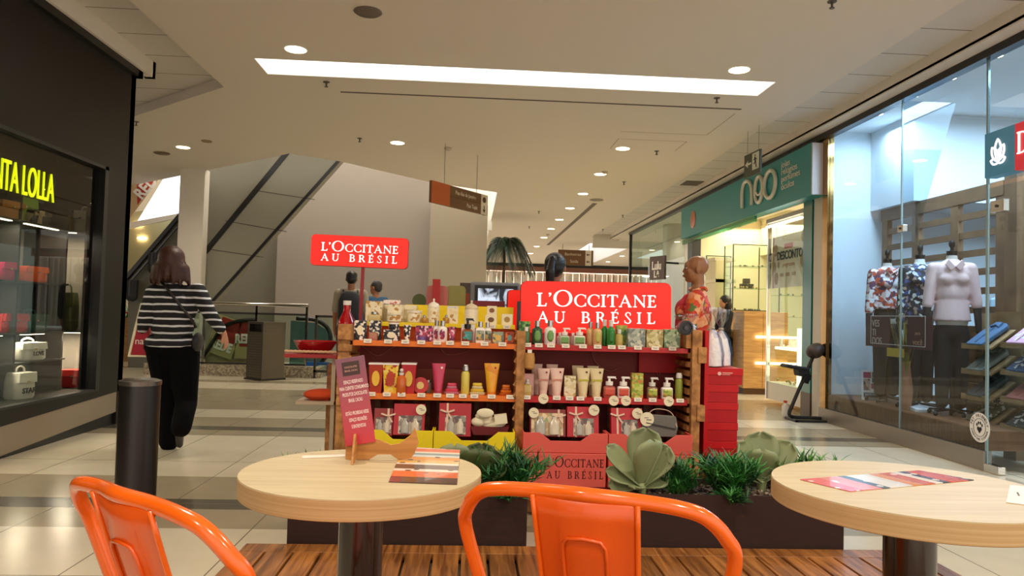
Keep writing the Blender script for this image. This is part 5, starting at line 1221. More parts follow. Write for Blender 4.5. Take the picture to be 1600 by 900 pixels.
for (a, b_) in (((395, 297), (492, 312)), ((352, 345), (448, 362)), ((318, 388), (412, 402))):
    band(P2(*a, 13.75), P2(*b_, 13.75), .014, -.004, .0, 'panel_joint', paint('4a483e', .6))
u = struct('wall_escalator_side', MB().prism([P2(322, 236, 14.7), P2(470, 236, 14.7), P2(300, 500, 14.7), P2(200, 600, 14.7), P2(200, 440, 14.7), P2(283, 330, 14.7), P2(320, 240, 14.7)], 'xz', 14.7, 14.8), M_GREYP)
struct('wall_escalator_low', MB().prism([P2(200, 432, 14.6), P2(284, 335, 14.6), P2(284, 600, 14.6), P2(200, 600, 14.6)], 'xz', 14.6, 14.68), paint('6f6d60', .5, var=.04))
# diagonal dark handrail with lamps at far left
dr = thing('escalator_balustrade', 'dark diagonal escalator balustrade behind the walking woman', 'escalator', (0, 14.5, 0))
x0, z0 = P2(198, 436, 14.5); x1, z1 = P2(285, 330, 14.5); d = Vector((x1-x0, 0, z1-z0))
MB().bar((x0-.3, 0, z0-.36), (x1+.3, 0, z1+.36), .08, .07).build('upper_rail', M_BLACK, dr)
MB().bar((x0-.3, 0, z0-.52), (x1+.3, 0, z1+.18), .05, .03).build('lower_rail', paint('4a4a48', .3, .8), dr)
for k in (.15, .55):
    c = Vector((x0, 0, z0-.22))+d*k; MB().cyl(c+Vector((0, -.1, 0)), c+Vector((0, -.1, -.28)), .11, 16).ell(c+Vector((0, -.1, -.3)), .11).build('spotlight', paint('1c1e24', .4), dr, smooth=True)
# luminous ceiling panel and banner beyond
a, b_ = P2(203, 355, 15.5), P2(284, 355, 15.5)
struct('ceiling_far_left', MB().prism([P2(150, 338, 16.5), P2(286, 322, 16.5), P2(286, 440, 16.5), P2(150, 440, 16.5)], 'xz', 16.5, 16.6), paint('b0a67c', .7, var=.02))
lp = thing('luminous_panel', 'bright white luminous panel at the upper left beyond the dark facade', 'light panel', (0, 16.0, 0))
MB().prism([P2(215, 345, 16.0), P2(262, 268, 16.0), P2(300, 250, 16.0), P2(300, 335, 16.0)], 'xz', 0, .04).build('diffuser', glow('eaf6ff', 1.15, 'daylight_diffuser'), lp)
MB().prism([P2(180, 352, 16.0), P2(300, 330, 16.0), P2(300, 336, 16.0), P2(180, 362, 16.0)], 'xz', -.03, .05).build('frame', M_WHITE, lp)
MB().cyl((P2(262, 268, 16.0)[0], .02, P2(262, 268, 16.0)[1]), (P2(262, 268, 16.0)[0], .02, 7.8), .006, 6).cyl((P2(299, 252, 16.0)[0], .02, P2(299, 252, 16.0)[1]), (P2(299, 252, 16.0)[0], .02, 7.8), .006, 6).build('suspension_wires', M_STEEL, lp)
bn = thing('red_banner', 'red and cream banner with white letters beyond the dark facade', 'banner', (0, 15.6, 0))
MB().prism([P2(190, 250, 15.6), P2(262, 262, 15.6), P2(200, 345, 15.6), P2(170, 345, 15.6)], 'xz', 0, .02).build('cream_ground', paint('d9b98a', .5), bn)
MB().prism([P2(214, 290, 15.6), P2(228, 262, 15.6), P2(262, 250, 15.6), P2(215, 320, 15.6)], 'xz', -.01, 0).build('red_patch', paint('b8302a', .5), bn)
p = at(231, 289, Y=15.57)
text('lettering', 'REDE', .34, M_WHITE, bn, Matrix.Translation((p.x, -.02, p.z)) @ Matrix.Rotation(R(-52), 4, 'Y') @ Matrix.Rotation(PI/2, 4, 'X'), .003, sx=.8, bold=.012)
for (px, py, w_) in ((215, 351, 'upper'), (221, 372, 'lower')):
    p = at(px, py, Y=16.45); l_ = thing('round_lamp', 'small round ceiling lamp seen beyond the walking woman, %s one' % w_, 'ceiling light', (p.x, 16.47, p.z)); MB().ell((0, 0, 0), (.1, .03, .03)).build('lens', M_LENS, l_, smooth=True)
# posters on the escalator flank behind the railing
for (x0, x1, y0, y1, rot, lab) in ((333, 368, 498, 556, -18, 'slanted red poster with white letters behind the railing, left one'), (371, 398, 503, 560, 0, 'red and cream poster with white letters behind the railing, right one')):
    a = at((x0+x1)/2, (y0+y1)/2, Y=13.62); w = S(x1-x0, 13.62)/2; h = S(y1-y0, 13.62)/2
    ps = thing('wall_poster', lab, 'poster', (a.x, 13.62, a.z)); ps.rotation_euler = (0, R(-rot), 0)
    MB().box(-w*1.2, w*1.2, 0, .015, -h, h*1.05).build('sheet', paint('b8a878', .6), ps); MB().box(-w*.75, w, -.004, 0, -h*.35, h).build('red_patch', paint('9e2a20', .5), ps)
    text('lettering', 'REDE' if rot else 'REDE', .22, M_WHITE, ps, face_front(0, -.008, h*.05-(.18 if rot else 0)), .003, sx=.75, bold=.01)
mb = MB().prism([P2(318, 560, 13.6), P2(330, 545, 13.6), P2(350, 515, 13.6), P2(372, 505, 13.6), P2(400, 503, 13.6), P2(400, 570, 13.6), P2(318, 570, 13.6)], 'xz', 13.66, 13.70)
struct('wall_escalator_flank', mb, paint('a0906c', .6, var=.05, scale=3))
tag(MB().tube(smooth_path([tuple(at(x, y, Y=13.6)) for x, y in ((316, 560), (330, 538), (348, 512), (372, 502), (402, 500))], 6), .035, 10).build('curved_handrail', M_BLACK, smooth='all'), 'black curved escalator handrail above the posters behind the railing', 'escalator handrail')

# hanging direction sign
a = at(674, 304, Y=10.4); b_ = at(762, 316, Y=11.6); ang = math.atan2(b_.y-a.y, b_.x-a.x); L_ = math.hypot(b_.x-a.x, b_.y-a.y)
hs = thing('hanging_sign', 'brown hanging direction sign with orange end panel and arrow', 'sign', ((a.x+b_.x)/2, (a.y+b_.y)/2, 2.90), ang)
MB().box(-L_/2, L_/2, 0, .04, -.155, .155).build('brown_board', M_BROWN, hs)
MB().box(-L_/2, -L_/2+L_*.30, -.006, 0, -.155, .155).build('orange_panel', paint('c05a22', .5), hs)
MB().box(L_/2-L_*.13, L_/2-.02, -.006, 0, -.155, .155).build('cream_panel', paint('d9cdb4', .5), hs)
MB().box(L_/2, L_/2+.02, .05, .09, -.15, .15).build('rear_board', M_BROWN, hs)
mb = MB(); xx = L_/2-L_*.075; mb.cyl((xx, -.007, .07), (xx, -.010, .07), .045, 18); mb.box(xx-.008, xx+.008, -.010, -.006, -.11, -.02); mb.prism([(xx-.035, -.08), (xx+.035, -.08), (xx, -.13)], 'xz', -.010, -.006); mb.build('arrow_and_symbol', paint('4a2c1a', .5), hs)
M_SGT = paint('d9c9b0', .5)
text('lettering', 'Piso Rio de Janeiro', .085, M_SGT, hs, face_front(L_*.08, -.004, .07), .002, sx=.82)
text('lettering', 'Piso Tupis', .085, M_SGT, hs, face_front(L_*.20, -.004, -.08), .002, sx=.82)
MB().box(-L_*.2, L_*.36, -.003, 0, -.004, .001).build('dividing_line', paint('4a2c1a', .5), hs)
MB().cyl((-L_*.28, .02, .155), (-L_*.28, .02, .74), .004, 6).cyl((L_*.30, .02, .155), (L_*.30, .02, .74), .004, 6).build('suspension_wires', paint('6a6056', .5), hs)
a = at(895, 403, Y=25)
hs = thing('hanging_sign', 'small brown hanging direction sign far down the corridor', 'sign', (a.x+.15, 25, a.z))
MB().box(-.65, .55, 0, .05, -.25, .27).build('brown_board', M_BROWN, hs); MB().box(.28, .48, -.01, 0, -.25, .27).build('cream_panel', paint('d9cdb4', .5), hs)
mb = MB()
for z in (.12, -.12): mb.box(.33, .43, -.015, -.01, z-.015, z+.015).prism([(.31, z), (.36, z-.05), (.36, z+.05)], 'xz', -.015, -.01)
mb.build('arrows', paint('4a2c1a', .5), hs)
text('lettering', 'Banheiros', .14, M_SGT, hs, face_front(-.15, -.01, .12), .002); text('lettering', 'Saída', .14, M_SGT, hs, face_front(-.1, -.01, -.12), .002)
MB().cyl((-.5, .02, .27), (-.5, .02, .97), .008, 6).cyl((.4, .02, .27), (.4, .02, .97), .008, 6).build('suspension_wires', paint('6a6056', .5), hs)
# exit sign
a = at(1163, 254, Y=9.35); b_ = at(1188, 247, Y=8.9); ang = math.atan2(b_.y-a.y, b_.x-a.x); L_ = math.hypot(b_.x-a.x, b_.y-a.y)
ex = thing('exit_sign', 'dark green hanging exit sign with arrow and running figure', 'sign', ((a.x+b_.x)/2, (a.y+b_.y)/2, 3.20), ang)
MB().box(-L_/2, L_/2, 0, .02, -.16, .13).build('board', paint('3c4434', .5), ex)
mb = MB(); w = L_/2
mb.box(.05*w, .85*w, -.004, 0, -.10, .11); mb.build('white_field', paint('d9dccc', .5), ex)
mb = MB(); c = .45*w
mb.ell((c-.01, -.006, .075), (.014, .003, .014), nu=10, nv=6); mb.bar((c-.005, -.006, .055), (c+.012, -.006, -.005), .004, .026, up=(0, 1, 0)); mb.bar((c+.01, -.006, 0), (c-.035, -.006, -.03), .004, .014, up=(0, 1, 0)); mb.bar((c+.012, -.006, 0), (c+.03, -.006, -.08), .004, .014, up=(0, 1, 0)); mb.bar((c, -.006, .045), (c-.045, -.006, .02), .004, .01, up=(0, 1, 0)); mb.bar((c, -.006, .045), (c+.045, -.006, .015), .004, .01, up=(0, 1, 0))
mb.build('running_figure', paint('2a3426', .5), ex)
mb = MB(); mb.box(-.62*w, -.1*w, -.005, 0, -.012, .012); mb.prism([(-.85*w, 0), (-.5*w, -.045), (-.5*w, .045)], 'xz', -.005, 0); mb.build('arrow', paint('d9dccc', .5), ex)
MB().cyl((-w*.7, .01, .13), (-w*.7, .01, .44), .003, 6).cyl((w*.7, .01, .13), (w*.7, .01, .44), .003, 6).build('suspension_wires', paint('8a8478', .5), ex)
# small projecting sign of the third shop
a = at(1015, 420, Y=15.8); b_ = at(1038, 417, Y=15.3); ang = math.atan2(b_.y-a.y, b_.x-a.x); L_ = math.hypot(b_.x-a.x, b_.y-a.y)
pj_ = thing('projecting_sign', 'small grey square sign with white script letters outside the third shop', 'sign', ((a.x+b_.x)/2, (a.y+b_.y)/2, (a.z+b_.z)/2), ang)
MB().box(-L_/2, L_/2, 0, .05, -.25, .25).build('board', paint('5a4a44', .5), pj_)
text('lettering', 'Lulu', .24, WHITEPL, pj_, face_front(0, -.008, .04), .003, sx=.85, bold=.008); text('lettering', 'Lê', .20, WHITEPL, pj_, face_front(0, -.008, -.14), .003, bold=.006)
MB().bar((L_/2-.02, .025, .1), Matrix.Rotation(-ang, 3, 'Z') @ (Vector((4.36, pj_.location.y-.1, pj_.location.z))-pj_.location) + Vector((0, 0, .1)), .03, .04).build('bracket', M_BLACK, pj_)
# grey terminal with screen
tv = thing('information_terminal', 'grey freestanding terminal with a lit black and white screen', 'terminal', (.24, 8.0, 0))
MB().box(-.25, .29, 0, .12, 0, 1.545).build('housing', paint('77787a', .4), tv, bevel=.02)

MB().box(-.36, -.25, .02, .4, 0, 1.53).build('brown_side', paint('4e4238', .5), tv)
MB().box(-.20, .26, -.006, 0, 1.10, 1.51).build('screen_bezel', M_BLACK, tv)
def screen_material():
    m, N, L, b = new_mat('screen_picture')
    tc = N.new('ShaderNodeTexCoord'); mp = N.new('ShaderNodeMapping'); mp.inputs['Scale'].default_value = (6, 6, 3.4); L.new(tc.outputs['Object'], mp.inputs[0])
    nz = N.new('ShaderNodeTexNoise'); nz.inputs['Scale'].default_value = 1.3; nz.inputs['Detail'].default_value = 3; nz.inputs['Distortion'].default_value = 1.2; L.new(mp.outputs[0], nz.inputs[0])
    cr = N.new('ShaderNodeValToRGB'); cr.color_ramp.elements[0].position = .42; cr.color_ramp.elements[0].color = lin('23262e'); cr.color_ramp.elements[1].position = .56; cr.color_ramp.elements[1].color = lin('d8e2f0')
    L.new(nz.outputs['Fac'], cr.inputs[0]); L.new(cr.outputs[0], b.inputs['Emission Color']); b.inputs['Emission Strength'].default_value = .8; b.inputs['Base Color'].default_value = (0, 0, 0, 1)
    return m
MB().box(-.165, .235, -.009, -.006, 1.14, 1.475).build('screen', screen_material(), tv)
# palm
pm = thing('palm_tree', 'dark green drooping palm in a pot behind the cream wall block', 'palm', (.78, 18.5, 0))
MB().tube([(0, 0, .45), (.02, 0, 1.8), (.03, 0, 3.05)], [.045, .035, .03], 10).build('trunk', paint('4a4434', .8), pm, smooth='all')
MB().lathe([(.2, 0), (.28, .5), (.26, .5), (.24, .45)], n=24).build('pot', paint('4a3c34', .6), pm, smooth=True)
rnd = random.Random(5); mb = MB(); sp_ = MB()
for k in range(17):
    a = 2*PI*k/17+rnd.uniform(-.15, .15); L1 = rnd.uniform(.65, .9); e = rnd.uniform(.3, .75)
    P = [Vector((.03, 0, 3.02)) + Vector((math.cos(a)*L1*t*.9, math.sin(a)*L1*t*.9, e*t - (1.0+e*.55)*t*t)) for t in [i/9 for i in range(10)]]
    sp_.tube(P, [.012*(1-.08*i) for i in range(10)], 5)
    for i in range(1, 10):
        for f in (0, .2, .4, .6, .8):
            if i == 9 and f: continue
            q = P[i].lerp(P[min(i+1, 9)], f); tn = (P[min(i+1, 9)]-P[i-1]).normalized(); sd = tn.cross(Vector((0, 0, 1))).normalized()
            for s in (-1, 1): blade(mb, q, sd*s*.8+tn*.8+Vector((0, 0, .05)), .34*(1-.45*i/9), .011, 1.3, rnd)
mb.build('fronds', spots(['14281a', '1e3a22', '101e14'], 4, .5), pm, smooth='all'); sp_.build('midribs', paint('3a4a2a', .6), pm, smooth='all')
# pot with red flowers at far left
a = at(209, 564, Z=0)
pf = thing('flower_planter', 'tall tan wooden planter with red flowers beside the dark facade', 'planter', (a.x, a.y, 0))
MB().lathe([(.26, 0), (.36, .92), (.33, .92), (.31, .86), (.01, .86)], n=4, power=2).move(Matrix.Rotation(PI/4, 4, 'Z')).build('planter', wood('8a5f34', 'b0834c', .6, (2, 2, 8), 4), pf)
mb = MB(); rd = MB(); rnd = random.Random(9)
for k in range(120): blade(mb, (rnd.uniform(-.2, .2), rnd.uniform(-.2, .2), .86), (rnd.uniform(-1, 1), rnd.uniform(-1, 1), rnd.uniform(.6, 2)), rnd.uniform(.25, .45), .02, .9, rnd)
for k in range(16):
    c = Vector((rnd.uniform(-.28, .28), rnd.uniform(-.28, .1), rnd.uniform(1.0, 1.32)))
    for j in range(5): rd.ell(c+Vector((.03*math.cos(j*1.256), .03*math.sin(j*1.256), 0)), (.03, .03, .022), nu=7, nv=5)
mb.build('leaves', M_GRASS, pf, smooth='all'); rd.build('flowers', paint('b01a22', .5), pf, smooth='all')

# ================================================================== JEWELLERY SHOP
fa = thing('shop_fascia', 'teal fascia board with raised pale letters over the jewellery shop', 'shop sign', (4.2, 0, 0))
MB().prism([(9.0, 2.79), (14.75, 2.82), (14.75, 3.42), (9.0, 3.46)], 'yz', 0, .20).build('board', paint('008c92', .4, var=.02), fa, bevel=.008)
MB().box(.0, .17, 8.97, 9.0, 2.80, 3.45).build('pale_end', paint('c9c0bc', .5), fa)
def on_x(px, py): v = at(px, py, X=4.2); return v.y, v.z
def face_left(y, z, off=-.012): return Matrix.Translation((off, y, z)) @ Matrix.Rotation(-PI/2, 4, 'Z') @ Matrix.Rotation(PI/2, 4, 'X')
M_LET = paint('d9d8cc', .3, .3, .02)
def strip_tube(pts, r, name): MB().tube(smooth_path([(-.02, y, z) for y, z in pts], 5), r, 10, flat=1.0).build(name, M_LET, fa, smooth='all')
strip_tube([on_x(1162, 326), on_x(1162, 300), on_x(1165, 287), on_x(1170, 283), on_x(1175, 288), on_x(1177, 300), on_x(1177, 320)], .03, 'letter_n')
def ringx(px, py, rw, rh, name, k=1.0):
    y, z = on_x(px, py); y2, _ = on_x(px+rw, py); _, z2 = on_x(px, py-rh); a = abs(y2-y); b_ = abs(z2-z)
    MB().tube([(-.02, y+a*math.cos(t), z+b_*math.sin(t)) for t in [2*PI*i/32 for i in range(32)]], .03, 10, closed=True).build(name, M_LET, fa, smooth='all'); return y, z, a, b_
y, z, a, b_ = ringx(1188, 296, 6.0, 20, 'letter_e')
MB().tube(smooth_path([(-.02, y+a*.9, z-b_*.05), (-.02, y+a*.3, z-b_*.38), (-.02, y-a*.3, z-b_*.38), (-.02, y-a*.95, z-.0)], 5), .018, 8).build('letter_e_smile', M_LET, fa, smooth='all')
ringx(1205.5, 288, 9, 21, 'letter_o')
for s, py in (('joias', 259), ('relógios', 270), ('perfumes', 281), ('óculos', 293)):
    y, z = on_x(1221, py); text('small_lettering', s, .125, M_LET, fa, face_left(y, z, -.004), .002, align='LEFT', sx=1.25)
y, z = on_x(1083, 343); MB().lathe([(.17, -.004), (.17, .004), (.15, .01)], n=28).move(Matrix.Translation((-.004, y, z)) @ Matrix.Rotation(-PI/2, 4, 'Y') @ Matrix.Diagonal((1, 1, 1, 1))).build('copper_medallion', paint('b06a4a', .35, .4), fa, smooth=True)
MB().box(.02, .06, 10.9, 14.7, 2.70, 2.79).build('green_glass_edge', glass('8fd0bc', 0, .4, 'green_edge_glass'), fa)
# display window
M_LITW = glow('fff4dc', .9, 'lit_display_base')
wd = thing('display_window', 'jewellery shop display window with lit white stands behind clear glass', 'display window', (4.42, 10.2, 0))
MB().box(.0, .55, -.62, .62, .07, .32).build('white_base', paint('d9d2c2', .4), wd)
MB().box(-.01, .0, -.62, .62, .32, 2.72).build('window_glass', M_GLASS, wd)
MB().box(-.02, .03, .60, .64, .07, 2.72).build('corner_post', M_CHROME, wd)
MB().box(.10, .45, -.55, -.15, .32, 1.12).build('tall_lit_stand', M_LITW, wd)
MB().box(.08, .50, -.12, .55, .80, .84).build('lit_shelf', M_LITW, wd); MB().box(.05, .52, -.6, .6, .55, .56).build('glass_shelf', M_GLASSG, wd)
rnd = random.Random(3); mb = MB()
for k in range(26): mb.box(*(lambda x, y, s, h: (x, x+s, y, y+s, .84, .84+h))(rnd.uniform(.1, .42), rnd.uniform(-.1, .5), rnd.uniform(.02, .05), rnd.uniform(.02, .12)))
for k in range(14): mb.box(*(lambda x, y, s, h: (x, x+s, y, y+s, 1.12, 1.12+h))(rnd.uniform(.12, .40), rnd.uniform(-.52, -.2), rnd.uniform(.02, .05), rnd.uniform(.03, .2)))
mb.build('white_display_blocks', paint('f2ead8', .4), wd)
mb = MB()
for k in range(40): mb.ell((rnd.uniform(.1, .5), rnd.uniform(-.55, .55), .33+rnd.uniform(0, .03)), (.018, .018, .02), nu=8, nv=5)
for k in range(24): mb.ell((rnd.uniform(.1, .5), rnd.uniform(-.5, .55), .575), (.02, .02, .015), nu=8, nv=5)
mb.build('watches', paint('b89a5a', .25, .7), wd, smooth=True)
MB().box(-.05, .5, -.62, .62, 2.66, 2.72).build('lit_head', paint('b7a99a', .5), wd)
MB().box(-.06, -.02, -.55, .60, 2.60, 2.62).build('light_strip', glow('fff6e6', 5, 'led_strip'), wd)
a = at(1206, 432, X=4.52); po = thing('hanging_poster', 'cream sale poster with rocks pictured and bold dark lettering inside the jewellery window', 'poster', (4.50, 10.36, 2.06))
MB().box(0, .01, -.62, .52, -.36, .40).build('sheet', paint('dcc9b4', .5, var=.05, scale=3), po)
MB().box(-.004, 0, .46, .52, -.36, .40).build('copper_edge', paint('a0623c', .4), po)
text('lettering', 'DESCONTO', .17, paint('2a2a34', .5), po, face_left(-.08, .10, -.004), .002, sx=.92, bold=.004)
text('small_lettering', 'progressivo', .09, paint('c9957a', .5), po, face_left(-.05, -.03, -.004), .001)
MB().box(-.004, 0, -.18, .10, .20, .27).build('red_tab', paint('b8504a', .5), po)
mb = MB()
for y_ in (-.22, -.02, .18): mb.box(-.004, 0, y_-.06, y_+.06, -.20, -.15)
mb.build('price_tabs', paint('b08a74', .5), po)
mb = MB()
for (y_, z_, r) in ((.40, .2, .07), (.44, -.05, .06), (.36, -.22, .07), (-.52, .33, .07), (-.5, .0, .08), (.30, -.02, .04)): mb.ell((-.003, y_, z_), (.004, r, r*1.3))
mb.build('pictured_rocks', paint('a8866a', .6, var=.3, scale=18), po, smooth=True)
MB().cyl((.005, -.5, .40), (.005, -.5, .54), .003, 6).cyl((.005, .4, .4), (.005, .4, .54), .003, 6).build('wires', M_BLACK, po)
# cabinets and counters inside
M_CABW = wood('b0834c', 'd2a76a', .45, (1, 1, 8), 3)
def glass_cabinet(label, x0, x1, y, z0, z1, n, items=True, seed=1):
    o = thing('glass_cabinet', label, 'cabinet', ((x0+x1)/2, y, 0)); w = (x1-x0)/2; mb = MB()
    for sx in (-w, w):
        for sy_ in (-.22, .22): mb.box(sx-.008, sx+.008, sy_-.008, sy_+.008, z0, z1)
    mb.box(-w, w, -.23, -.215, z1-.015, z1).box(-w, w, -.23, -.215, z0, z0+.015); mb.build('frame', paint('2c3a34', .3, .4), o)
    MB().box(-w, w, -.222, -.218, z0, z1).box(-w-.002, -w+.002, -.22, .22, z0, z1).build('panes', M_GLASSG, o)
    if z0 > .1: MB().box(-w, w, -.23, .23, 0, z0).build('base', M_CABW, o)
    rnd = random.Random(seed)
    for k in range(n):
        z = z0+(z1-z0)*k/n; MB().box(-w+.01, w-.01, -.21, .21, z+.002, z+.01).build('shelf', glass('cfe6d6', 0, .5, 'shelf_glass'), o)
        if items:
            mb = MB()
            for q in range(10): mb.ell((rnd.uniform(-w*.85, w*.85), rnd.uniform(-.15, .1), z+.03), (.022, .022, .02), nu=8, nv=5)
            mb.build('watches', paint('c9a878' if k % 2 else '8f8a7a', .3, .5), o, smooth=True)
    return o
glass_cabinet('tall glass cabinet with thin dark frame and watches above the wooden block', 4.58, 5.22, 13.0, 1.38, 2.55, 3, True, 2)
glass_cabinet('tall glass cabinet left of the framed one, behind the woman in black', 4.52, 5.0, 14.3, .9, 2.45, 4, True, 3)
glass_cabinet('glass cabinet deep in the shop left of the hanging poster', 5.5, 6.6, 13.2, .9, 2.45, 4, True, 4)
o = thing('shop_counter', 'tall wooden block counter with two glowing strips in the jewellery shop', 'counter', (4.84, 12.25, 0))
MB().box(-.34, .40, -.25, .25, .10, 1.36).build('cabinet', M_CABW, o, bevel=.004); MB().box(-.32, .38, -.22, .22, 0, .10).build('plinth', paint('5a3a20', .5), o); MB().box(-.02, -.015, -.252, -.25, .12, 1.34).build('door_gap', paint('5a3a20', .5), o)
for z_ in (.93, .50): MB().box(-.15, .95, -.30, -.27, z_, z_+.035).build('glowing_strip', glow('ffe9b8', 4, 'led_strip_warm'), o)
o = thing('low_counter', 'low wooden counter beside the woman in black', 'counter', (4.60, 12.75, 0))
MB().box(-.22, .12, -.2, .2, .08, 1.02).build('cabinet', M_CABW, o); MB().box(-.24, .13, -.22, .22, 1.02, 1.05).build('glass_top', paint('cfc7ae', .15), o); MB().box(-.2, .1, -.18, .18, 0, .08).build('plinth', paint('5a3a20', .5), o)
for i, (px, py, w_, h_, dx) in enumerate(((1166, 449, 9, 8, 0), (1161, 458, 9, 8, 0), (1172, 458, 8, 8, 0))):
    v = at(px, py, Y=13.0); tag(MB().box(-S(w_, 13)/2, S(w_, 13)/2, -.05, .05, 0, S(h_, 13)).build('gift_carton', paint('1a1614', .4), loc=(v.x, 13.0, 1.775 + (S(8, 13)+.004 if i == 0 else 0))), 'small black box in the framed glass cabinet, %s' % ['on top of two others', 'lower left of three', 'lower right of three'][i], 'box', 'black boxes in the glass cabinet')
v = at(1131, 438, Y=14.2); o = thing('perfume_bottle', 'large white perfume bottle on the shelf above the woman in black', 'bottle', (v.x, 14.2, v.z-.12)); MB().lathe([(.08, 0), (.09, .1), (.03, .16), (.03, .2)], n=16).build('bottle_body', paint('e6e2d6', .2), o, smooth=True); MB().cyl((0, 0, .2), (0, 0, .26), .03, 12).build('cap', M_BLACK, o)
tag(MB().box(-.25, .15, -.12, .12, 0, .02).build('wall_shelf', paint('cfc9a8', .3), loc=(4.70, 14.45, v.z-.145)), 'pale wall shelf carrying the large perfume bottle', 'shelf')
o = thing('shelf_unit', 'lit cream shelf unit left of the jewellery shop entrance', 'shelf unit', (4.66, 13.7, 0))
MB().box(-.18, .0, -.3, .3, 0, 2.3).build('side', paint('e6d7a8', .5), o); [MB().box(-.2, .2, -.3, .3, z_, z_+.06).build('shelf', paint('f0e4c0', .5), o) for z_ in (1.9, 2.3)]
# black stool thing outside
sc = thing('massage_chair', 'black angled folding chair frame with padded seat outside the jewellery shop', 'chair', (4.08, 8.93, 0))
MB().tube(smooth_path([(.17, 0, .86), (.07, 0, .62), (-.10, 0, .22), (-.15, 0, .09), (-.10, 0, .045), (.10, 0, .04), (.36, 0, .03)], 6), .022, 10).build('bent_frame', M_BLACK, sc, smooth='all')
MB().box(-.14, .36, -.16, -.13, 0, .03).box(-.14, .36, .13, .16, 0, .03).box(-.14, -.1, -.16, .16, 0, .03).box(.32, .36, -.16, .16, 0, .03).build('foot_frame', M_BLACK, sc, bevel=.005)
MB().obox((-.10, 0, .655), (.26, .22, .045), Matrix.Rotation(R(8), 3, 'Y')).obox((.0, 0, .60), (.14, .18, .09), Matrix.Rotation(R(-10), 3, 'Y')).build('seat_pad', paint('16151a', .6), sc, bevel=.02)
MB().ell((.17, 0, .86), (.115, .12, .09), Matrix.Rotation(R(-32), 3, 'Y')).build('head_pad', paint('3a2c24', .5), sc, smooth=True)
MB().obox((.06, 0, .52), (.07, .08, .12), Matrix.Rotation(R(24), 3, 'Y')).build('hinge', M_BLACK, sc, bevel=.005)
o = thing('spray_bottle', 'small white bottle on the floor beside the black chair frame', 'bottle', (4.02, 9.25, 0)); MB().lathe([(.04, 0), (.042, .14), (.02, .17), (.02, .18)], n=16).build('bottle_body', paint('d8d0c4', .4), o, smooth=True); MB().cyl((0, 0, .18), (0, 0, .21), .022, 12).build('cap', paint('c8401c', .4), o)

# ================================================================== FASHION SHOP
M_SLAT = wood('66492e', '8a6844', .55, (6, 1, 1), 3)
sl = thing('slatted_screen', 'brown wooden slatted screen behind the three dressed busts', 'screen', (5.02, 0, 0))
for y in (6.75, 7.42, 8.1, 8.72): MB().box(-.03, .03, y-.06, y+.06, .335, 2.58).build('upright', M_SLAT, sl, bevel=.002)
MB().box(-.035, .035, 6.7, 8.80, 2.46, 2.60).build('top_rail', M_SLAT, sl)
for k in range(11):
    MB().box(-.02, .02, 6.75, 8.75, .39+.19*k, .455+.19*k).build('slat', M_SLAT, sl)
struct('trim_15', MB().box(4.98, 5.10, 6.52, 6.68, .0, 2.75), M_SLAT)
def cloth_shape(mb, parts):
    for p in parts:
        if len(p) == 4: mb.cap(*p)
        else: mb.ell(*p)
def remesh(o, vox, sm=6, fac=.6):
    r = o.modifiers.new('remesh', 'REMESH'); r.mode = 'VOXEL'; r.voxel_size = vox; r.use_smooth_shade = True
    s = o.modifiers.new('smooth', 'SMOOTH'); s.iterations = sm; s.factor = fac; return o
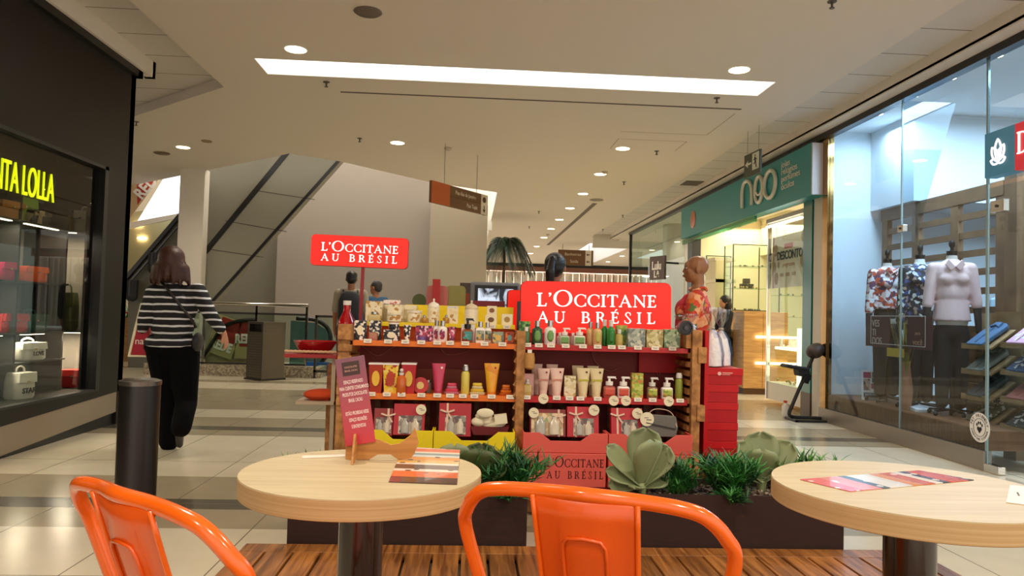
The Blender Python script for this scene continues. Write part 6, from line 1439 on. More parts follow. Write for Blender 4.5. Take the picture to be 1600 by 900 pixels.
def bust(label, px, Y, shirt_mat, sleeve, pants, neckline_white=False, turn=0, hem=1.0):
    v = at(px, 450, Y=Y); o = thing('mannequin', label, 'mannequin', (v.x, Y, .335), R(turn), 'dressed busts in the fashion window')
    H = 1.66
    MB().lathe([(.045, H-.10), (.05, H-.06), (.05, H-.05), (.018, H-.045), (.014, H-.02), (.026, H), (.03, H+.03), (.02, H+.055), (.002, H+.06)], n=20).build('neck_finial', M_BLACK, o, smooth=True)
    mb = MB(); mb.ell((0, 0, 1.36), (.155, .105, .17)); mb.ell((0, 0, 1.13), (.12, .095, .17)); mb.ell((0, 0, .93), (.15, .11, .15)); mb.cap((-.10, 0, 1.45), (.10, 0, 1.45), .055, .055); mb.cap((0, 0, 1.45), (0, 0, H-.09), .06, .048); mb.ell((-.06, -.075, 1.33), (.06, .05, .055)); mb.ell((.06, -.075, 1.33), (.06, .05, .055))
    remesh(mb.build('torso', paint('e6e6dc' if neckline_white else 'cfc6b8', .6), o), .012)
    mb = MB(); mb.ell((0, 0, 1.36), (.175, .125, .17)); mb.ell((0, 0, 1.2), (.15, .12, .17)); mb.lathe([(.172, hem), (.16, hem+.08), (.14, hem+.2)], n=24, sy=.78); mb.cap((-.13, 0, 1.44), (.13, 0, 1.44), .062, .062); mb.ell((-.06, -.085, 1.33), (.068, .055, .06)); mb.ell((.06, -.085, 1.33), (.068, .055, .06))
    for s in (-1, 1): mb.cap((s*.165, 0, 1.44), (s*.215, -.02, 1.44-sleeve), .06, .05)
    if not neckline_white: mb.lathe([(.075, 1.47), (.062, 1.53)], n=18)
    remesh(mb.build('shirt', shirt_mat, o), .012, 4)
    mb = MB()
    for s in (-1, 1): mb.cap((s*.215, -.02, 1.44-sleeve), (s*.23, -.03, .82), .04, .03)
    remesh(mb.build('dark_arms', paint('2a2320', .7), o), .012)
    mb = MB(); mb.ell((0, 0, .84), (.15, .11, .12)); mb.ell((0, 0, .97), (.148, .112, .17))
    for s in (-1, 1): mb.cap((s*.075, 0, .80), (s*.08, 0, .12), .085, .06)
    remesh(mb.build('trousers', pants, o), .014)
    if not neckline_white:
        mb = MB()
        for s in (-1, 1): mb.prism([(0, 1.45), (s*.06, 1.52), (s*.085, 1.47), (s*.04, 1.41)], 'xz', -.135, -.10)
        mb.build('collar', shirt_mat, o, bevel=.004)
    mb = MB(); mb.cyl((0, 0, .0), (0, 0, .75), .015, 12)
    for k in range(5):
        a = 2*PI*k/5; mb.bar((0, 0, .06), (.2*math.cos(a), .2*math.sin(a), .045), .03, .02); mb.ell((.2*math.cos(a), .2*math.sin(a), .022), .022, nu=10, nv=7)
    mb.build('wheeled_base', M_BLACK, o, smooth=True)
    return o
bust('dressed bust in an orange, purple and white floral blouse, left of three', 1386, 8.15, spots(['e6dcd8', 'c9532c', '5a3a5c', 'e9e2e0', '8a3a34', 'd9b8b0'], 26, .7, warp=.08), .42, paint('3a3430', .8), hem=1.04)
bust('dressed bust in a black, blue and white geometric print blouse, middle of three', 1437, 7.55, spots(['16161c', '2c2c34', 'd9dcd8', '3a4a7c', '1a1a20', 'a88a78', '0f0f14'], 30, .7, warp=.06), .52, paint('2c2826', .8), True, hem=.93)
bust('dressed bust in a pale pink buttoned shirt, right of three', 1487, 7.05, paint('e6c4c0', .75, bump=.3, scale=9), .36, paint('1c1a1c', .8), turn=-20, hem=.92)
# shelves of folded shirts in front of a wooden stand
M_SHW = wood('8a6842', 'b08c60', .5, (5, 1, 1), 3)
ss = thing('shirt_stand', 'wooden stand of sloping shelves for folded shirts at the right edge', 'shelf unit', (4.86, 6.35, .335))
MB().box(.10, .13, -.58, .42, 0, 1.02).build('back_board', M_SHW, ss); MB().box(-.02, .13, .40, .43, 0, 1.0).box(-.02, .13, -.10, -.07, 0, 1.0).build('upright', M_SHW, ss)
cols = [('4a6a8c', 'dark blue denim shirt with purple label, top shelf of the left column'), ('8a8a80', 'grey green folded shirt, second shelf of the left column'), ('4a5054', 'slate folded shirt, third shelf of the left column'), ('6f6a50', 'olive patterned folded shirt, lowest shelf of the left column')]
cols2 = [('d9a0b4', 'pink and white folded shirt, top shelf of the right column'), ('3c4668', 'navy patterned folded shirt, second shelf of the right column'), ('b0645c', 'salmon red folded shirt, third shelf of the right column'), ('4c443e', 'dark patterned folded shirt, lowest shelf of the right column')]
def folded(label, x, y, z, col, group, slope=28, sc_=1.0, rz=0):
    o = thing('folded_shirt', label, 'shirt', (x, y, z), 0, group); o.rotation_euler = (0, R(-slope), rz)
    m = spots([col, col, 'd9d4cc', col], 30, .8, warp=.1) if 'pattern' in label or 'pink and' in label else paint(col, .8, var=.15, scale=14, bump=.2)
    MB().prism([(-.20*sc_, -.125*sc_), (.15*sc_, -.14*sc_), (.20*sc_, -.07*sc_), (.20*sc_, .07*sc_), (.15*sc_, .14*sc_), (-.20*sc_, .125*sc_)], 'xy', 0, .038).build('body', m, o, bevel=.008)
    MB().prism([(.10*sc_, -.055), (.185*sc_, -.04), (.185*sc_, .04), (.10*sc_, .055), (.13*sc_, 0)], 'xy', .036, .058).build('collar', m, o, bevel=.006)
    MB().tube([(-.17*sc_, 0, .043), (-.05, 0, .044), (.10*sc_, 0, .044)], .004, 6).build('button_band', m, o)
    return o
for ci, (cc, yc) in enumerate(((cols, 6.62), (cols2, 6.10))):
    for k, (c_, lab) in enumerate(cc):
        z = .335+.78-.235*k + (.03 if ci else 0)
        s_ = MB().obox((0, 0, 0), (.30, .36, .014), Matrix.Rotation(R(-36), 3, 'Y')).box(-.150, -.135, -.18, .18, -.095, -.045)
        s_.build('sloping_shelf', M_SHW, ss, loc=(-.06, yc-6.35, z-.335-.02))
        folded(lab, 4.80, yc, z+.005, c_, 'folded shirts on the sloping shelves', 36, .85)
fs_ = folded('white folded shirt lying flat on the window platform', 4.66, 7.42, .34, 'e4e6ea', None, 3, 1.0, R(75))
# small poster on an easel in the window
pt = thing('standing_card', 'small standing card of coloured squares at the left end of the fashion window', 'sign', (4.62, 8.25, .34), R(-60)); pt.rotation_euler = (R(-12), 0, R(-22))
MB().box(-.13, .13, 0, .012, 0, .34).build('card', paint('e9e6e4', .5), pt)
mb = MB().box(-.11, -.03, -.003, 0, .25, .32).box(.03, .07, -.003, 0, .13, .19).box(-.03, .03, -.003, 0, .13, .19); mb.build('magenta_squares', paint('a8325c', .5), pt)
MB().box(-.02, .12, -.003, 0, .20, .32).box(-.11, .03, -.003, 0, .03, .085).build('teal_squares', paint('1f5c66', .5), pt)
MB().box(-.11, -.04, -.003, 0, .11, .24).box(.05, .11, -.003, 0, .02, .12).build('portrait_squares', spots(['6a4a44', 'b89a90', '2a2628'], 20, .5), pt)
text('lettering', 'COMBINA', .032, paint('9adf5a', .5), pt, face_front(.05, -.005, .29), .001); text('lettering', 'E PARTIR', .032, paint('9adf5a', .5), pt, face_front(.05, -.005, .255), .001); text('lettering', 'ESTILO', .034, WHITEPL, pt, face_front(-.04, -.005, .058), .001)
# window decal: framed burgundy panels
M_BURG = paint('4a1c22', .5)
dc = thing('window_poster', 'burgundy poster strip with thin white frame and script lettering in the fashion window', 'poster', (4.42, 0, 0))
def Q(px, py): v = at(px, py, X=4.42); return v.y, v.z
(y0, z0), (y1, z1) = Q(1353, 494), Q(1390, 540); MB().box(0, .008, min(y0, y1), max(y0, y1), min(z0, z1)-.02, max(z0, z1)+.0).build('left_panel', M_BURG, dc)
(y2, z2), (y3, z3) = Q(1418, 495), Q(1456, 548); MB().box(0, .008, min(y2, y3), max(y2, y3), min(z2, z3), max(z2, z3)).build('right_panel', M_BURG, dc)
(ya, za), (yb, zb_) = Q(1361, 494), Q(1446, 546); f = .006; ya, yb = min(ya, yb), max(ya, yb)
MB().box(-.003, 0, ya, yb, za-.0, za+f).box(-.003, 0, ya, yb, zb_+.02, zb_+.02+f).box(-.003, 0, ya, ya+f, zb_+.02, za).box(-.003, 0, yb-f, yb, zb_+.02, za).build('thin_frame', WHITEPL, dc)
for s, py in (('VES', 504), ('TI', 518), ('DOS', 531)):
    y_, z_ = Q(1363, py); text('lettering', s, .105, paint('d9c9c0', .5), dc, face_left(y_, z_-.01, -.003), .001, align='LEFT', sx=.9)
y_, z_ = Q(1434, 535); text('lettering', 'você', .085, paint('c99a7a', .5), dc, face_left(y_, z_, -.003), .001); text('lettering', 'para', .05, paint('c99a7a', .5), dc, face_left(y_, z_+.09, -.003), .001)
(y0, z0), (y1, z1) = Q(1386, 543), Q(1412, 559); MB().box(-.002, .006, min(y0, y1), max(y0, y1), min(z0, z1), max(z0, z1)).build('yellow_panel', paint('c9a83c', .5), dc)
mb = MB(); rnd = random.Random(12)
y_, z_ = Q(1404, 548)
for k in range(60): blade(mb, (.06, y_+rnd.uniform(-.05, .05), z_-.25), (rnd.uniform(-.2, .2), rnd.uniform(-.3, .3), 1), rnd.uniform(.3, .75), .007, .15, rnd)
tag(mb.build('dried_plant', spots(['8a7a3c', '6a5a34', 'a8944c'], 12, .7), smooth='all', loc=(4.42, 0, 0)), 'dried yellowish grasses standing behind the burgundy poster', 'plant')
tag(MB().lathe([(.05, 0), (.07, .2), (.04, .45), (.045, .5)], n=16).build('vase', paint('b07a5a', .5), smooth=True, loc=(4.50, y_, .335)), 'terracotta vase holding the dried grasses in the fashion window', 'vase')
# clothes rails behind the screen
def rail(x, y0, y1, label, n, seed):
    o = thing('clothes_rail', label+' rail', 'clothes rail', (x, y0, 0)); MB().cyl((0, 0, 1.62), (0, y1-y0, 1.62), .014, 10).box(-.01, .01, 0, .02, 0, 1.62).box(-.01, .01, y1-y0-.02, y1-y0, 0, 1.62).build('frame', M_CHROME, o)
    rnd = random.Random(seed); tones = [('a9c0d0', 'pale blue'), ('d9e0e4', 'white'), ('232a3c', 'navy'), ('8fa8bc', 'sky blue'), ('c9d4dc', 'light grey')]; proto = {}
    for k in range(n):
        c_, nm = tones[(k*3+seed) % 5] if k else tones[0]; y = y0+.06+(y1-y0-.12)*k/(n-1)
        lab = '%s garment on the %s' % (nm, label)
        if c_ in proto: g = copy_tree(proto[c_]); g.location = (x, y, 1.62)
        else:
            g = thing('hanging_garment', lab, 'garment', (x, y, 1.62), 0, '%s garments on the %s' % (nm, label)); proto[c_] = g
            MB().prism([(-.03, -.05), (-.2, -.11), (-.235, -.35), (-.19, -.36), (-.18, -.72), (.18, -.72), (.19, -.36), (.235, -.35), (.2, -.11), (.03, -.05)], 'xz', -.02, .02).build('cloth', paint(c_, .8, var=.1, scale=8), g, bevel=.012)
            MB().tube([(0, 0, -.05), (0, 0, .0), (.012, 0, .02), (.0, 0, .03)], .003, 6).build('hanger_hook', M_CHROME, g)
rail(5.75, 6.6, 7.7, 'clothes behind the slatted screen', 9, 1)
rail(5.55, 5.4, 6.3, 'clothes at the right edge of the picture', 9, 2)
struct('wall_fashion_lower', MB().box(6.6, 6.7, 4.5, 8.9, 0, 2.6), paint('5e6066', .7, var=.05))
# small shelf stack of folded clothes behind poster
sh = thing('shelf_tower', 'narrow wooden shelf tower of folded clothes between the poster and the shirt stand', 'shelf unit', (5.30, 7.25, 0))
mb = MB().box(-.16, -.14, -.18, .18, 0, 1.15).box(.14, .16, -.18, .18, 0, 1.15)
for k in range(6): mb.box(-.14, .14, -.18, .18, .12+.19*k, .135+.19*k)
mb.build('frame', M_SHW, sh)
for k, c_ in enumerate(('1f2a3a', '38424c', '7a5a6a', '3a5a7a', 'b8c4cc')):
    tag(MB().lathe([(.95, 0), (1, .02), (1, .08), (.9, .1)], n=20, sx=.12, sy=.15, power=6).build('folded_clothes', paint(c_, .8), smooth=True, loc=(5.30, 7.25, .135+.19*k)), 'folded clothes in the narrow shelf tower, %s compartment from below' % ['first', 'second', 'third', 'fourth', 'fifth'][k], 'clothes')
# glass fins, clamps, door fittings
def fitting(px, py, X, w, h, label, d=.05):
    v = at(px, py, X=X); o = thing('glass_clamp', label, 'fitting', (X, v.y, v.z)); MB().box(-d/2, d/2, -w/2, w/2, -h/2, h/2).build('plate', M_CHROME, o, bevel=.004); MB().cyl((-d/2-.01, 0, 0), (-d/2, 0, 0), .012, 12).build('bolt', M_STEEL, o); return o
fitting(1410, 357, 4.36, .10, .07, 'chrome clamp on the glass joint above the left bust')
fitting(1562, 322, 4.36, .16, .10, 'chrome pivot fitting at the top corner of the glass door')
v = at(1565, 733, X=4.36); o = thing('floor_pivot', 'chrome floor pivot at the bottom corner of the glass door', 'fitting', (4.36, 5.95, 0)); MB().box(-.035, .035, -.09, .09, 0, .07).build('block', M_CHROME, o, bevel=.01)
struct('door_1', MB().box(4.355, 4.365, 4.9, 6.02, .07, 2.38), M_GLASSB)
struct('trim_16', MB().box(4.352, 4.368, 6.03, 6.055, .0, 3.5).box(4.352, 4.368, 7.298, 7.312, .165, 3.5), paint('8fa8ac', .15, .2))
fn = struct('window_7', MB().prism([(0, 3.5), (.55, 3.5), (.12, 2.05), (0, 2.05)], 'xz', 7.300, 7.310).move(Matrix.Translation((4.37, 0, 0))), M_GLASSB)
# illuminated blue and red box sign
sg = thing('box_sign', 'lit blue and red box sign with a white lotus outline outside the fashion shop', 'shop sign', (4.2, 0, 0))
MB().box(0, .10, 5.52, 5.86, 2.43, 2.795).build('blue_panel', glow('2f6478', .45, 'lit_blue_panel'), sg)
MB().box(0, .10, 4.6, 5.52, 2.43, 2.795).build('red_panel', glow('b3202c', .55, 'lit_red_panel'), sg)
MB().box(.02, .16, 4.7, 4.75, 2.55, 2.6).box(.02, .16, 5.75, 5.80, 2.55, 2.6).build('mount', M_CHROME, sg)
def petal(cy, cz, L1, W1, ang, name='lotus_petal'):
    pts = [(W1*math.sin(PI*t)**.8*s, L1*(t-.0)) for s, rng in ((1, range(0, 11)), (-1, range(9, 0, -1))) for t in [k/10 for k in rng]]
    a = R(ang); q = [(-.006, cy - (u*math.cos(a)+v_*math.sin(a)), cz + (v_*math.cos(a)-u*math.sin(a))) for u, v_ in pts]
    MB().tube(q, .0085, 6, closed=True).build(name, M_SIGNWHITE, sg, smooth='all')
lc, lz = 5.70, 2.55
petal(lc, lz, .17, .035, 0); petal(lc, lz-.01, .14, .032, -28); petal(lc, lz-.01, .14, .032, 28); petal(lc, lz-.02, .085, .022, -72); petal(lc, lz-.02, .085, .022, 72)
mb = MB()
for p_ in GL['D'][1]: mb.prism([(u*.16, v_*.17) for u, v_ in p_], 'xy', 0, .004)
mb.move(Matrix.Translation((-.008, 5.495, 2.55)) @ Matrix.Rotation(-PI/2, 4, 'Z') @ Matrix.Rotation(PI/2, 4, 'X')); mb.build('lettering', M_SIGNWHITE, sg)
# round pet sticker
v = at(1531, 668, X=4.352); pk = thing('round_sticker', 'round white sticker with a black paw print on the glass near the door', 'sticker', (4.352, v.y, v.z))
MB().cyl((0, 0, 0), (-.003, 0, 0), .125, 40).build('white_disc', WHITEPL, pk)
MB().tube([(-.004, .075*math.cos(t), .075*math.sin(t)) for t in [2*PI*i/32 for i in range(32)]], .002, 6, closed=True).build('inner_ring', M_BLACK, pk)
mb = MB(); mb.prism([(0, -.05), (.03, -.015), (.022, .008), (0, .0), (-.022, .008), (-.03, -.015)], 'yz', -.005, -.002)
for y_, z_ in ((-.032, .022), (-.012, .038), (.012, .038), (.032, .022)): mb.ell((-.004, y_, z_), (.002, .009, .014), nu=10, nv=7)
mb.build('paw_print', M_BLACK, pk)
def ring_text(s, r, a0, a1, size, up=True):
    for i, ch in enumerate(s):
        if ch == ' ': continue
        a = a0+(a1-a0)*i/(len(s)-1); M = Matrix.Translation((-.0045, 0, 0)) @ Matrix.Rotation(-PI/2, 4, 'Z') @ Matrix.Rotation(PI/2, 4, 'X') @ Matrix.Rotation(R(a), 4, 'Z') @ Matrix.Translation((0, r if up else -r, 0))
        text('ring_letter', ch, size, M_BLACK, pk, M, .0003, bold=.0006)
ring_text('PET FRIENDLY', .10, 75, -75, .034); ring_text('SHOPPING CIDADE', .10, -75, 75, .024, False)

# ================================================================== BAG SHOP WINDOW
M_NICHE = paint('8c8276', .6, var=.05, scale=2)
dv = thing('display_shelving', 'dark back-lit shelving in the bag shop window', 'shelf unit', (-4.2, 0, .385))
mb = MB()
for y in (4.9, 5.72, 6.45, 7.18): mb.box(.0, .40, y-.012, y+.012, 0, 1.75)
for z in (0.0, .295, .545, .985, 1.495): mb.box(0, .42, 4.9, 7.2, z-.012, z)
mb.build('frame', paint('26211d', .5), dv)
MB().box(.001, .012, 4.9, 7.18, .02, 1.48).build('grey_back_panel', M_NICHE, dv)
de = thing('display_shelving', 'grey back-lit niches facing the viewer at the right end of the bag shop window', 'shelf unit', (-3.9, 7.6, .385))
mb = MB()
for x in (-.29, .24): mb.box(x-.012, x+.012, -.36, .05, 0, 1.75)
for z in (.0, .545, 1.495): mb.box(-.30, .25, -.36, .05, z-.012, z)
mb.build('frame', paint('26211d', .5), de)
MB().box(-.28, .23, .035, .05, .0, 1.48).build('grey_back_panel', M_NICHE, de)
M_LEDW = glow('ffe9cc', 6, 'shelf_led')
for (y0, y1, z) in ((5.0, 5.6, 1.476), (5.85, 6.35, 1.476), (6.55, 7.05, 1.476), (5.85, 6.2, .966), (5.0, 5.3, .966), (5.85, 6.3, .526), (6.58, 6.9, .526)):
    MB().box(.36, .39, y0, y1, z, z+.006).build('led_strip', M_LEDW, dv)
    area_light('shelf_led_lamp', (-3.88, (y0+y1)/2, .385+z-.012), .07, y1-y0, 3.2, (1, .85, .68))
for (x0, x1, z) in ((-.22, .12, 1.476), (-.24, -.06, .526), (.02, .2, .526)):
    MB().box(x0, x1, -.33, -.30, z, z+.006).build('led_strip', M_LEDW, de)
    area_light('shelf_led_lamp', (-3.9+(x0+x1)/2, 7.32, .385+z-.012), x1-x0, .05, 5.0, (1, .85, .68))
def bag(label, px, py, w, h, m, X=-3.9, kind='tote', flapm=None, level=None):
    end = px > 80
    v = at(px, py, Y=7.42) if end else at(px, py, X=X); Yd = v.y; W = S(w, Yd)/2/(1.0 if end else .62); Hh = S(h, Yd); z0 = v.z-Hh/2
    lv = [.385, .68, .93, 1.37, 1.88]; z0 = min(lv, key=lambda q: abs(q-z0)); W = min(W, .30)
    o = thing('handbag' if kind != 'backpack' else 'backpack', label, 'bag', (v.x, Yd, z0+.002), R(0 if end else 78))
    MB().lathe([(.9, 0), (1.0, Hh*.08), (.98, Hh*.6), (.86, Hh*.88), (.78, Hh*.9)], n=28, sx=W, sy=.075, power=5).build('bag_body', m, o, smooth=True)
    MB().prism([(-W*.9, Hh*.55), (W*.9, Hh*.55), (W*.84, Hh*.9), (-W*.84, Hh*.9)], 'xz', -.085, -.06).build('flap', flapm or m, o, bevel=.006)
    if kind in ('tote', 'backpack'): MB().tube(smooth_path([(-W*.4, 0, Hh*.86), (-W*.35, 0, Hh*1.02), (0, 0, Hh*1.1), (W*.35, 0, Hh*1.02), (W*.4, 0, Hh*.86)], 5), .008, 8).build('handle', flapm or m, o, smooth='all')
    MB().box(-.012, .012, -.092, -.084, Hh*.55, Hh*.62).build('clasp', paint('c9b48a', .25, .8), o)
    return o
leather = lambda c: paint(c, .35, var=.12, scale=12, bump=.1)
bag('mustard yellow bag with flap on the top shelf behind the glass', 101, 346, 22, 28, leather('c8941c'))
bag('pale grey backpack on the top shelf beside the mustard bag', 132, 350, 24, 36, leather('b0aca0'), kind='backpack')
bag('olive green round bag behind the yellow letters', 28, 318, 34, 44, leather('8aa82a'), X=-4.0)
bag('black and tan patterned bag on the top shelf below the letters', 56, 338, 24, 24, spots(['3a2c24', 'b89a74', '2a2420'], 14, .5))
bag('tan brown bag on the top shelf at the left edge', 8, 330, 30, 30, leather('b8742c'), kind='clutch')
bag('bright pink bag at the left edge, on the second shelf row', 4, 410, 18, 30, leather('c81e5c'), kind='clutch')
bag('bright orange box bag on the second shelf row', 48, 424, 28, 26, leather('f0601c'), kind='clutch')
bag('dark green croc textured bag on the third shelf row', 46, 486, 34, 30, leather('14483f'))
bag('glossy red bag at the left edge on the third shelf row', 14, 505, 32, 32, leather('c0161c'))
bag('tall olive bag near the window corner', 104, 482, 30, 64, leather('5a5a2e'))
bag('small red quilted bag with metal clasp in the lowest row', 120, 574, 40, 30, leather('b8241e'), kind='clutch')
o = bag('white satchel with black printed letters above the small white backpack', 42, 548, 34, 30, leather('e4dfd0')); text('printed_letters', 'LOVE', .05, M_BLACK, o, face_front(.03, -.095, .06), .002, bold=.002)
o = bag('small white backpack with black printed panel standing at the front of the window', 31, 590, 24, 44, leather('e4dfd0'), X=-3.75); text('printed_letters', 'STAR', .06, M_BLACK, o, face_front(.0, -.095, .07), .002, bold=.002)
bag('blue and silver small bag left of the red quilted one', 86, 574, 12, 18, leather('5a6a88'), kind='clutch')
lt = thing('shop_lettering', 'tall thin yellow green letters on the bag shop window', 'lettering', (-3.54, 6.445, 2.14))
t_ = text('letters', 'SANTA LOLLA', .345, glow('c9d40a', .75, 'lit_yellow_letters'), lt, Matrix.Translation((0, 0, 0)) @ Matrix.Rotation(PI/2, 4, 'Z') @ Matrix.Rotation(PI/2, 4, 'X'), .006, align='RIGHT', sx=.44, bold=-.002)

# ================================================================== PEOPLE
def limb(mb, pts, rs):
    for i in range(len(pts)-1): mb.cap(pts[i], pts[i+1], rs[i], rs[i+1])
def hand(mb, w, d, side, curl=.5, s=1.0, palm_dir=(0, 1, 0)):
    """palm, four fingers and a thumb; w wrist, d direction of the hand, side +1 right -1 left"""
    w = Vector(w); d = Vector(d).normalized(); pn = Vector(palm_dir); pn = (pn-d*pn.dot(d)).normalized(); x = d.cross(pn).normalized()
    M = Matrix((x, pn, d)).transposed()
    mb.ell(w+d*.045*s, (.038*s, .016*s, .05*s), M, 12, 8)
    mb.cap(w-d*.02, w+d*.02, .024*s, .026*s)
    for k, (off, L1) in enumerate(((-.027, .066), (-.009, .076), (.009, .071), (.026, .056))):
        p0 = w+d*.082*s+x*off*s; v = d.copy(); L3 = L1*s/3; p = p0; r = .0085*s
        for j in range(3):
            v = (Matrix.Rotation(curl*.55, 3, x) @ v).normalized() if j else (Matrix.Rotation(curl*.3, 3, x) @ v).normalized()
            q = p+v*L3; mb.cap(p, q, r, r*.9, 8); p = q; r *= .93
    t = -x*side; p0 = w+d*.025*s+t*.026*s; p1 = p0+(t*.5+d*.7+pn*.25).normalized()*.035*s; p2 = p1+(t*.15+d*.9+pn*.2).normalized()*.03*s
    mb.cap(p0, p1, .012*s, .0095*s, 8); mb.cap(p1, p2, .0095*s, .0085*s, 8)
def head_geo(mb, c, yaw, s=1.0, nose=True, ears=True, tilt=0.0):
    M = Matrix.Rotation(yaw, 3, 'Z') @ Matrix.Rotation(tilt, 3, 'X'); c = Vector(c); g = lambda x, y, z: c + M @ Vector((x*s, y*s, z*s))
    mb.ell(g(0, -.012, .03), (.074*s, .092*s, .082*s), M); mb.ell(g(0, .022, -.03), (.058*s, .068*s, .078*s), M); mb.ell(g(0, .055, -.082), (.026*s, .028*s, .024*s), M); mb.ell(g(0, .07, .03), (.05*s, .02*s, .035*s), M)
    for k in (-1, 1): mb.ell(g(k*.034, .056, -.015), (.022*s, .02*s, .025*s), M)
    if nose: mb.cap(g(0, .082, .014), g(0, .098, -.018), .008*s, .010*s, 10); mb.ell(g(0, .088, -.048), (.022*s, .012*s, .008*s), M); mb.ell(g(0, .086, -.058), (.018*s, .012*s, .007*s), M)
    if ears:
        for k in (-1, 1): mb.ell(g(k*.074, -.01, -.005), (.011*s, .02*s, .033*s), M)
    return g
def face_parts(o, g, skin_dark='3a1d12'):
    mb = MB()
    for k in (-1, 1): mb.ell(g(k*.030, .0745, .010), (.011, .008, .006))
    mb.build('eyes', paint('d9cfc6', .3), o, smooth=True)
    mb = MB()
    for k in (-1, 1): mb.ell(g(k*.030, .0805, .010), (.005, .003, .005)); mb.cap(g(k*.016, .0865, .028), g(k*.044, .074, .028), .0035, .0025, 8)
    mb.build('irises_and_brows', paint(skin_dark, .5), o, smooth=True)
    MB().ell(g(0, .096, -.052), (.021, .006, .008)).build('lips', paint('8a3a34', .4), o, smooth=True)
def person(label, loc, rz, H, skin, joints=None, voxel=.011, fem=False, face=False, ears=True, head_yaw=0.0, top=None, legs=None, sleeve=.5, shoes='16120f', vtop=.011, width=1.0, lw=1.0, hs=1.0):
    o = thing('person', label, 'person', loc, rz); k = H/1.70
    J = dict(head=(0, .01, 1.585), neck=(0, -.01, 1.44), chest=(0, 0, 1.26), waist=(0, 0, 1.06), pelvis=(0, 0, .92), shl=(-.165, -.01, 1.385), shr=(.165, -.01, 1.385), ell=(-.215, -.03, 1.11), elr=(.215, -.03, 1.11), wrl=(-.225, .03, .87), wrr=(.225, .03, .87),
             hil=(-.085, 0, .88), hir=(.085, 0, .88), knl=(-.095, .01, .48), knr=(.095, .01, .48), anl=(-.1, -.02, .08), anr=(.1, -.02, .08), tol=(-.115, .12, .03), tor=(.115, .12, .03), hdl=None, hdr=None)
    if joints: J.update(joints)
    J = {a: (Vector(b)*k if b is not None else None) for a, b in J.items()}
    f = .94 if fem else 1.0
    mb = MB()
    mb.ell(J['chest'], (.148*f*k*width, .10*k*width, .17*k)); mb.ell(J['waist'], (.128*f*k*width, .095*k*width, .16*k)); mb.ell(J['pelvis'], (.158*k*width, .115*k*width, .13*k)); mb.cap(J['shl'], J['shr'], .055*k*f, .055*k*f)
    if fem:
        for s in (-1, 1): mb.ell(J['chest']+Vector((s*.065, .085, .0))*k, (.06*k, .05*k, .058*k))
    mb.cap(J['chest'], J['neck'], .09*k, .055*k); mb.cap(J['neck'], J['head']-Vector((0, 0.02, .04)), .052*k*f*f, .047*k*f*f)
    for s, t in (('l', -1), ('r', 1)):
        limb(mb, [J['sh'+s], J['el'+s], J['wr'+s]], [.05*k*f, .038*k*f, .025*k*f]); d = J['hd'+s] if J['hd'+s] is not None else (J['wr'+s]-J['el'+s])
        hand(mb, J['wr'+s], d, t, .6, k*(.92 if fem else 1), (-t, .3, 0))
        limb(mb, [J['hi'+s], J['kn'+s], J['an'+s]], [.088*k, .055*k, .036*k])
    g = head_geo(mb, J['head'], head_yaw, k*hs, ears=ears)
    remesh(mb.build('body', skin, o), voxel, 4, .5)
    if face: face_parts(o, g)
    # trousers
    if legs is not None:
        mb = MB(); mb.ell(J['pelvis'], (.172*k*width, .13*k*width, .14*k))
        for s in 'lr': limb(mb, [J['hi'+s]+Vector((0, 0, .02)), J['kn'+s], J['an'+s]+Vector((0, 0, .0))], [.105*k*width, .072*k*lw, .062*k*lw*1.05])
        remesh(mb.build('trousers', legs, o), vtop, 5)
    mb = MB()
    for s in 'lr':
        sh_ = MB(); a = J['an'+s]; t = J['to'+s]
        sh_.cap(a+Vector((0, -.03, -.03))*k, t+Vector((0, .02, .005))*k, .036*k, .03*k); remesh(sh_.build('shoe', paint(shoes, .5), o), .01, 3)
    if top is not None:
        mb = MB(); mb.ell(J['chest']+Vector((0, 0, -.01)), (.162*f*k*width, .118*k*width, .175*k)); mb.ell(J['waist'], (.146*f*k*width, .115*k*width, .17*k)); mb.ell(J['pelvis']+Vector((0, 0, .02)), (.172*k*width, .135*k*width, .10*k)); mb.cap(J['shl'], J['shr'], .066*k*f, .066*k*f); mb.cap(J['chest'], J['neck']-Vector((0, 0, .05)), .1*k, .07*k)
        if fem:
            for s in (-1, 1): mb.ell(J['chest']+Vector((s*.065, .095, .0))*k, (.066*k, .055*k, .064*k))
        for s in 'lr':
            if sleeve <= .5: limb(mb, [J['sh'+s], J['sh'+s].lerp(J['el'+s], sleeve*2)], [.066*k*f, .058*k*f])
            else: limb(mb, [J['sh'+s], J['el'+s], J['el'+s].lerp(J['wr'+s], sleeve*2-1)], [.066*k*f*lw, .05*k*f*lw, .04*k*f*lw])
        remesh(mb.build('top', top, o), vtop, 5)
    return o, J, g, k
# 1: woman in a striped top walking away
B = Vector((-2.47, 6.38, 0))
def W1(px, py, dy=0.0): v = at(px, py, Y=B.y+dy); return (v.x-B.x, dy, v.z)
j = dict(head=W1(270, 410), neck=W1(273, 440, -.01), chest=W1(272, 478), waist=W1(270, 508), pelvis=W1(268, 540), shl=W1(241, 458, -.01), shr=W1(309, 456, -.01), ell=W1(226, 500, -.06), elr=W1(330, 494, -.05), wrl=W1(222, 520, .10), wrr=W1(350, 521, .0), hdl=(-.1, .8, -.4), hdr=(.25, .12, -.95),
         hil=W1(255, 552), hir=W1(286, 552), knl=W1(261, 624, .05), knr=W1(291, 630, -.02), anl=W1(264, 690, .02), anr=W1(283, 668, -.22), tol=W1(266, 700, .16), tor=W1(279, 696, -.10))
M_STRIPE = stripes('17161a', 'd9dcdf', 'Z', .0585, .27, .85, .012, wob=.03)
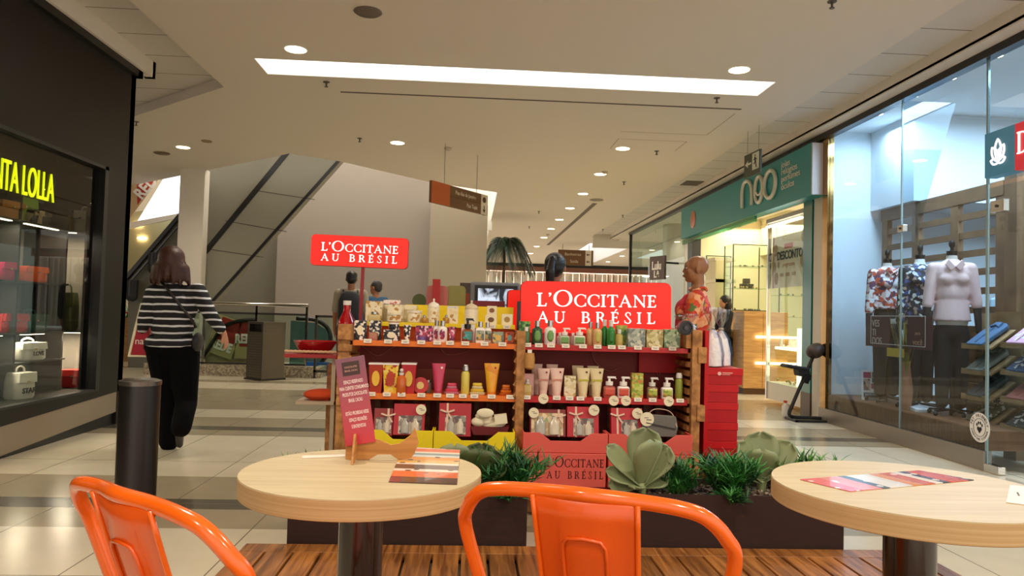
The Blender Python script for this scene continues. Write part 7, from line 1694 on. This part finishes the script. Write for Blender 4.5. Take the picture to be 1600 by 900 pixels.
o, J, g, k = person('person in a black and white striped top and black trousers walking away', B, 0, 1.70, M_SKIN_L, j, .0075, True, ears=False, top=M_STRIPE, legs=M_PANTS, sleeve=.86, vtop=.009, width=1.3, lw=1.22)
hr = MB(); c = J['head']
hr.ell(c+Vector((0, -.03, .035)), (.108, .118, .108)); hr.ell(c+Vector((.005, -.045, -.04)), (.128, .10, .12)); [hr.cap(c+Vector((.12*math.cos(a_), -.035+.085*math.sin(a_), -.05)), c+Vector((.155*math.cos(a_), -.035+.10*math.sin(a_), -.175-.02*math.sin(a_*5))), .035, .016) for a_ in [2*PI*i_/16 for i_ in range(16)]]; hr.ell(c+Vector((0, -.04, -.12)), (.12, .08, .06))
remesh(hr.build('hair', M_HAIR_B, o), .012, 6)
P_ = [W1(*q) for q in ((252, 440, -.02), (262, 452, -.13), (282, 478, -.15), (300, 500, -.13), (306, 512, -.03))]
MB().tube(smooth_path(P_, 5), .011, 8, flat=.35).build('bag_strap', paint('241a16', .5), o, smooth='all')
sb = MB(); v = Vector(W1(309, 535, .0)); sb.ell(v, (.035, .10, .085)); sb.build('shoulder_bag', paint('1c1820', .45), o, smooth=True)
# red shoe sole visible on the lifted foot
bg_ = thing('carrier_bag', 'red carrier bag with cream borders hanging from the left hand of the walking woman', 'bag', (B.x+W1(217, 555)[0], 6.44, W1(217, 556)[2]), 0)
MB().prism([(-.085, 0), (.075, .0), (.06, .20), (.015, .36), (-.015, .36), (-.05, .20)], 'xz', -.03, .03).build('bag_body', paint('a8162e', .5), bg_, bevel=.01)
MB().prism([(-.10, -.012), (.085, -.012), (.085, .004), (-.10, .004)], 'xz', -.034, .034).prism([(-.105, -.012), (-.085, -.012), (-.045, .20), (-.01, .40), (.0, .44), (-.02, .44), (-.065, .22)], 'xz', -.033, .033).build('cream_border', M_CREAMCARD, bg_, bevel=.004)
text('printed_letters', 'nat', .08, WHITEPL, bg_, face_front(0, -.032, .12), .001)
# 2: man with backpack
j = dict(ell=(-.20, -.02, 1.12), wrl=(-.21, .05, .9))
v = at(549, 450, Y=10.6)
o, J, g, k = person('person in a grey t-shirt with a dark backpack under the left lit sign', (v.x, 10.6, 0), R(4), 1.76, M_SKIN_M, j, .012, top=paint('99907c', .85, var=.1), legs=paint('2c2c34', .8), sleeve=.42)
hr = MB(); hr.ell(J['head']+Vector((0, -.018, .045)), (.083, .10, .08)); hr.ell(J['head']+Vector((0, -.045, -.0)), (.078, .07, .075)); remesh(hr.build('hair', M_HAIR_K, o), .012, 4)
MB().lathe([(.85, 0), (1.0, .05), (1.0, .34), (.8, .45), (.5, .48)], c=(0, -.20, .98), n=24, sx=.15, sy=.085, power=3.5).build('backpack', paint('1e2026', .7, bump=.2), o, smooth=True)
mb = MB()
for s in (-1, 1): mb.tube(smooth_path([(s*.09, -.13, 1.40), (s*.10, -.05, 1.475), (s*.10, .09, 1.44), (s*.12, .14, 1.25)], 5), .022, 8, flat=.4)
mb.box(-.11, .11, -.20, -.12, 1.38, 1.42); mb.build('straps', paint('141418', .7), o, smooth='all'); MB().box(-.03, .03, -.206, -.196, 1.385, 1.405).build('buckle', WHITEPL, o)
# 3: man in blue
v = at(587, 460, Y=11.8)
o, J, g, k = person('person in a blue shirt with short dark hair facing left behind the kiosk', (v.x, 11.8, 0), R(38), 1.675, M_SKIN_M, dict(ell=(-.21, .02, 1.12)), .013, head_yaw=R(25), top=paint('2f5578', .85), legs=paint('22242c', .8), sleeve=.9, width=1.35)
hr = MB(); Mh = Matrix.Rotation(R(25), 3, 'Z'); hr.ell(J['head']+Mh @ Vector((0, -.022, .045)), (.082, .095, .075), Mh); hr.ell(J['head']+Mh @ Vector((0, -.05, .0)), (.077, .06, .07), Mh); remesh(hr.build('hair', paint('2e2a28', .6, var=.3, scale=60), o), .012, 4)
# 4: woman with a ponytail behind the large sign
v = at(868, 420, Y=5.95)
o, J, g, k = person('person with black ponytail and white top seen from behind above the large red sign', (v.x, 5.95, 0), R(-22), 1.70, M_SKIN_M, None, .010, True, head_yaw=R(8), top=paint('e6ddd2', .8), legs=M_PANTS, sleeve=.3)
hr = MB(); c = J['head']; hr.ell(c+Vector((0, -.025, .04)), (.088, .105, .088)); hr.ell(c+Vector((0, -.05, -.0)), (.082, .07, .08)); hr.ell(c+Vector((0, -.11, .06)), (.035, .04, .035)); limb(hr, [c+Vector((0, -.12, .055)), c+Vector((-.005, -.15, -.04)), c+Vector((-.01, -.13, -.2))], [.028, .04, .03]); remesh(hr.build('hair', M_HAIR_K, o), .009, 4)
# 5: woman with shaved head and floral blouse
v = at(1086, 430, Y=5.35)
fl5 = spots(['c93a1c', 'e0702c', '5f7a3c', 'd9482c', 'f0b080', 'b8261c', 'e9966a'], 22, .7, warp=.1)
j = dict(shl=(-.15, .0, 1.37), shr=(.15, -.0, 1.37), ell=(-.20, .06, 1.12), elr=(.19, -.02, 1.115), wrl=(-.12, .30, 1.10), wrr=(.13, .25, 1.12), hdl=(.1, 1, -.1), hdr=(0, 1, -.05))
o, J, g, k = person('person with a shaved head in a red and orange floral blouse beside the large sign', (v.x+.03, 5.40, 0), R(72), 1.685, M_SKIN_D, j, .0065, True, face=True, head_yaw=R(6), top=fl5, legs=M_PANTS, sleeve=.5, vtop=.009, width=.98, hs=.93)
mb = MB(); mb.ell((0, .052, 1.14), (.115, .105, .26)); mb.ell((0, .075, 1.27), (.11, .085, .09)); remesh(mb.build('red_front', paint('c01c34', .7), o), .01, 6)
MB().tube([(.062*math.cos(a), -.01+.062*math.sin(a), 1.425+.012*math.sin(a*2)) for a in [2*PI*i/20 for i in range(20)]], .009, 8, closed=True).build('necklace', fl5, o, smooth='all')
MB().ell((.075*k, .0, 1.535), (.012, .012, .03)).build('earring', paint('b8864a', .3, .8), o, smooth=True)
# 6: woman in black inside the jewellery shop
v = at(1131, 470, Y=12.3)
o, J, g, k = person('person in black with straight black hair at the low counter in the jewellery shop', (4.28, 12.3, 0), R(100), 1.62, M_SKIN_L, dict(wrl=(-.10, .30, 1.05), wrr=(.12, .30, 1.02), ell=(-.2, .05, 1.1), elr=(.2, .05, 1.1), hdl=(0, 1, -.2), hdr=(0, 1, -.2)), .012, True, top=paint('141318', .8), legs=M_PANTS, sleeve=.75)
hr = MB(); c = J['head']; hr.ell(c+Vector((0, -.02, .035)), (.09, .105, .09)); hr.ell(c+Vector((0, -.05, -.06)), (.095, .075, .14)); remesh(hr.build('hair', M_HAIR_K, o), .012, 4)
